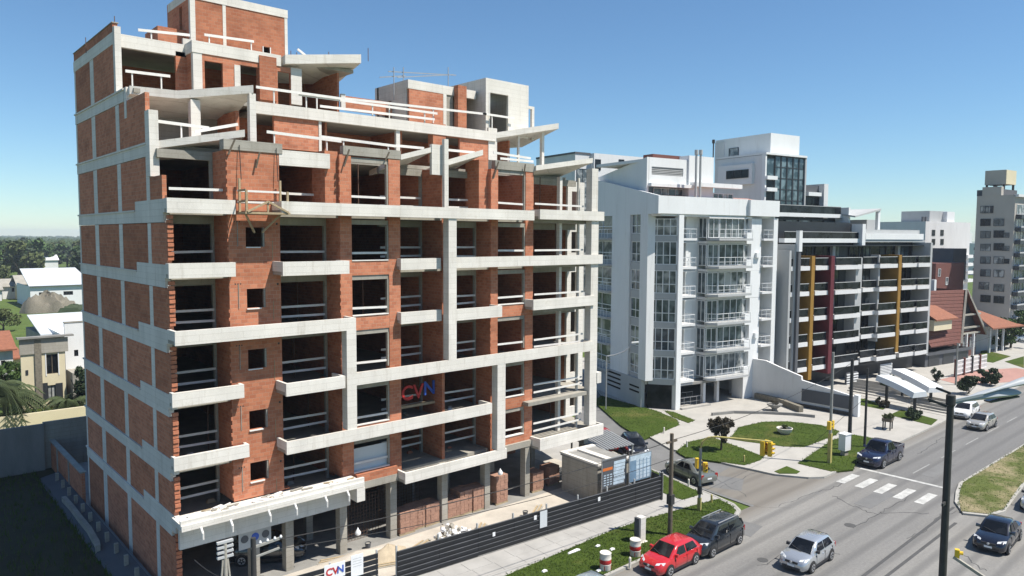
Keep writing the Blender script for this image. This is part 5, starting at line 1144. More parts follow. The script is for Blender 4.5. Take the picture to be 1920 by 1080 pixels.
car('people_carrier', 'charcoal people carrier with silver roof rails parked ahead of the red hatchback', 'charcoal', *wheels_at((1336, 1045), (1382.6, 1021), 1.74, 0), 0, 4.3, 1.74, 1.62, 'mpv', hood=0.9)
car('hatchback_car', 'silver hatchback driving along the open avenue lane', 'silver', *wheels_at((1519.6, 1076), (1556.7, 1050), 1.66, 0), rad(1.5), 3.85, 1.66, 1.46, 'hatch')
car('pickup_truck', 'dark navy double cab pickup truck parked by the stop line', 'navy', *wheels_at((1658.5, 878), (1684, 862.6), 1.9, 0), 0, 5.2, 1.92, 1.82, 'pickup', cat='pickup', hood=1.35)
car('hatchback_car', 'old beige hatchback driving behind the white car', 'beige', *wheels_at((1850, 808), (1864, 801), 1.62, 0), rad(-2), 3.9, 1.64, 1.42, 'hatch')
car('parked_car', 'white car parked at the far kerb beyond the white carport', 'whitecar', g(1816, 781).x, g(1816, 781).y+0.3, rad(2), 4.2, 1.75, 1.5, 'hatch')
q = g(1892, 1040); car('sedan_car', 'dark navy sedan driving on the carriageway beyond the grass median', 'ink', q.x+1.35, q.y+0.95, rad(3), 4.4, 1.75, 1.48, 'sedan', hood=1.05)
q = g(1925, 985); car('sedan_car', 'silver car following the dark navy sedan', 'silver', q.x+4.6, q.y+0.3, rad(3), 4.2, 1.74, 1.46, 'hatch')
a, b = g(1297, 907), g(1259, 890); nn = Vector(((b-a).y, -(b-a).x, 0)).normalized()*0.8; a = a+nn; b = b+nn; car('saloon_car', 'grey green saloon parked in the side street with stickers on its boot', 'greygreen', (a.x+b.x)/2, (a.y+b.y)/2, math.atan2((b-a).y, (b-a).x)+math.pi, 4.3, 1.72, 1.45, 'sedan', hood=1.05)
q = g(1132, 838); car('parked_car', 'small red car parked in the side street behind the site hut', 'red', q.x, q.y, rad(60), 3.8, 1.64, 1.45, 'hatch')
q = g(1195, 850); car('parked_car', 'black car parked beside the banners in the side street', 'ink', q.x-0.2, q.y+0.2, rad(52), 4.2, 1.74, 1.5, 'hatch')
q = g(487, 1078, 0.15); car('parked_car', 'dusty car standing in the dark open ground floor', 'charcoal', q.x+1.2, 38.6, rad(150), 4.0, 1.7, 1.45, 'hatch', ground=0.15)
q = g(1862, 652); car('parked_car', 'silver family car parked before the orange roofed wing', 'silver', q.x, q.y, rad(160), 4.2, 1.72, 1.55, 'mpv', hood=0.9)
q = g(1912, 640); car('parked_car', 'white car parked under trees at the grey tower', 'whitecar', q.x, q.y, rad(160), 4.2, 1.72, 1.5, 'hatch')
q = g(1080, 1099, 1.4); car('parked_car', 'pale blue car whose roof shows beside the red hatchback', 'paleblue', q.x+0.3, 23.4, 0, 4.2, 1.74, 1.5, 'hatch')
# ============================================================ street furniture, hoarding, site things
def txt(parent, s, size, loc, rot, m, ext=0.01, bold=0.0, name='lettering'):
    c = bpy.data.curves.new(name, 'FONT'); c.body = s; c.size = size; c.extrude = ext; c.offset = bold; c.align_x = 'CENTER'; c.align_y = 'CENTER'
    o = bpy.data.objects.new(name, c); me = bpy.data.meshes.new_from_object(o); bpy.data.objects.remove(o); bpy.data.curves.remove(c)
    me.materials.clear(); me.materials.append(MT[m]); o = link(name, me, parent); o.location = loc; o.rotation_euler = rot; return o
# ---- hoarding of black horizontal sheets along the pavement
FA, FB = Vector((20.2, 31.48, 0)), Vector((40.35, 29.93, 0))
hd = thing('site_hoarding', 'long black sheet metal hoarding along the pavement', 'fence', tuple(FA), math.atan2(FB.y-FA.y, FB.x-FA.x)); Lh = (FB-FA).length
NP = 8; w = Lh/NP; SM = None
Hf = 1.62; ns = 6; sh = Hf/ns
for i in range(NP):
    for k in range(ns):
        z = 0.17+k*sh
        if SM is None:
            mb = MB(); p = [(-0.0, 0), (0.0, 0.035), (-0.05, sh*0.55), (-0.05, sh*0.9), (0.01, sh*0.98), (0.03, sh*0.98), (-0.02, sh*0.9), (-0.02, sh*0.55), (0.03, 0.035), (0.03, 0)]
            p = [(-0.012, 0.0), (-0.055, sh*0.5), (-0.055, sh*0.8), (-0.0, sh*0.97), (0.03, sh*0.97), (0.03, 0)]
            mb.loft([[(0, a, c) for a, c in p], [(w-0.015, a, c) for a, c in p]]); o = mb.build('sheet', 'fence', hd); SM = o.data
            mb = MB(); mb.box(0, w-0.015, -0.07, -0.003, sh*0.94, sh*1.0); ol = mb.build('sheet_lip', 'fencelip', None); ol.parent = o; LM = ol.data
        else:
            o = link('sheet', SM, hd); ol = link('sheet_lip', LM); ol.parent = o
        o.location = (i*w, random.uniform(-0.012, 0.012), z); o.rotation_euler = (random.uniform(-.02, .02), random.uniform(-.002, .002), 0)
for i in range(NP+1): MB().box(i*w-0.04, i*w+0.04, 0.05, 0.13, 0.1, 2.05).build('post', 'greyr', hd)
box('end_post', 'dsteel', hd, Lh-0.02, Lh+0.1, -0.1, 0.12, 0.1, 2.0); box('base_gap', 'concdark', hd, 0, Lh, -0.02, 0.03, 0.1, 0.2)
for u, z, s in ((14.2, 1.35, 0.2), (6.0, 1.1, 0.18), (9.0, 1.35, 0.2)): box('notice', 'paper', hd, u, u+s, -0.1, -0.085, z, z+s*1.3)
box('sign_plate', 'zinc', hd, 9.45, 10.0, -0.11, -0.09, 0.75, 1.75)
# return of the hoarding at the corner
hr = thing('side_hoarding', 'dark sheet hoarding along the side street behind the banners', 'fence', (40.4, 29.95, 0), rad(74))
for k in range(6):
    o = link('sheet', SM, hr); o.location = (0, 0, 0.17+k*sh); o.scale = (2.8, 1, 1)
for i in range(4): box('post', 'greyr', hr, i*2.3, i*2.3+0.08, -0.18, -0.1, 0.1, 2.0)
# gate section on the left, with its boards and papers
G1 = g(709, 1099, 0.15); fgt = Frame(G1.x, G1.y, -4.4); Lg = 0.0
gt = fgt.thing('site_gate', 'black slatted site gate with a white company board and a paper sheet', 'gate')
for k in range(6):
    z = 0.2+k*0.29; box('slat', 'fence', gt, -5.2, Lg, -0.02, 0.02, z, z+0.235); box('slat_edge', 'fencelip', gt, -5.2, Lg, -0.032, -0.021, z+0.235, z+0.262)
for u in (-5.2, -2.6, -0.08): box('post', 'greyr', gt, u, u+0.08, 0.03, 0.1, 0.1, 2.05)
ua, ub2 = fgt.U(607, 0, 1068), fgt.U(646, 0, 1068); za = fgt.uz(646, 1050, 0)[1]; um = (ua+ub2)/2; wd = ub2-ua
box('sign_board', 'paper', gt, ua, ub2, -0.07, -0.045, za-0.75, za); txt(gt, 'CV', wd*0.46, (um-wd*0.13, -0.08, za-0.38), (rad(90), 0, 0), 'red', 0.008, 0.012); txt(gt, 'N', wd*0.46, (um+wd*0.27, -0.08, za-0.38), (rad(90), 0, 0), 'blue', 0.008, 0.012)
pa_, pb2 = fgt.U(657, 0, 1055), fgt.U(680, 0, 1055); zp = fgt.uz(668, 1039, 0)[1]
box('paper_sheet', 'paper', gt, pa_, pb2, -0.07, -0.045, zp-1.1, zp)
for j in range(4): box('print_line', 'greyr', gt, pa_+0.1, pb2-0.1, -0.075, -0.071, zp-0.2-j*0.13, zp-0.18-j*0.13)
# company letters hanging in the second floor opening
cl = thing('company_letters', 'large red and blue letters CVN hanging in a second floor opening', 'sign', (24.7, 37.4, 7.6))
txt(cl, 'CV', 1.25, (0.45, 0, 0.75), (rad(90), 0, 0), 'red', 0.04, 0.02); txt(cl, 'N', 1.2, (1.75, 0.05, 0.85), (rad(90), 0, 0), 'blue', 0.04, 0.02); box('bearer', 'rawwood', cl, -0.6, 2.2, 0.05, 0.4, -0.15, 0.0)
box('hanger', 'cable', cl, -0.2, -0.18, 0, 0.02, 1.0, 2.2); box('hanger', 'cable', cl, 1.6, 1.62, 0, 0.02, 1.2, 2.2)
cl.location.z = 7.65
# service sign hung under the canopy (three round symbols)
ss = thing('service_sign', 'grey board with three round symbols hung under the canopy', 'sign', (14.9, 36.25, 2.05))
box('board', 'greyr', ss, -1.05, 0.65, 0, 0.04, 0, 0.95)
for u, m_ in ((-0.75, 'dgrey'), (-0.2, 'blue'), (0.35, 'dgrey')):
    o = MB().lathe([(0.2, 0), (0.2, 0.015)], (0, 0, 0), 14).build('symbol', m_, ss); o.location = (u, -0.002, 0.52); o.rotation_euler = (rad(90), 0, 0)
# ---- site hut with white roof frame
hut = thing('site_hut', 'small grey block site hut with pale concrete roof beams behind the hoarding', 'hut', (36.2, 32.0, 0.15), rad(-4.4))
hp = lambda px, py: (g(px, py, 0.15))
mb = MB(); wall_cells(mb, 0, 3.0, 0, 0.15, 0, 2.55, [(1.6, 2.2, 1.1, 1.6)]); mb.build('front_wall', 'concraw', hut)
box('side_wall', 'concraw', hut, 0, 0.15, 0.15, 3.6, 0, 2.55); box('side_wall', 'concraw', hut, 2.85, 3.0, 0.15, 3.6, 0, 2.55); box('back_wall', 'concraw', hut, 0.15, 2.85, 3.45, 3.6, 0, 2.55)
box('roof_slab', 'concdark', hut, -0.05, 3.05, -0.1, 3.7, 2.55, 2.68)
for u0, u1, v0, v1 in ((-0.08, 3.08, -0.14, 0.16), (-0.08, 3.08, 3.4, 3.75), (-0.08, 0.2, 0.16, 3.4), (1.3, 1.8, 0.16, 3.4)): box('roof_beam', 'conc', hut, u0, u1, v0, v1, 2.683, 2.8)
hut2 = thing('site_lean_to', 'corrugated grey lean-to roof behind the site hut', 'shed', (39.3, 35.0, 0.15), rad(-10))
for j in range(14): MB().hexa([(j*0.27, 0, 2.35), (j*0.27+0.2, 0, 2.35), (j*0.27+0.2, 3.2, 2.75), (j*0.27, 3.2, 2.75), (j*0.27+0.03, 0, 2.41), (j*0.27+0.17, 0, 2.41), (j*0.27+0.17, 3.2, 2.81), (j*0.27+0.03, 3.2, 2.81)]).build('corrugation', 'steel', hut2)
for u, v, z in ((0.1, 0.1, 2.35), (3.6, 0.1, 2.35), (0.1, 3.0, 2.7), (3.6, 3.0, 2.7)): box('post', 'greypole', hut2, u, u+0.1, v, v+0.1, 0, z)
# ---- banners on frames above the hoarding
def banner(label, px0, px1, yt, yb, off, kind):
    A = FA+(FB-FA).normalized()*0; d = (FB-FA).normalized(); nrm = Vector((-d.y, d.x, 0))
    f = Frame(A.x+nrm.x*off, A.y+nrm.y*off, math.degrees(hd.rotation_euler[2])); u0, zt = f.uz(px0, yt, 0); u1, zt1 = f.uz(px1, yt-18, 0); zb = f.uz(px0, yb, 0)[1]
    t = f.thing('banner', label, 'banner', 'printed banners above the hoarding'); zt = (zt+zt1)/2
    box('sheet', 'glasst' if kind else 'ink', t, u0, u1, 0, 0.02, zb, zt) if False else MB().box(u0, u1, 0, 0.02, zb, zt).build('sheet', 'dgrey' if kind == 0 else 'bannerblue', t)
    for u in (u0-0.06, u1): box('pole', 'steel', t, u, u+0.06, 0.0, 0.06, 0.1, zt+0.05)
    box('top_bar', 'steel', t, u0, u1, -0.01, 0.05, zt, zt+0.06)
    return t, u0, u1, zb, zt
MT['bannerblue'] = plain('banner_blue', (0.17, 0.27, 0.38), 0.6, 0.4, 1.2, 0); MT['bannerpale'] = plain('banner_pale', (0.50, 0.60, 0.68), 0.6, 0.35, 2.5, 0); MT['orange'] = plain('banner_orange', (0.62, 0.16, 0.03), 0.6, 0.1, 2, 0)
t, u0, u1, zb, zt = banner('dark banner with an orange stripe and a pale printed building', 1130, 1174, 868, 918, 1.2, 0)
w = u1-u0
box('print_stripe', 'orange', t, u0+0.02, u0+w*0.42, -0.006, 0, zb+(zt-zb)*0.62, zb+(zt-zb)*0.72); 
mb = MB()
for j in range(7):
    a = u0+w*0.44; mb.box(a+random.uniform(0, .1), u0+w*0.98-random.uniform(0, .15), -0.008, -0.001, zb+(zt-zb)*(0.06+j*0.12), zb+(zt-zb)*(0.06+j*0.12)+0.2)
mb.build('printed_building', 'bannerpale', t)
mb = MB()
for j in range(5):
    for i in range(3): mb.box(u0+0.12+i*w*0.13, u0+0.12+i*w*0.13+w*0.09, -0.006, 0, zb+(zt-zb)*(0.1+j*0.085), zb+(zt-zb)*(0.1+j*0.085)+0.07)
mb.build('printed_text', 'bannerpale', t)
t, u0, u1, zb, zt = banner('blue banner printed with a pale white apartment building', 1181, 1221, 860, 905, 1.0, 1)
mb = MB(); w = u1-u0
for j in range(6):
    for i in range(4): mb.box(u0+w*(0.30+i*0.17), u0+w*(0.43+i*0.17), -0.008, -0.001, zb+(zt-zb)*(0.05+j*0.14), zb+(zt-zb)*(0.05+j*0.14)+0.22)
mb.build('printed_building', 'bannerpale', t); box('printed_sky', 'bannerpale', t, u0+0.05, u1-0.05, -0.005, 0, zt-0.35, zt-0.03)
# ---- brick pallets in the ground floor
PM = None
def pallet(cx, cy, rows, label, rz=0.0, nx=3, ny=3):
    global PM
    t = thing('brick_pallet', label, 'bricks', (cx, cy, 0.15), rz, 'pallets of hollow bricks on the ground floor')
    for k in range(3): box('pallet_board', 'rawwood', t, -0.55, 0.55, -0.5+k*0.42, -0.38+k*0.42, 0, 0.12)
    for r in range(rows):
        for i in range(nx):
            for j in range(ny):
                if 0 < i < nx-1 and 0 < j < ny-1 and r < rows-1: continue
                if PM is None: o = MB().box(-0.165, 0.165, -0.165, 0.165, 0, 0.17).build('brick', 'palletbrick', t); PM = o.data
                else: o = link('brick', PM, t)
                o.location = ((i-(nx-1)/2)*0.345+random.uniform(-.012, .012), (j-(ny-1)/2)*0.345+random.uniform(-.012, .012), 0.12+r*0.182); o.rotation_euler = (0, 0, random.uniform(-.05, .05))
    return t
PL = [(765, 1002, 7, 'brick pallet topped with one loose brick beside the bent wire mesh'), (788, 992, 7, 'brick pallet between the topped one and the column'), (812, 985, 7, 'brick pallet touching the brick faced column'),
      (853, 972, 6, 'low brick pallet just past the brick faced column'), (875, 965, 8, 'higher brick pallet with a loose brick on the corner'), (900, 958, 8, 'brick pallet with a tilted sheet of bricks on top'),
      (942, 945, 10, 'tallest brick pallet between two slim columns'), (1010, 922, 7, 'brick pallet in the shaded far end of the ground floor'), (1040, 910, 7, 'last brick pallet in the shade beside the site hut')]
for i, (px, py, r, lab) in enumerate(PL):
    q = g(px, py, 0.15); pallet(q.x, q.y+0.55, r, lab, random.uniform(-.05, .05))
# wire mesh leaning inside
for n, (xa, xb_, y, zt, lab) in enumerate(((20.6, 23.0, 37.6, 2.6, 'rusty wire mesh sheet standing between ground floor columns'), (23.6, 26.8, 38.8, 3.0, 'rusty wire mesh sheet behind the stacked brick pallets'))):
    t = thing('wire_mesh', lab, 'mesh', (xa, y, 0.15)); mb = MB(); k = 0.0
    while k <= xb_-xa: mb.box(k, k+0.018, -0.01, 0.01, 0, zt); k += 0.2
    k = 0.0
    while k <= zt: mb.box(0, xb_-xa, -0.02, -0.0105, k, k+0.018); k += 0.2
    mb.build('mesh_bars', 'rust', t)
# heaps: sand, rubble, sacks, boards
def heap(name, label, cat, cx, cy, rx, ry, h, m, z0=0.15, n=22, seed=1, pw=1.3, rough=0.04):
    rnd = random.Random(seed); mb = MB(); R = 7; i0 = 0
    ph = [rnd.uniform(0, 6.28) for _ in range(6)]
    for r in range(R+1):
        for k in range(n):
            a = 2*math.pi*k/n; f = r/R; wob = 1+0.16*math.sin(2*a+ph[0])+0.1*math.sin(5*a+ph[1])
            z = h*(1-f)**pw*(1+0.25*math.sin(3*a+ph[2])*f)+rnd.uniform(-rough, rough)*h*(r < R)
            mb.v.append((cx+rx*f*wob*math.cos(a), cy+ry*f*wob*math.sin(a), max(z, 0)+z0 if r < R else z0-0.02))
    for r in range(R):
        for k in range(n): mb.f.append((r*n+k, (r+1)*n+k, (r+1)*n+(k+1) % n, r*n+(k+1) % n))
    mb.f.append(tuple(range(n)))
    return tag(mb.build(name, m, None, smooth=True), label, cat)
q = g(728, 1042, 0.15); heap('sand_heap', 'heap of yellow sand spilling beside the open gate', 'sand', q.x, q.y, 1.3, 1.1, 0.7, 'sand')
q = g(668, 1045, 0.15); heap('dirt_heap', 'flat pale dirt heap before the ground floor column', 'dirt', q.x, q.y, 2.4, 0.9, 0.35, 'site', seed=4)
rb = thing('rubble_heap', 'heap of white broken rubble and sacks by the hoarding', 'rubble', tuple(g(848, 1003, 0.15)))
rnd = random.Random(3)
for i in range(70):
    s = rnd.uniform(0.06, 0.2); o = MB().hexa([(rnd.uniform(-1, -.5)*s, rnd.uniform(-1, -.5)*s, 0), (rnd.uniform(.5, 1)*s, rnd.uniform(-1, -.5)*s, 0), (rnd.uniform(.5, 1)*s, rnd.uniform(.5, 1)*s, 0), (rnd.uniform(-1, -.5)*s, rnd.uniform(.5, 1)*s, 0), (-.6*s, -.6*s, s), (.6*s, -.5*s, s*1.1), (.5*s, .6*s, s*.9), (-.5*s, .6*s, s)]).build('rubble_piece', 'paper' if i % 3 else 'concraw', rb)
    rr = rnd.gauss(0, 0.75); o.location = (rr, rnd.gauss(0, 0.4), max(0, 0.35-abs(rr)*0.3)*rnd.random()); o.rotation_euler = (rnd.uniform(-.5, .5), rnd.uniform(-.5, .5), rnd.uniform(0, 3))
for i, (px, py, lab) in enumerate(((938, 884, 'white sack hanging before the tall brick pallet'), (671, 996, 'white sack hanging by the wire mesh'), (461, 931, 'grey cement sack left on the left end of the canopy'), (527, 910, 'pale cement sack left against the brick pier on the canopy'))):
    if i < 2: p = onY(px, py, 36.2)
    else: p = g(px, py, 4.55); p.z = 4.5
    o = MB().lathe([(0.02, 0.46), (0.05, 0.38), (0.1, 0.3), (0.17, 0.2), (0.16, 0.07), (0.07, 0)][::-1], tuple(p-Vector((0, 0, 0.25 if i < 2 else 0))), 9).build('sack', 'paper', None, smooth=True); tag(o, lab, 'sack')
dbr = thing('canopy_debris', 'scattered boards and plaster crumbs on top of the canopy', 'debris', (15, 35.8, 4.5))
for i in range(34):
    o = MB().bar((0, 0, 0.03), (rnd.uniform(0.1, 0.8), 0, 0.03+rnd.uniform(0, .06)), rnd.uniform(.05, .16), rnd.uniform(.03, .07)).build('board_scrap', rnd.choice(['plank', 'concraw', 'paper', 'rawwood']), dbr)
    o.location = (rnd.uniform(-4, 5), rnd.uniform(-.35, .6), rnd.uniform(0, .03)); o.rotation_euler = (0, 0, rnd.uniform(-.5, .5))
# suspended work platform on pier 1
wp = thing('work_platform', 'wooden suspended work platform hung on the brick pier', 'platform', (14.15, 35.3, 19.05))
box('deck', 'rawwood', wp, 0, 2.3, 0, 1.0, 0, 0.1)
for u in (0.05, 2.15):
    for v in (0.05, 0.9): box('upright', 'rawwood', wp, u, u+0.1, v, v+0.1, 0.1, 1.75 if v > 0.5 else 1.15)
for z in (0.55, 1.1): box('rail', 'plank', wp, 0, 2.3, 0.92, 0.97, z, z+0.1); box('side_rail', 'rawwood', wp, 0.02, 0.06, 0, 1.0, z, z+0.1)
MB().bar((0.1, 0, 0.1), (1.15, 0, 0.62), 0.09, 0.09).bar((1.15, 0, 0.62), (2.2, 0, 0.1), 0.09, 0.09).bar((1.15, 0.05, 0.1), (1.15, 0.05, 0.6), 0.08, 0.08).build('truss', 'rawwood', wp)
MB().bar((0.2, 0.5, 0), (0.9, 1.15, -0.9), 0.08, 0.08).bar((2.0, 0.5, 0), (1.3, 1.15, -0.9), 0.08, 0.08).build('brace', 'rawwood', wp)
for u in (0.2, 2.1): MB().tube((u, 0.95, 1.7), (u, 1.1, 3.4), 0.02, 6).build('rope', 'cable', wp)
# ---- poles, signals, lamps, cables
def pole_from(px, py, ptop, z=0.15):
    b = g(px, py, z); d = ray(*ptop); t = Vector((d.x, d.y)).dot(Vector((b.x, b.y)))/(d.x**2+d.y**2); return b, CC.z+d.z*t
WIRES = {}
def utility_pole(name, label, px, py, ptop, r, m, cat='pole', arms=True):
    b, zt = pole_from(px, py, ptop); t = thing(name, label, cat, tuple(b))
    MB().lathe([(r*1.25, -0.1), (r*1.1, 0.5), (r*0.85, zt-b.z)], (0, 0, 0), 12).build('shaft', m, t, smooth=True)
    return t, b, zt
t1, p1, z1 = utility_pole('utility_pole', 'thin dark wooden utility pole on the lawn behind the red hatchback', 1256, 1003, (1246, 812), 0.13, 'pole')
MB().box(-0.5, 0.5, -0.05, 0.05, z1-0.7, z1-0.58).build('crossarm', 'pole', t1)
for u in (-0.4, 0.0, 0.4): MB().lathe([(0.03, 0), (0.05, 0.05), (0.03, 0.12)], (u, 0, z1-0.72), 8).build('insulator', 'paper', t1)
box('collar', 'dsteel', t1, -0.17, 0.17, -0.17, 0.17, 1.9, 2.5)
t2, p2, z2 = utility_pole('utility_pole', 'tall dark utility pole beside the white street cabinet', 1592, 843, (1583, 672), 0.15, 'dsteel')
t3, p3, z3 = utility_pole('utility_pole', 'slim dark pole standing behind the navy pickup', 1621, 838, (1623, 690), 0.1, 'dsteel')
t4, p4, z4 = utility_pole('signal_post', 'grey and yellow signal post on the corner lawn before the pickup', 1555, 868, (1556, 660), 0.11, 'greypole', 'traffic light')
box('yellow_sleeve', 'polepaint', t4, -0.13, 0.13, -0.13, 0.13, 0.0, 2.4)
def signal_head(parent, loc, rz, n=3):
    o = MB().box(-0.17, 0.17, -0.14, 0.14, 0, 0.33*n+0.1).build('signal_head', 'tlyellow', parent); o.location = loc; o.rotation_euler = (0, 0, rz); o.scale = (0.8, 0.8, 0.85)
    for k, m_ in zip(range(n), ('leafd', 'orange', 'red')):
        l = MB().lathe([(0.11, 0), (0.11, 0.02)], (0, 0, 0), 12).build('signal_lens', m_, None); l.parent = o; l.matrix_local = Matrix.Translation((0, -0.142, 0.22+k*0.33)) @ Matrix.Rotation(math.pi/2, 4, 'X')
        v = MB(); 
        for j in range(7):
            a = math.pi*(j/6); b = math.pi*((j+1)/6)
            if j < 6: v.hexa([(0.13*math.cos(a), 0, 0.13*math.sin(a)), (0.13*math.cos(b), 0, 0.13*math.sin(b)), (0.13*math.cos(b), -0.22, 0.13*math.sin(b)), (0.13*math.cos(a), -0.22, 0.13*math.sin(a)), (0.15*math.cos(a), 0, 0.15*math.sin(a)), (0.15*math.cos(b), 0, 0.15*math.sin(b)), (0.15*math.cos(b), -0.22, 0.15*math.sin(b)), (0.15*math.cos(a), -0.22, 0.15*math.sin(a))])
        v = v.build('visor', 'tlyellow', None); v.parent = o; v.location = (0, -0.14, 0.22+k*0.33)
    return o
signal_head(t4, (0.25, 0, 2.75), rad(-90), 2); signal_head(t4, (-0.25, 0, 2.75), rad(90), 2)
b = g(1311, 957, 0.15); mast = thing('mast_signal', 'traffic light mast with yellow heads on a long arm over the crossing', 'traffic light', tuple(b), world_coords=True)
ztop = 5.1; end = g(1446, 828, 5.15); c1 = Vector((b.x, b.y, 4.3))
dirh = Vector((end.x-b.x, end.y-b.y, 0)); dl = dirh.normalized()
pts = [Vector((b.x, b.y, 0.1)), c1, c1+dl*0.12+Vector((0, 0, 0.45)), c1+dl*0.45+Vector((0, 0, 0.75)), c1+dl*0.95+Vector((0, 0, 0.85)), end]
MB().path(pts[:2], 0.09, 10).build('shaft', 'greypole', mast, smooth=True); MB().path(pts[1:], 0.06, 10).build('arm', 'polepaint', mast, smooth=True)
MB().box(b.x-0.1, b.x+0.1, b.y-0.1, b.y+0.1, 0.15, 1.0).build('base_sleeve', 'polepaint', mast); MB().box(b.x-0.11, b.x+0.11, b.y-0.11, b.y+0.11, 1.25, 1.8).build('black_band', 'trim', mast)
e = end-dl*0.5
for off, rz in ((Vector((0, 0, 0)), rad(100)), (dl*0.45, rad(10)), (dl*0.3+Vector((0.25, 0.2, 0)), rad(-80))):
    o = signal_head(mast, tuple(e+off-Vector((0, 0, 0.95))), rz); 
signal_head(mast, (b.x+0.28, b.y-0.2, 2.7), rad(-40), 2); signal_head(mast, (b.x+0.1, b.y+0.3, 2.9), rad(60), 2)
# bent street lamp by the white block
b, zt = pole_from(1160, 745, (1182, 672)); lamp = thing('street_lamp', 'thin curved grey street lamp by the side of the white block', 'street lamp', tuple(b))
b = g(1136, 768, 0.15); lamp.location = tuple(b); hd_ = Vector((0.78, -0.62, 0)); pts = [Vector((0, 0, 0)), Vector((0, 0, 5.6))]+[Vector((0, 0, 5.6))+hd_*(2.6*math.sin(a)**1.2)+Vector((0, 0, 1.5*(1-math.cos(a)))) for a in (0.4, 0.8, 1.15, 1.5)]
MB().path(pts, 0.06, 8).build('shaft', 'steel', lamp, smooth=True); e = pts[-1]; MB().bar(e, e+hd_*0.75+Vector((0, 0, 0.06)), 0.26, 0.13).build('lamp_head', 'frame', lamp)
# tall double lamp in the foreground
dd = 25.5; bx = (CC+ray(1783, 742)*dd); bz = bx.z
dl_ = thing('double_street_lamp', 'thick dark street lamp column with two grey cobra lamp heads', 'street lamp', (bx.x, bx.y, 0))
MB().lathe([(0.24, 0), (0.18, 0.3), (0.135, 3), (0.11, bz)], (0, 0, 0), 18).build('column', 'dsteel', dl_, smooth=True)
MB().lathe([(0.12, bz-0.35), (0.15, bz-0.3), (0.15, bz+0.02), (0.11, bz+0.05)], (0, 0, 0), 14).build('column_cap', 'dsteel', dl_)
def cobra(px0, py0, px1, py1, wd, hh):
    a = CC+ray(px0, py0)*dd; b2 = CC+ray(px1, py1)*dd*1.02; o = Vector((bx.x, bx.y, 0)); a = a-o; b2 = b2-o; d = (b2-a); secs = []
    s = Vector((-d.y, d.x, 0)).normalized()
    for f, w_, h_ in ((0, .12, .15), (0.25, .3, .4), (0.42, .62, .75), (0.6, .9, 1.0), (0.8, 1.0, .95), (0.93, .75, .6), (1.0, .3, .2)):
        c = a+d*f+Vector((0, 0, 0.10*math.sin(f*math.pi))); w2, h2 = wd*w_/2, hh*h_/2
        secs.append([tuple(c+s*(w2*math.cos(k*math.pi/5))+Vector((0, 0, h2*math.sin(k*math.pi/5)*(1.0 if math.sin(k*math.pi/5) > 0 else 0.55)))) for k in range(10)])
    h = MB().loft(secs).build('lamp_head', 'lampgrey', dl_, smooth=True)
    l = MB().bar(a+d*0.55+Vector((0, 0, -hh*0.25)), a+d*0.95+Vector((0, 0, -hh*0.2)), wd*0.55, 0.05).build('lamp_lens', 'glassc', None); l.parent = h
cobra(1776, 760, 1912, 736, 0.55, 0.46); cobra(1832, 742, 2010, 700, 0.55, 0.42)
MB().bar(CC+ray(1785, 752)*dd-Vector((bx.x, bx.y, 0)), CC+ray(1842, 740)*dd-Vector((bx.x, bx.y, 0)), 0.09, 0.09).build('arm', 'lampgrey', dl_)
MB().bar((0.2, 0, bz-5.6), (1.9, -1.2, bz-5.75), 0.09, 0.09).build('mast_arm', 'greyr', dl_)
pa = CC+ray(1788, 1044)*dd; pb_ = CC+ray(1856, 1084)*dd*0.97
o = [c for c in bpy.data.objects if c.name == 'mast_arm'][-1]; bpy.data.objects.remove(o)
MB().bar(pa-Vector((bx.x, bx.y, 0)), pb_-Vector((bx.x, bx.y, 0))+Vector((0, 0, -0.1)), 0.1, 0.1).build('mast_arm', 'concraw', dl_)
p = CC+ray(1791, 1040)*dd; signal_head(dl_, tuple(p-Vector((bx.x, bx.y, 0))+Vector((0.02, -0.05, -0.1))), rad(20), 1).scale = (0.5, 0.5, 0.7)
p = CC+ray(1768, 946)*dd-Vector((bx.x, bx.y, 0)); MB().bar(Vector((0, 0, p.z)), p+(p-Vector((0, 0, p.z)))*0.2, 0.06, 0.1).build('bracket', 'dsteel', dl_)
# stay bars at the head of the column, running back to the left
for (x0, y0, x1, y1) in ((1783, 738, 1755, 727), (1775, 762, 1740, 748)):
    MB().bar(CC+ray(x0, y0)*dd-Vector((bx.x, bx.y, 0)), CC+ray(x1, y1)*dd*1.01-Vector((bx.x, bx.y, 0)), 0.07, 0.08).build('rear_arm', 'dsteel', dl_)
# two electricity poles by the gate
b5 = onY(423, 1078, 27.2); z5 = onY(423, 1016, 27.2).z
ep = thing('electric_pole', 'pale electric pole with a rack of insulators before the dark ground floor', 'pole', (b5.x, b5.y, 0.15))
MB().lathe([(0.12, 0), (0.07, z5-0.2)], (0, 0, 0), 12).build('shaft', 'concraw', ep, smooth=True)
for k in range(4): MB().box(-0.3, 0.3, -0.06, 0.06, z5-0.75+k*0.19, z5-0.66+k*0.19).build('insulator_bar', 'greyr', ep)
for s in (-1, 1): MB().bar((s*0.2, 0, z5-2.0), (s*0.09, 0, z5-0.8), 0.06, 0.06).build('strut', 'concraw', ep)
b6 = onY(476, 1078, 27.6); z6 = onY(476, 1008, 27.6).z
ep2 = thing('electric_pole', 'dark electric pole with a crossarm of insulators next to the pale one', 'pole', (b6.x, b6.y, 0.15))
MB().lathe([(0.14, 0), (0.10, z6-0.15)], (0, 0, 0), 12).build('shaft', 'dsteel', ep2, smooth=True)
MB().bar((-0.1, 0, z6-0.55), (1.2, 0.1, z6-0.5), 0.09, 0.09).bar((0, 0, z6-0.95), (1.1, 0.1, z6-0.9), 0.07, 0.07).build('crossarm', 'greypole', ep2)
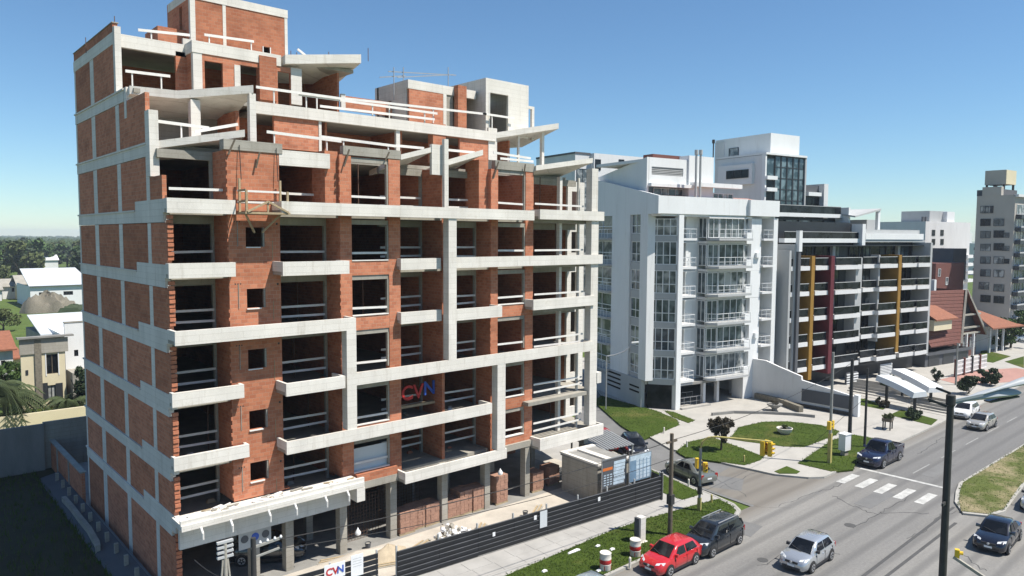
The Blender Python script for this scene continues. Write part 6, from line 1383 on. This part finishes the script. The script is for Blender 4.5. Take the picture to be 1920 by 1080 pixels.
for u in (0.3, 0.6, 0.9, 1.15): MB().lathe([(0.03, 0), (0.06, 0.06), (0.03, 0.13)], (u, 0.05, z6-0.5), 8).build('insulator', 'paper', ep2)
def wire(label, a, b, sag, r=0.018):
    a, b = Vector(a), Vector(b); pts = [a+(b-a)*(k/24)-Vector((0, 0, sag*4*(k/24)*(1-k/24))) for k in range(25)]
    tag(MB().path(pts, r, 5).build('overhead_cable', 'cable'), label, 'cable')
h6 = Vector((b6.x+1.1, b6.y, z6-0.35))
wire('thin overhead cable from the dark electric pole to the wooden pole', h6, (p1.x, p1.y, z1-0.45), 0.35, 0.022)
wire('lower overhead cable between the electric pole and the wooden pole', h6-Vector((0, 0, 0.4)), (p1.x, p1.y, z1-1.5), 0.5, 0.016)
wire('overhead cable from the wooden pole to the tall dark pole', (p1.x, p1.y, z1-0.4), (p2.x, p2.y, z2-0.3), 0.6, 0.018)
wire('overhead cable from the tall dark pole towards the double street lamp', (p2.x, p2.y, z2-0.6), (p2.x+30, p2.y-3, z2), 0.4, 0.02)
wire('slack cable hanging into the dark ground floor', onY(365, 1050, 33), onY(420, 1085, 30), 0.1, 0.025)
wire('stay wire of the slim dark pole', (p3.x, p3.y, 4.5), (p3.x-1.8, p3.y+3.5, 0.2), 0.0, 0.015)
# ---- small things on lawns and pavements
def drum(px, py, label):
    b = g(px, py, 0.16); t = thing('barrier_drum', label, 'barrel', (b.x, b.y, 0.14), 0, 'red and white drums on the lawn')
    MB().lathe([(0.30, 0), (0.31, 0.02), (0.31, 0.33), (0.32, 0.35), (0.31, 0.37)], (0, 0, 0), 18).build('lower_shell', 'drumwhite', t, smooth=True)
    MB().lathe([(0.31, 0.371), (0.315, 0.38), (0.315, 0.58), (0.31, 0.6)], (0, 0, 0), 18).build('red_band', 'red', t, smooth=True)
    MB().lathe([(0.31, 0.601), (0.32, 0.63), (0.31, 0.66), (0.31, 0.92), (0.32, 0.94), (0.30, 0.96), (0.27, 0.93)], (0, 0, 0), 18).build('upper_shell', 'drumwhite', t, smooth=True)
    for a in (0.4, 1.6, 2.9, 4.2, 5.3): MB().box(-0.02, 0.02, -0.315, -0.3, 0.05, 0.3).build('drip', 'red', t).rotation_euler = (0, 0, a)
    return t
drum(1135, 1067, 'red and white steel drum standing on open lawn'); drum(1191, 1041, 'red and white steel drum beside the concrete sign pillar')
b = g(1199, 1015, 0.16); sp = thing('sign_pillar', 'short grey concrete pillar with a dark panel on the lawn', 'pillar', (b.x, b.y, 0.14), rad(-5)); box('pillar', 'conc', sp, -0.12, 0.3, -0.2, 0.2, 0, 1.5); box('dark_panel', 'dgrey', sp, -0.26, -0.122, -0.19, 0.19, 0.05, 1.48); box('base', 'conc', sp, -0.35, 0.4, -0.3, 0.3, -0.05, 0.04)
b = g(1583, 853, 0.16); cb = thing('street_cabinet', 'white street cabinet on a pedestal at the foot of the tall dark pole', 'cabinet', (b.x, b.y, 0.14), rad(-8)); box('case', 'white', cb, -0.4, 0.4, -0.3, 0.3, 0.45, 1.75); box('lid', 'white', cb, -0.44, 0.44, -0.34, 0.34, 1.753, 1.84); box('pedestal', 'concraw', cb, -0.25, 0.25, -0.2, 0.2, -0.02, 0.448); box('meter_box', 'frame', cb, 0.402, 0.55, -0.2, 0.2, 0.5, 0.9)
b = g(1664, 804, 0.15); bn = thing('planter_stand', 'dark framed planter stand on four legs on the paving', 'planter', (b.x, b.y, 0.13), rad(10))
for u in (-0.45, 0.45):
    for v in (-0.3, 0.3): box('leg', 'dsteel', bn, u-0.05, u+0.05, v-0.05, v+0.05, 0, 0.8)
box('trough', 'pole', bn, -0.6, 0.6, -0.4, 0.4, 0.8, 1.1)
b = g(1471, 813, 0.16); pt = thing('concrete_planter', 'broken concrete bowl planter lying on the oval lawn', 'planter', (b.x, b.y, 0.14)); MB().lathe([(0.35, 0), (0.62, 0.25), (0.72, 0.55), (0.64, 0.56), (0.55, 0.35)], (0, 0, 0), 14).build('bowl', 'conc', pt, smooth=True); MB().lathe([(0.5, 0.3), (0.58, 0.42)], (0, 0, 0), 12).build('soil', 'soil', pt)
b = g(1452, 770, 0.15); pt2 = thing('stone_planter', 'grey bowl planter on the terrace beside the boundary wall', 'planter', (b.x, b.y, 0.13)); MB().lathe([(0.25, 0), (0.3, 0.3), (0.75, 0.6), (0.8, 0.75), (0.68, 0.72)], (0, 0, 0), 14).build('bowl', 'concdark', pt2, smooth=True); MB().lathe([(0.6, 0.6), (0.67, 0.7)], (0, 0, 0), 12).build('soil', 'soil', pt2)
for px, py, lab in ((1395, 866, 'short yellow marker post on the tree lawn'), (1334, 942, 'short yellow marker post on the corner lawn by the crossing'), (1291, 912, 'short white marker post beside the saloon car'), (1181, 1063, 'short pale marker stake beside the red hatchback'), (1288, 838, 'short marker post at the edge of the tree lawn'), (1245, 812, 'small marker post on the lawn of the white block')):
    b = g(px, py, 0.16); tag(MB().lathe([(0.07, -0.05), (0.07, 0.5), (0.04, 0.55)], tuple(b), 8).build('marker_post', 'polepaint' if 'yellow' in lab else 'drumwhite'), lab, 'post')
for px, py, lab in ((1120, 1024, 'crumpled white paper on the lawn above the drum'), (1147, 1030, 'larger white paper scrap on the lawn between the drums'), (1075, 1034, 'white plastic sheet at the pavement edge'), (1020, 1071, 'white scrap in the grass at the frame edge'), (1122, 1070, 'pale scrap at the foot of the drum')):
    b = g(px, py, 0.17); s = 0.5 if 'sheet' in lab else 0.16; tag(MB().hexa([(b.x-s, b.y-.1, .15), (b.x+s, b.y-.14, .15), (b.x+s*.9, b.y+.12, .15), (b.x-s*.8, b.y+.1, .15), (b.x-s*.8, b.y-.06, .22), (b.x+s*.8, b.y-.1, .25), (b.x+s*.7, b.y+.08, .23), (b.x-s*.6, b.y+.06, .21)]).build('litter', 'paper'), lab, 'litter')
tp = g(1583, 770, 0.15)
# low hedge wall and kerb along the terrace of the white block
lw = thing('terrace_wall', 'low grey terrace wall curving in front of the white block', 'wall', tuple(g(1420, 776, 0.13)), world_coords=True)
pts = [g(x, y, 0.13) for x, y in ((1335, 779), (1375, 775), (1430, 776), (1490, 779), (1528, 783))]
for a, b in zip(pts, pts[1:]): MB().bar(a+Vector((0, 0, 0.12)), b+Vector((0, 0, 0.12)), 0.25, 0.3).build('wall_length', 'concdark', lw)
pts = [g(x, y, 0.13) for x, y in ((1417, 747), (1460, 757), (1502, 773))]
for a, b in zip(pts, pts[1:]): MB().bar(a+Vector((0, 0, 0.3)), b+Vector((0, 0, 0.3)), 0.5, 0.65).build('hedge_wall', 'stone', lw)
# flight of low terraces beside the boundary wall
st_ = thing('stepped_terrace', 'pale stepped terrace leading to the black block', 'steps', tuple(g(1650, 735, 0.13)), world_coords=True)
for j in range(6):
    a, b = g(1606+j*2, 740-j*4, 0.13), g(1700+j*4, 758-j*4.5, 0.13); d = Vector((0, 1.1, 0)); MB().prism([(a.x, a.y), (b.x, b.y), (b.x, b.y+1.2), (a.x, a.y+1.2)], 0.1, 0.16+j*0.1).build('step', 'pave', st_)
st2 = thing('stepped_terrace', 'pale steps rising to the white carport beside the round bush', 'steps', tuple(g(1740, 770, 0.13)), world_coords=True)
for j in range(6):
    a, b = g(1726, 770-j*4.5, 0.13), g(1785, 782-j*4.5, 0.13); MB().prism([(a.x, a.y), (b.x, b.y), (b.x, b.y+1.0), (a.x, a.y+1.0)], 0.1, 0.16+j*0.1).build('step', 'pave', st2)

# loose site clutter on the screed between the hoarding and the columns
sc = random.Random(31)
for i, (px, py, kind) in enumerate(((760, 1035, 'b'), (790, 1022, 'b'), (870, 1008, 'p'), (905, 990, 'b'), (950, 985, 'b'), (985, 968, 'p'), (1010, 955, 'b'), (620, 1052, 'b'), (690, 1028, 'p'), (730, 1060, 'b'))):
    q = g(px, py, 0.16)
    if kind == 'b':
        t = thing('board_pile', ('pile of grey planks lying by the sand heap', 'short plank pile behind the hoarding notices', 'x', 'planks dropped before the tallest brick pallet', 'weathered planks beside the pale screed edge', 'x', 'few boards left near the site hut', 'boards lying before the dark car bay', 'x', 'boards propped at the open gate')[i], 'boards', tuple(q), sc.uniform(-.8, .8))
        for k in range(4): box('plank', 'rawwood' if k % 2 else 'concraw', t, -0.7+sc.uniform(-.2, .2), 0.7+sc.uniform(-.2, .2), -0.2+k*0.12, -0.1+k*0.12, 0.0, 0.04+0.03*(k % 2))
    else:
        t = thing('cement_bucket', ('x', 'x', 'grey mortar bucket beside the white rubble heap', 'x', 'x', 'dark mortar bucket at the foot of a slim column', 'x', 'x', 'mortar bucket by the flat dirt heap')[i], 'bucket', tuple(q)); MB().lathe([(0.13, 0), (0.18, 0.34), (0.16, 0.34), (0.12, 0.05)], (0, 0, 0), 12).build('shell', 'dgrey', t); MB().lathe([(0.12, 0.2), (0.15, 0.28)], (0, 0, 0), 12).build('mortar', 'concraw', t)
# ============================================================ trees, plants, and the view on the left
def foliage(center, rad3, n, size, seed, clumps=9, hollow=0.55):
    """many leaf faces gathered in clumps inside an uneven crown"""
    r = random.Random(seed); mb = MB(); cl = []
    for _ in range(clumps):
        while True:
            p = Vector((r.uniform(-1, 1), r.uniform(-1, 1), r.uniform(-1, 1)))
            if 0.15 < p.length < 1: break
        p = p.normalized()*r.uniform(0.3, 0.92); cl.append((p, r.uniform(0.18, 0.42)))
    for _ in range(n):
        c, s = r.choice(cl); q = Vector((r.gauss(0, 1), r.gauss(0, 1), r.gauss(0, 1))); q = q.normalized()*s*r.uniform(hollow, 1.05)
        p = c+q; p = Vector((p.x*rad3[0], p.y*rad3[1], p.z*rad3[2]))+Vector(center)
        a = Vector((r.gauss(0, 1), r.gauss(0, 1), r.gauss(0, 1))).normalized(); b = a.orthogonal().normalized(); c2 = a.cross(b)
        sz = size*r.uniform(0.6, 1.4); i = len(mb.v)
        mb.v += [tuple(p-b*sz), tuple(p+c2*sz*0.55), tuple(p+b*sz), tuple(p-c2*sz*0.55)]; mb.f.append((i, i+1, i+2, i+3))
    return mb
def tree(name, label, x, y, h, crown_r, z0=0.14, m='leaf', n=2600, size=0.16, seed=1, trunk_h=0.4, tr=0.1, group=None, cat='tree', clumps=10, squash=1.0):
    t = thing(name, label, cat, (x, y, z0), 0, group); r = random.Random(seed); tz = h*trunk_h
    mb = MB(); mb.tube((0, 0, -0.1), (0.05, 0, tz), tr*1.3, 8, tr*0.9)
    for k in range(5):
        a = k*1.256+r.uniform(-.3, .3); mb.tube((0.05, 0, tz*0.9), (crown_r*0.55*math.cos(a), crown_r*0.55*math.sin(a), tz+(h-tz)*r.uniform(0.3, 0.7)), tr*0.6, 6, tr*0.2)
    mb.build('trunk', 'bark', t)
    foliage((0, 0, tz+(h-tz)*0.5), (crown_r, crown_r, (h-tz)*0.56*squash), n, size, seed, clumps).build('crown', m, t)
    return t
b = g(1352, 844, 0.16); tree('young_tree', 'young dark leaved tree on the corner lawn', b.x, b.y, 3.1, 1.0, m='leafbr', n=2600, size=0.13, seed=4, trunk_h=0.3, tr=0.08, clumps=22)
def bush(label, px, py, w, h, m, seed, n=1500, size=0.11, cat='bush', name='bush', z0=0.14):
    b = g(px, py, 0.16); t = thing(name, label, cat, (b.x, b.y, z0)); mb = MB()
    for k in range(5): mb.tube((0, 0, 0), (w*0.35*math.cos(k*1.3), w*0.35*math.sin(k*1.3), h*0.7), 0.04, 5, 0.015)
    mb.build('stems', 'bark', t); foliage((0, 0, h*0.5), (w/2, w/2, h*0.52), n, size, seed, 9, 0.4).build('leaves', m, t); return t
bush('round dark spiky bush on the lawn before the pale steps', 1713, 785, 1.9, 1.7, 'leafd', 8); bush('small reddish shrub on the narrow lawn by the dark panel', 1653, 764, 1.1, 1.0, 'leafbr', 9, 700)
bush('tiny upright shrub left of the reddish shrub', 1645, 758, 0.5, 0.9, 'leafd', 10, 300); bush('tiny upright shrub right of the reddish shrub', 1662, 764, 0.6, 1.0, 'leafbr', 11, 350)
bush('large dark bush at the red forecourt beside the lamp column', 1815, 738, 3.4, 2.4, 'leafd', 12, 2600, 0.15); bush('large dark bush at the red forecourt behind the lamp heads', 1857, 722, 3.6, 2.4, 'leafd', 13, 2600, 0.15)
bush('low plant in the broken concrete planter', 1471, 811, 0.7, 0.5, 'leafo', 14, 250, 0.07, z0=0.5); bush('dark plant in the grey bowl planter on the terrace', 1452, 770, 1.0, 0.5, 'leafbr', 15, 300, 0.08, z0=0.75); bush('trimmed foliage filling the planter stand', 1664, 804, 1.3, 0.8, 'leafo', 16, 500, 0.09, z0=1.05)
bush('shrub by the carport entrance', 1665, 728, 1.8, 1.6, 'leafd', 17, 700); bush('green shrub at the white carport end', 1757, 715, 1.8, 1.8, 'leafd', 18, 700)
for i, (px, py, w, h, lab) in enumerate(((1895, 652, 7, 5, 'dense green tree before the grey tower entrance'), (1915, 640, 8, 6, 'tall green tree at the foot of the grey tower'), (1880, 655, 4, 2.5, 'low green hedge tree beside the silver family car'))):
    b = g(px, py, 0.1); tree('garden_tree', lab, b.x, b.y, h, w/2, 0.1, 'leaf', 1800, 0.25, 40+i, 0.25, 0.15)
# ---- left side: yard walls
yd = thing('yard_brick_wall', 'brick yard wall with a concrete coping running on behind the party wall', 'wall', (10.6, 60, 0), world_coords=True)
for a, b in ((54.45, 58.3), (58.32, 62.2), (62.22, 66)): box('wall_length', 'brick', yd, 10.5, 10.7, a, b, 0.1, 2.25); box('coping', 'concraw', yd, 10.42, 10.78, a, b, 2.25, 2.35)
for y in (58.2, 62.1): box('pier', 'concraw', yd, 10.44, 10.499, y, y+0.25, 0.1, 2.25)
ps = thing('plinth_strip', 'dark concrete plinth with short stub posts along the party wall', 'plinth', (9.8, 48, 0), world_coords=True)
MB().hexa([(9.2, 34, 0.1), (10.5, 34, 0.1), (10.5, 62, 0.1), (9.2, 62, 0.1), (9.35, 34, 0.3), (10.5, 34, 0.55), (10.5, 62, 0.55), (9.35, 62, 0.3)]).build('strip', 'dgrey', ps)
for y in range(36, 62, 2): box('stub_post', 'concraw', ps, 9.95, 10.15, y, y+0.15, 0.3, 1.0)
cw = thing('curved_low_wall', 'low pale concrete wall curving through the dark yard', 'wall', tuple(g(150, 985, 0.1)), world_coords=True)
pts = [g(x, y, 0.14) for x, y in ((120, 945), (135, 962), (152, 985), (168, 1005), (183, 1032), (184, 1040))]
for a, b in zip(pts, pts[1:]): MB().bar(a+Vector((0, 0, 0.25)), b+Vector((0, 0, 0.25)), 0.25, 0.55).build('wall_length', 'concraw', cw)
gw = thing('rear_yard_wall', 'tall grey rendered wall closing the dark yard', 'wall', (0, 68, 0), world_coords=True)
q0, q1 = g(-40, 892, 0.14), g(150, 880, 0.14)
YW = 64.5; zw = onY(60, 798, YW).z
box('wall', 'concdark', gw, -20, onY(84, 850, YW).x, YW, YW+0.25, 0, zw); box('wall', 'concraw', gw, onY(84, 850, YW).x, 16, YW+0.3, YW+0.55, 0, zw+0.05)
# ---- houses beyond
def hY(px0, px1, yt, yb, Y): return rect(px0, px1, yt, yb, Y)
YH = 88.0
yh = thing('cream_house', 'two storey cream house with a stone strip and dark shutters', 'house', (onY(40, 760, YH).x, YH, 0), world_coords=True)
x0, x1, _, zt = hY(40, 123, 633, 770, YH)
w1 = hY(87, 109, 664, 701, YH); w2 = hY(90, 105, 722, 750, YH)
mb = MB(); wall_cells(mb, x0, x1, YH, YH+0.3, 0, zt, [w1, w2]); mb.build('wall', 'cream', yh); box('core', 'concraw', yh, x0+1.6, x1-0.02, YH+0.31, YH+7, 0, zt-1.3)
box('cornice', 'concraw', yh, x0-0.1, x1+0.3, YH-0.12, YH-0.003, zt-1.6, zt-0.1); box('roof_edge', 'concdark', yh, x0-0.3, x1+0.8, YH-0.4, YH+0.35, zt, zt+0.18)
s0, s1, _, _ = hY(66, 79, 650, 760, YH); box('stone_strip', 'stone', yh, s0, s1, YH-0.15, YH-0.003, 0, zt-0.2)
window(yh, *w1, YH+0.15, 'glassb', 'pole', 2); window(yh, *w2, YH+0.15, 'glassc', 'dframe', 2)
for px0, px1 in ((79, 90), (105, 118)): a = hY(px0, px1, 718, 752, YH); box('shutter', 'dframe', yh, a[0], a[1], YH-0.06, YH-0.004, a[2], a[3])
a = hY(85, 111, 661, 704, YH); 
for k in ((a[0], w1[0]), (w1[1], a[1])): box('window_trim', 'white', yh, k[0], k[1], YH-0.04, YH-0.003, a[2], a[3])
box('plaque', 'dframe', yh, *hY(48, 53, 694, 703, YH)[:2], YH-0.05, YH-0.003, *hY(48, 53, 694, 703, YH)[2:])
YH2 = 90.0
wh = thing('white_house', 'plain white house block with one small dark window beside the cream house', 'house', (onY(125, 760, YH2).x, YH2, 0), world_coords=True)
x0, x1, _, zt = hY(123, 175, 604, 760, YH2); a = hY(139, 147, 656, 668, YH2)
mb = MB(); wall_cells(mb, x0, x1, YH2, YH2+0.3, 0, zt, [a]); mb.build('wall', 'white', wh); window(wh, *a, YH2+0.15, 'glassb', 'dframe', 2); box('core', 'white', wh, x0+0.02, x1-0.02, YH2+0.6, YH2+9, 0, zt-1.4); box('parapet_cap', 'concraw', wh, x0-0.05, x1, YH2-0.05, YH2+0.35, zt, zt+0.12)
ZR = hY(76, 123, 625, 630, 96)[3]
p = [onY(76, 627, 96), onY(123, 625, 96)]
MB().hexa([(p[0].x, 96, ZR-0.2), (p[1].x+6, 96, ZR-0.2), (p[1].x+6, 108, ZR+1.0), (p[0].x+0.5, 108, ZR+1.0), (p[0].x, 96, ZR-0.05), (p[1].x+6, 96, ZR-0.05), (p[1].x+6, 108, ZR+1.15), (p[0].x+0.5, 108, ZR+1.15)]).build('sheet_roof', 'zinc', wh); box('rear_wall', 'concraw', wh, p[0].x+0.2, p[1].x+6, 96.3, 107, 0, ZR-0.25)
box('lean_to', 'concraw', wh, hY(137, 165, 700, 760, 87)[0], x1+2, 87, YH2-0.01, 0, 3.6); box('rear_door', 'dframe', wh, *hY(131, 141, 702, 745, YH2)[:2], YH2-0.05, YH2-0.004, 0.2, hY(131, 141, 702, 745, YH2)[3])
gl = thing('garden_wall', 'cream garden wall in front of the cream house', 'wall', (0, 81, 0), world_coords=True); zt = onY(60, 775, 81).z
box('wall', 'cream', gl, -25, 17, 81, 81.25, 0, zt); structure(MB().box(-25, 19, 81.3, 87.9, 0.0, 0.2).build('garden_lawn', 'grass'))
# white shed further back
YS = 212.0; sh_ = thing('white_shed', 'large white shed with pale mono-pitch roof and two slit windows', 'shed', (onY(57, 560, YS).x, YS, 0), world_coords=True)
x0, x1, _, zt = hY(57, 175, 536, 578, YS); wa = hY(73, 91, 548, 554, YS); wb_ = hY(119, 137, 546, 553, YS)
mb = MB(); wall_cells(mb, x0, x1, YS, YS+0.3, 0, zt, [wa, wb_]); mb.build('wall', 'white', sh_)
for a in (wa, wb_): window(sh_, *a, YS+0.15, 'glassb', 'dframe', 3)
zr = onY(66, 503, YS+20).z
MB().hexa([(x0-0.3, YS-0.4, zt), (x1, YS-0.4, zt), (x1, YS+20, zr-0.25), (x0+0.8, YS+20, zr-0.25), (x0-0.3, YS-0.4, zt+0.25), (x1, YS-0.4, zt+0.25), (x1, YS+20, zr), (x0+0.8, YS+20, zr)]).build('roof', 'zinc', sh_); box('gutter', 'dgrey', sh_, x0-0.3, x1, YS-0.55, YS-0.41, zt, zt+0.18); box('side', 'white', sh_, x0, x0+0.3, YS+0.31, YS+20, 0, zt)
# stone grotto / rubble mound before it
q = g(95, 586, 0); heap('stone_mound', 'rugged grey stone mound on the grass before the white shed', 'mound', q.x, q.y+2, 5.0, 3, 4.4, 'stone', 0, 30, 7, 0.45, 0.2); heap('bush_row', 'dark green clipped bush row right of the stone mound', 'bush', g(140, 584).x, g(140, 584).y+1, 4.5, 1.6, 1.6, 'leafd', 0, 24, 8, 0.4, 0.15)
def low_house(label, px0, px1, yt, yb, Y, mwall, mroof, wins=()):
    x0, x1, z0, z1 = hY(px0, px1, yt, yb, Y); t = thing('small_house', label, 'house', (x0, Y, 0), world_coords=True); h = (z1)*0.62 if z1 > 1 else 2.5
    mb = MB(); hs = [hY(a, b, c, d, Y) for a, b, c, d in wins]; wall_cells(mb, x0, x1, Y, Y+0.3, 0, h, hs); mb.build('wall', mwall, t)
    for a in hs: window(t, *a, Y+0.12, 'glassb', 'dframe', 1)
    box('core', mwall, t, x0+0.01, x1-0.01, Y+0.6, Y+8, 0, h-0.05)
    MB().hexa([(x0-0.4, Y-0.6, h), (x1+0.4, Y-0.6, h), (x1+0.4, Y+5, z1-0.2), (x0-0.4, Y+5, z1-0.2), (x0-0.4, Y-0.6, h+0.2), (x1+0.4, Y-0.6, h+0.2), (x1+0.4, Y+5, z1), (x0-0.4, Y+5, z1)]).build('roof', mroof, t)
    MB().hexa([(x0-0.4, Y+5, z1-0.2), (x1+0.4, Y+5, z1-0.2), (x1+0.4, Y+10, h), (x0-0.4, Y+10, h), (x0-0.4, Y+5, z1), (x1+0.4, Y+5, z1), (x1+0.4, Y+10, h+0.2), (x0-0.4, Y+10, h+0.2)]).build('roof', mroof, t)
low_house('cream cottage with grey roof left of the white shed', 33, 60, 517, 562, 241, 'cream', 'concraw', ((38, 42, 547, 553), (51, 55, 547, 553)))
low_house('low beige shed with dark gable at the field edge', 4, 32, 524, 560, 246, 'white2', 'concraw', ((22, 27, 540, 547),)); low_house('low grey shed at the far left field edge', -30, 3, 532, 562, 240, 'white2', 'concraw')
low_house('white cottage roof among the trees behind the shed', 78, 109, 478, 503, 445, 'white', 'white'); low_house('pale gabled cottage deep among the trees', 106, 126, 466, 480, 620, 'white', 'cream')
low_house('orange tiled cottage beside the cream house', -12, 24, 628, 700, 112, 'white2', 'otile', ((2, 10, 676, 690),)); low_house('small orange tiled annexe tucked behind the cream house', 14, 38, 660, 700, 116, 'cream', 'otile')
# palms and shrubs of the garden
def palm(label, px, py, Y, n, L, seed, trunk=2.2):
    p = onY(px, py, Y); t = thing('palm_tree', label, 'palm', (p.x, Y, 0.2)); r = random.Random(seed); top = max(p.z, 1.0)
    mb = MB(); mb.lathe([(0.3, 0), (0.24, top*0.5), (0.3, top)], (0, 0, 0), 10).build('trunk', 'bark', t)
    mb = MB()
    for k in range(n):
        a = 2*math.pi*k/n+r.uniform(-.25, .25); up = r.uniform(0.1, 0.95); l = L*r.uniform(0.75, 1.1); d = Vector((math.cos(a), math.sin(a), 0)); s = Vector((-math.sin(a), math.cos(a), 0)); prev = None
        for j in range(9):
            f = j/8; c = d*(l*f*(0.75+0.2*(1-up)))+Vector((0, 0, top+l*(up*1.1*f-1.05*f*f)))
            if prev is not None:
                mb.bar(prev, c, 0.05, 0.03)
                for sg in (-1, 1):
                    for q in range(3):
                        c2 = prev+(c-prev)*(q/3); wl2 = 0.8*math.sin(min(1, f+0.12)*math.pi*0.85)+0.12; tip = c2+s*sg*wl2+d*0.25-Vector((0, 0, wl2*0.55)); i = len(mb.v)
                        mb.v += [tuple(c2-d*0.05), tuple(c2+d*0.10), tuple(tip)]; mb.f.append((i, i+1, i+2))
            prev = c
    mb.build('fronds', 'palm', t)
palm('large drooping palm left of the cream house', 10, 752, 84, 44, 4.8, 3); palm('palm before the white house with arching fronds', 132, 765, 83.5, 26, 3.4, 5); palm('second palm crowding the far left of the garden wall', -12, 735, 85, 34, 4.6, 6)
tp2 = g(150, 800, 0); 
for i, (px, py, Y, h, cr, m_, lab) in enumerate(((12, 700, 100, 4.2, 2.6, 'leaf', 'bushy green tree under the orange tiled cottage'), (152, 735, 84, 5.0, 1.8, 'leafd', 'dark conifer squeezed against the brick party wall'), (6, 612, 165, 4.5, 4.0, 'leafo', 'round olive bush on the field'))):
    p = onY(px, py, Y); tree('garden_tree', lab, p.x, Y, h, cr, 0, m_, 1800, 0.2, 60+i, 0.22, 0.15)
# ---- wooded plain towards the horizon: nearest trees one by one, the rest as a mass
rnd = random.Random(21); TP = []
for v in range(3):
    m0 = tree('wood_tree', 'x', 0, -500-v*30, 9, 5.0, 0, ('leaf', 'leafo', 'leafd')[v], 1500, 0.55, 80+v, 0.2, 0.3, clumps=12); TP.append(m0)
NW = 0
for i in range(90):
    y = 285+i*4.0+rnd.uniform(-6, 6); x = y*rnd.uniform(0.07, 0.25)
    if 0.155 < x/y < 0.2 and y < 440: continue
    o = copy_tree(TP[i % 3]); o.location = (x, y, 0); s = rnd.uniform(1.1, 1.75); o.scale = (s, s, s*rnd.uniform(0.85, 1.05)); o.rotation_euler = (0, 0, rnd.uniform(0, 6))
    tag(o, ('leafy bright green tree at the near edge of the wood', 'olive green tree at the near edge of the wood', 'dark green tree at the near edge of the wood')[i % 3], 'tree', 'trees at the near edge of the wood')
for o in TP:
    for c in [k for k in bpy.data.objects if k.parent == o]: bpy.data.objects.remove(c)
    bpy.data.objects.remove(o)
mb = MB()
for i in range(2600):
    y = 560+(rnd.random()**1.7)*2600; x = rnd.uniform(-0.12, 0.5)*y
    s = rnd.uniform(4, 8)*(1+y/2500); h = rnd.uniform(7, 14)
    k0 = len(mb.v); nn = 7
    for r_, z_ in ((0.75, 0.0), (1.0, 0.45), (0.72, 0.8), (0.25, 1.0)):
        for k in range(nn):
            a = 2*math.pi*k/nn+i; q = rnd.uniform(0.75, 1.2); mb.v.append((x+s*r_*q*math.cos(a), y+s*r_*q*math.sin(a), h*z_*rnd.uniform(0.9, 1.08)))
    for j in range(3):
        for k in range(nn): mb.f.append((k0+j*nn+k, k0+j*nn+(k+1) % nn, k0+(j+1)*nn+(k+1) % nn, k0+(j+1)*nn+k))
    mb.f.append(tuple(k0+3*nn+k for k in range(nn)))
o = stuff(mb.build('woodland', 'wood')); tag(o, 'far woodland covering the plain to the horizon', 'woodland')
# distant low town on the right horizon
for i, (x, y, w, d, h) in enumerate(((420, 120, 30, 20, 16), (520, 160, 24, 20, 22), (640, 260, 40, 20, 14))):
    t = thing('distant_block', ('low pale distant block at the end of the avenue', 'taller pale distant block at the end of the avenue', 'long pale distant block near the horizon')[i], 'building', (x, y, 0)); box('wall', 'white2', t, 0, w, 0, d, 0, h)
    for k in range(4):
        for j in range(5): box('window', 'glassb', t, -0.05, -0.003, 1+j*d/5.5, 2.5+j*d/5.5, 2+k*h/4.6, 3.4+k*h/4.6)
# thin summer haze over the plain
HAZE = True
hz_ = stuff(MB().box(-900, 2600, -300, 4200, -2.4, 38).build('haze', 'white')); tag(hz_, 'thin pale haze over the plain', 'haze')
hm = bpy.data.materials.new('haze_air'); hm.use_nodes = True; hm.node_tree.nodes.remove(hm.node_tree.nodes['Principled BSDF'])
pvn = hm.node_tree.nodes.new('ShaderNodeVolumePrincipled'); pvn.inputs['Color'].default_value = (0.72, 0.82, 0.95, 1); pvn.inputs['Density'].default_value = 0.00022
hm.node_tree.links.new(pvn.outputs[0], hm.node_tree.nodes['Material Output'].inputs['Volume']); hz_.data.materials.clear(); hz_.data.materials.append(hm)
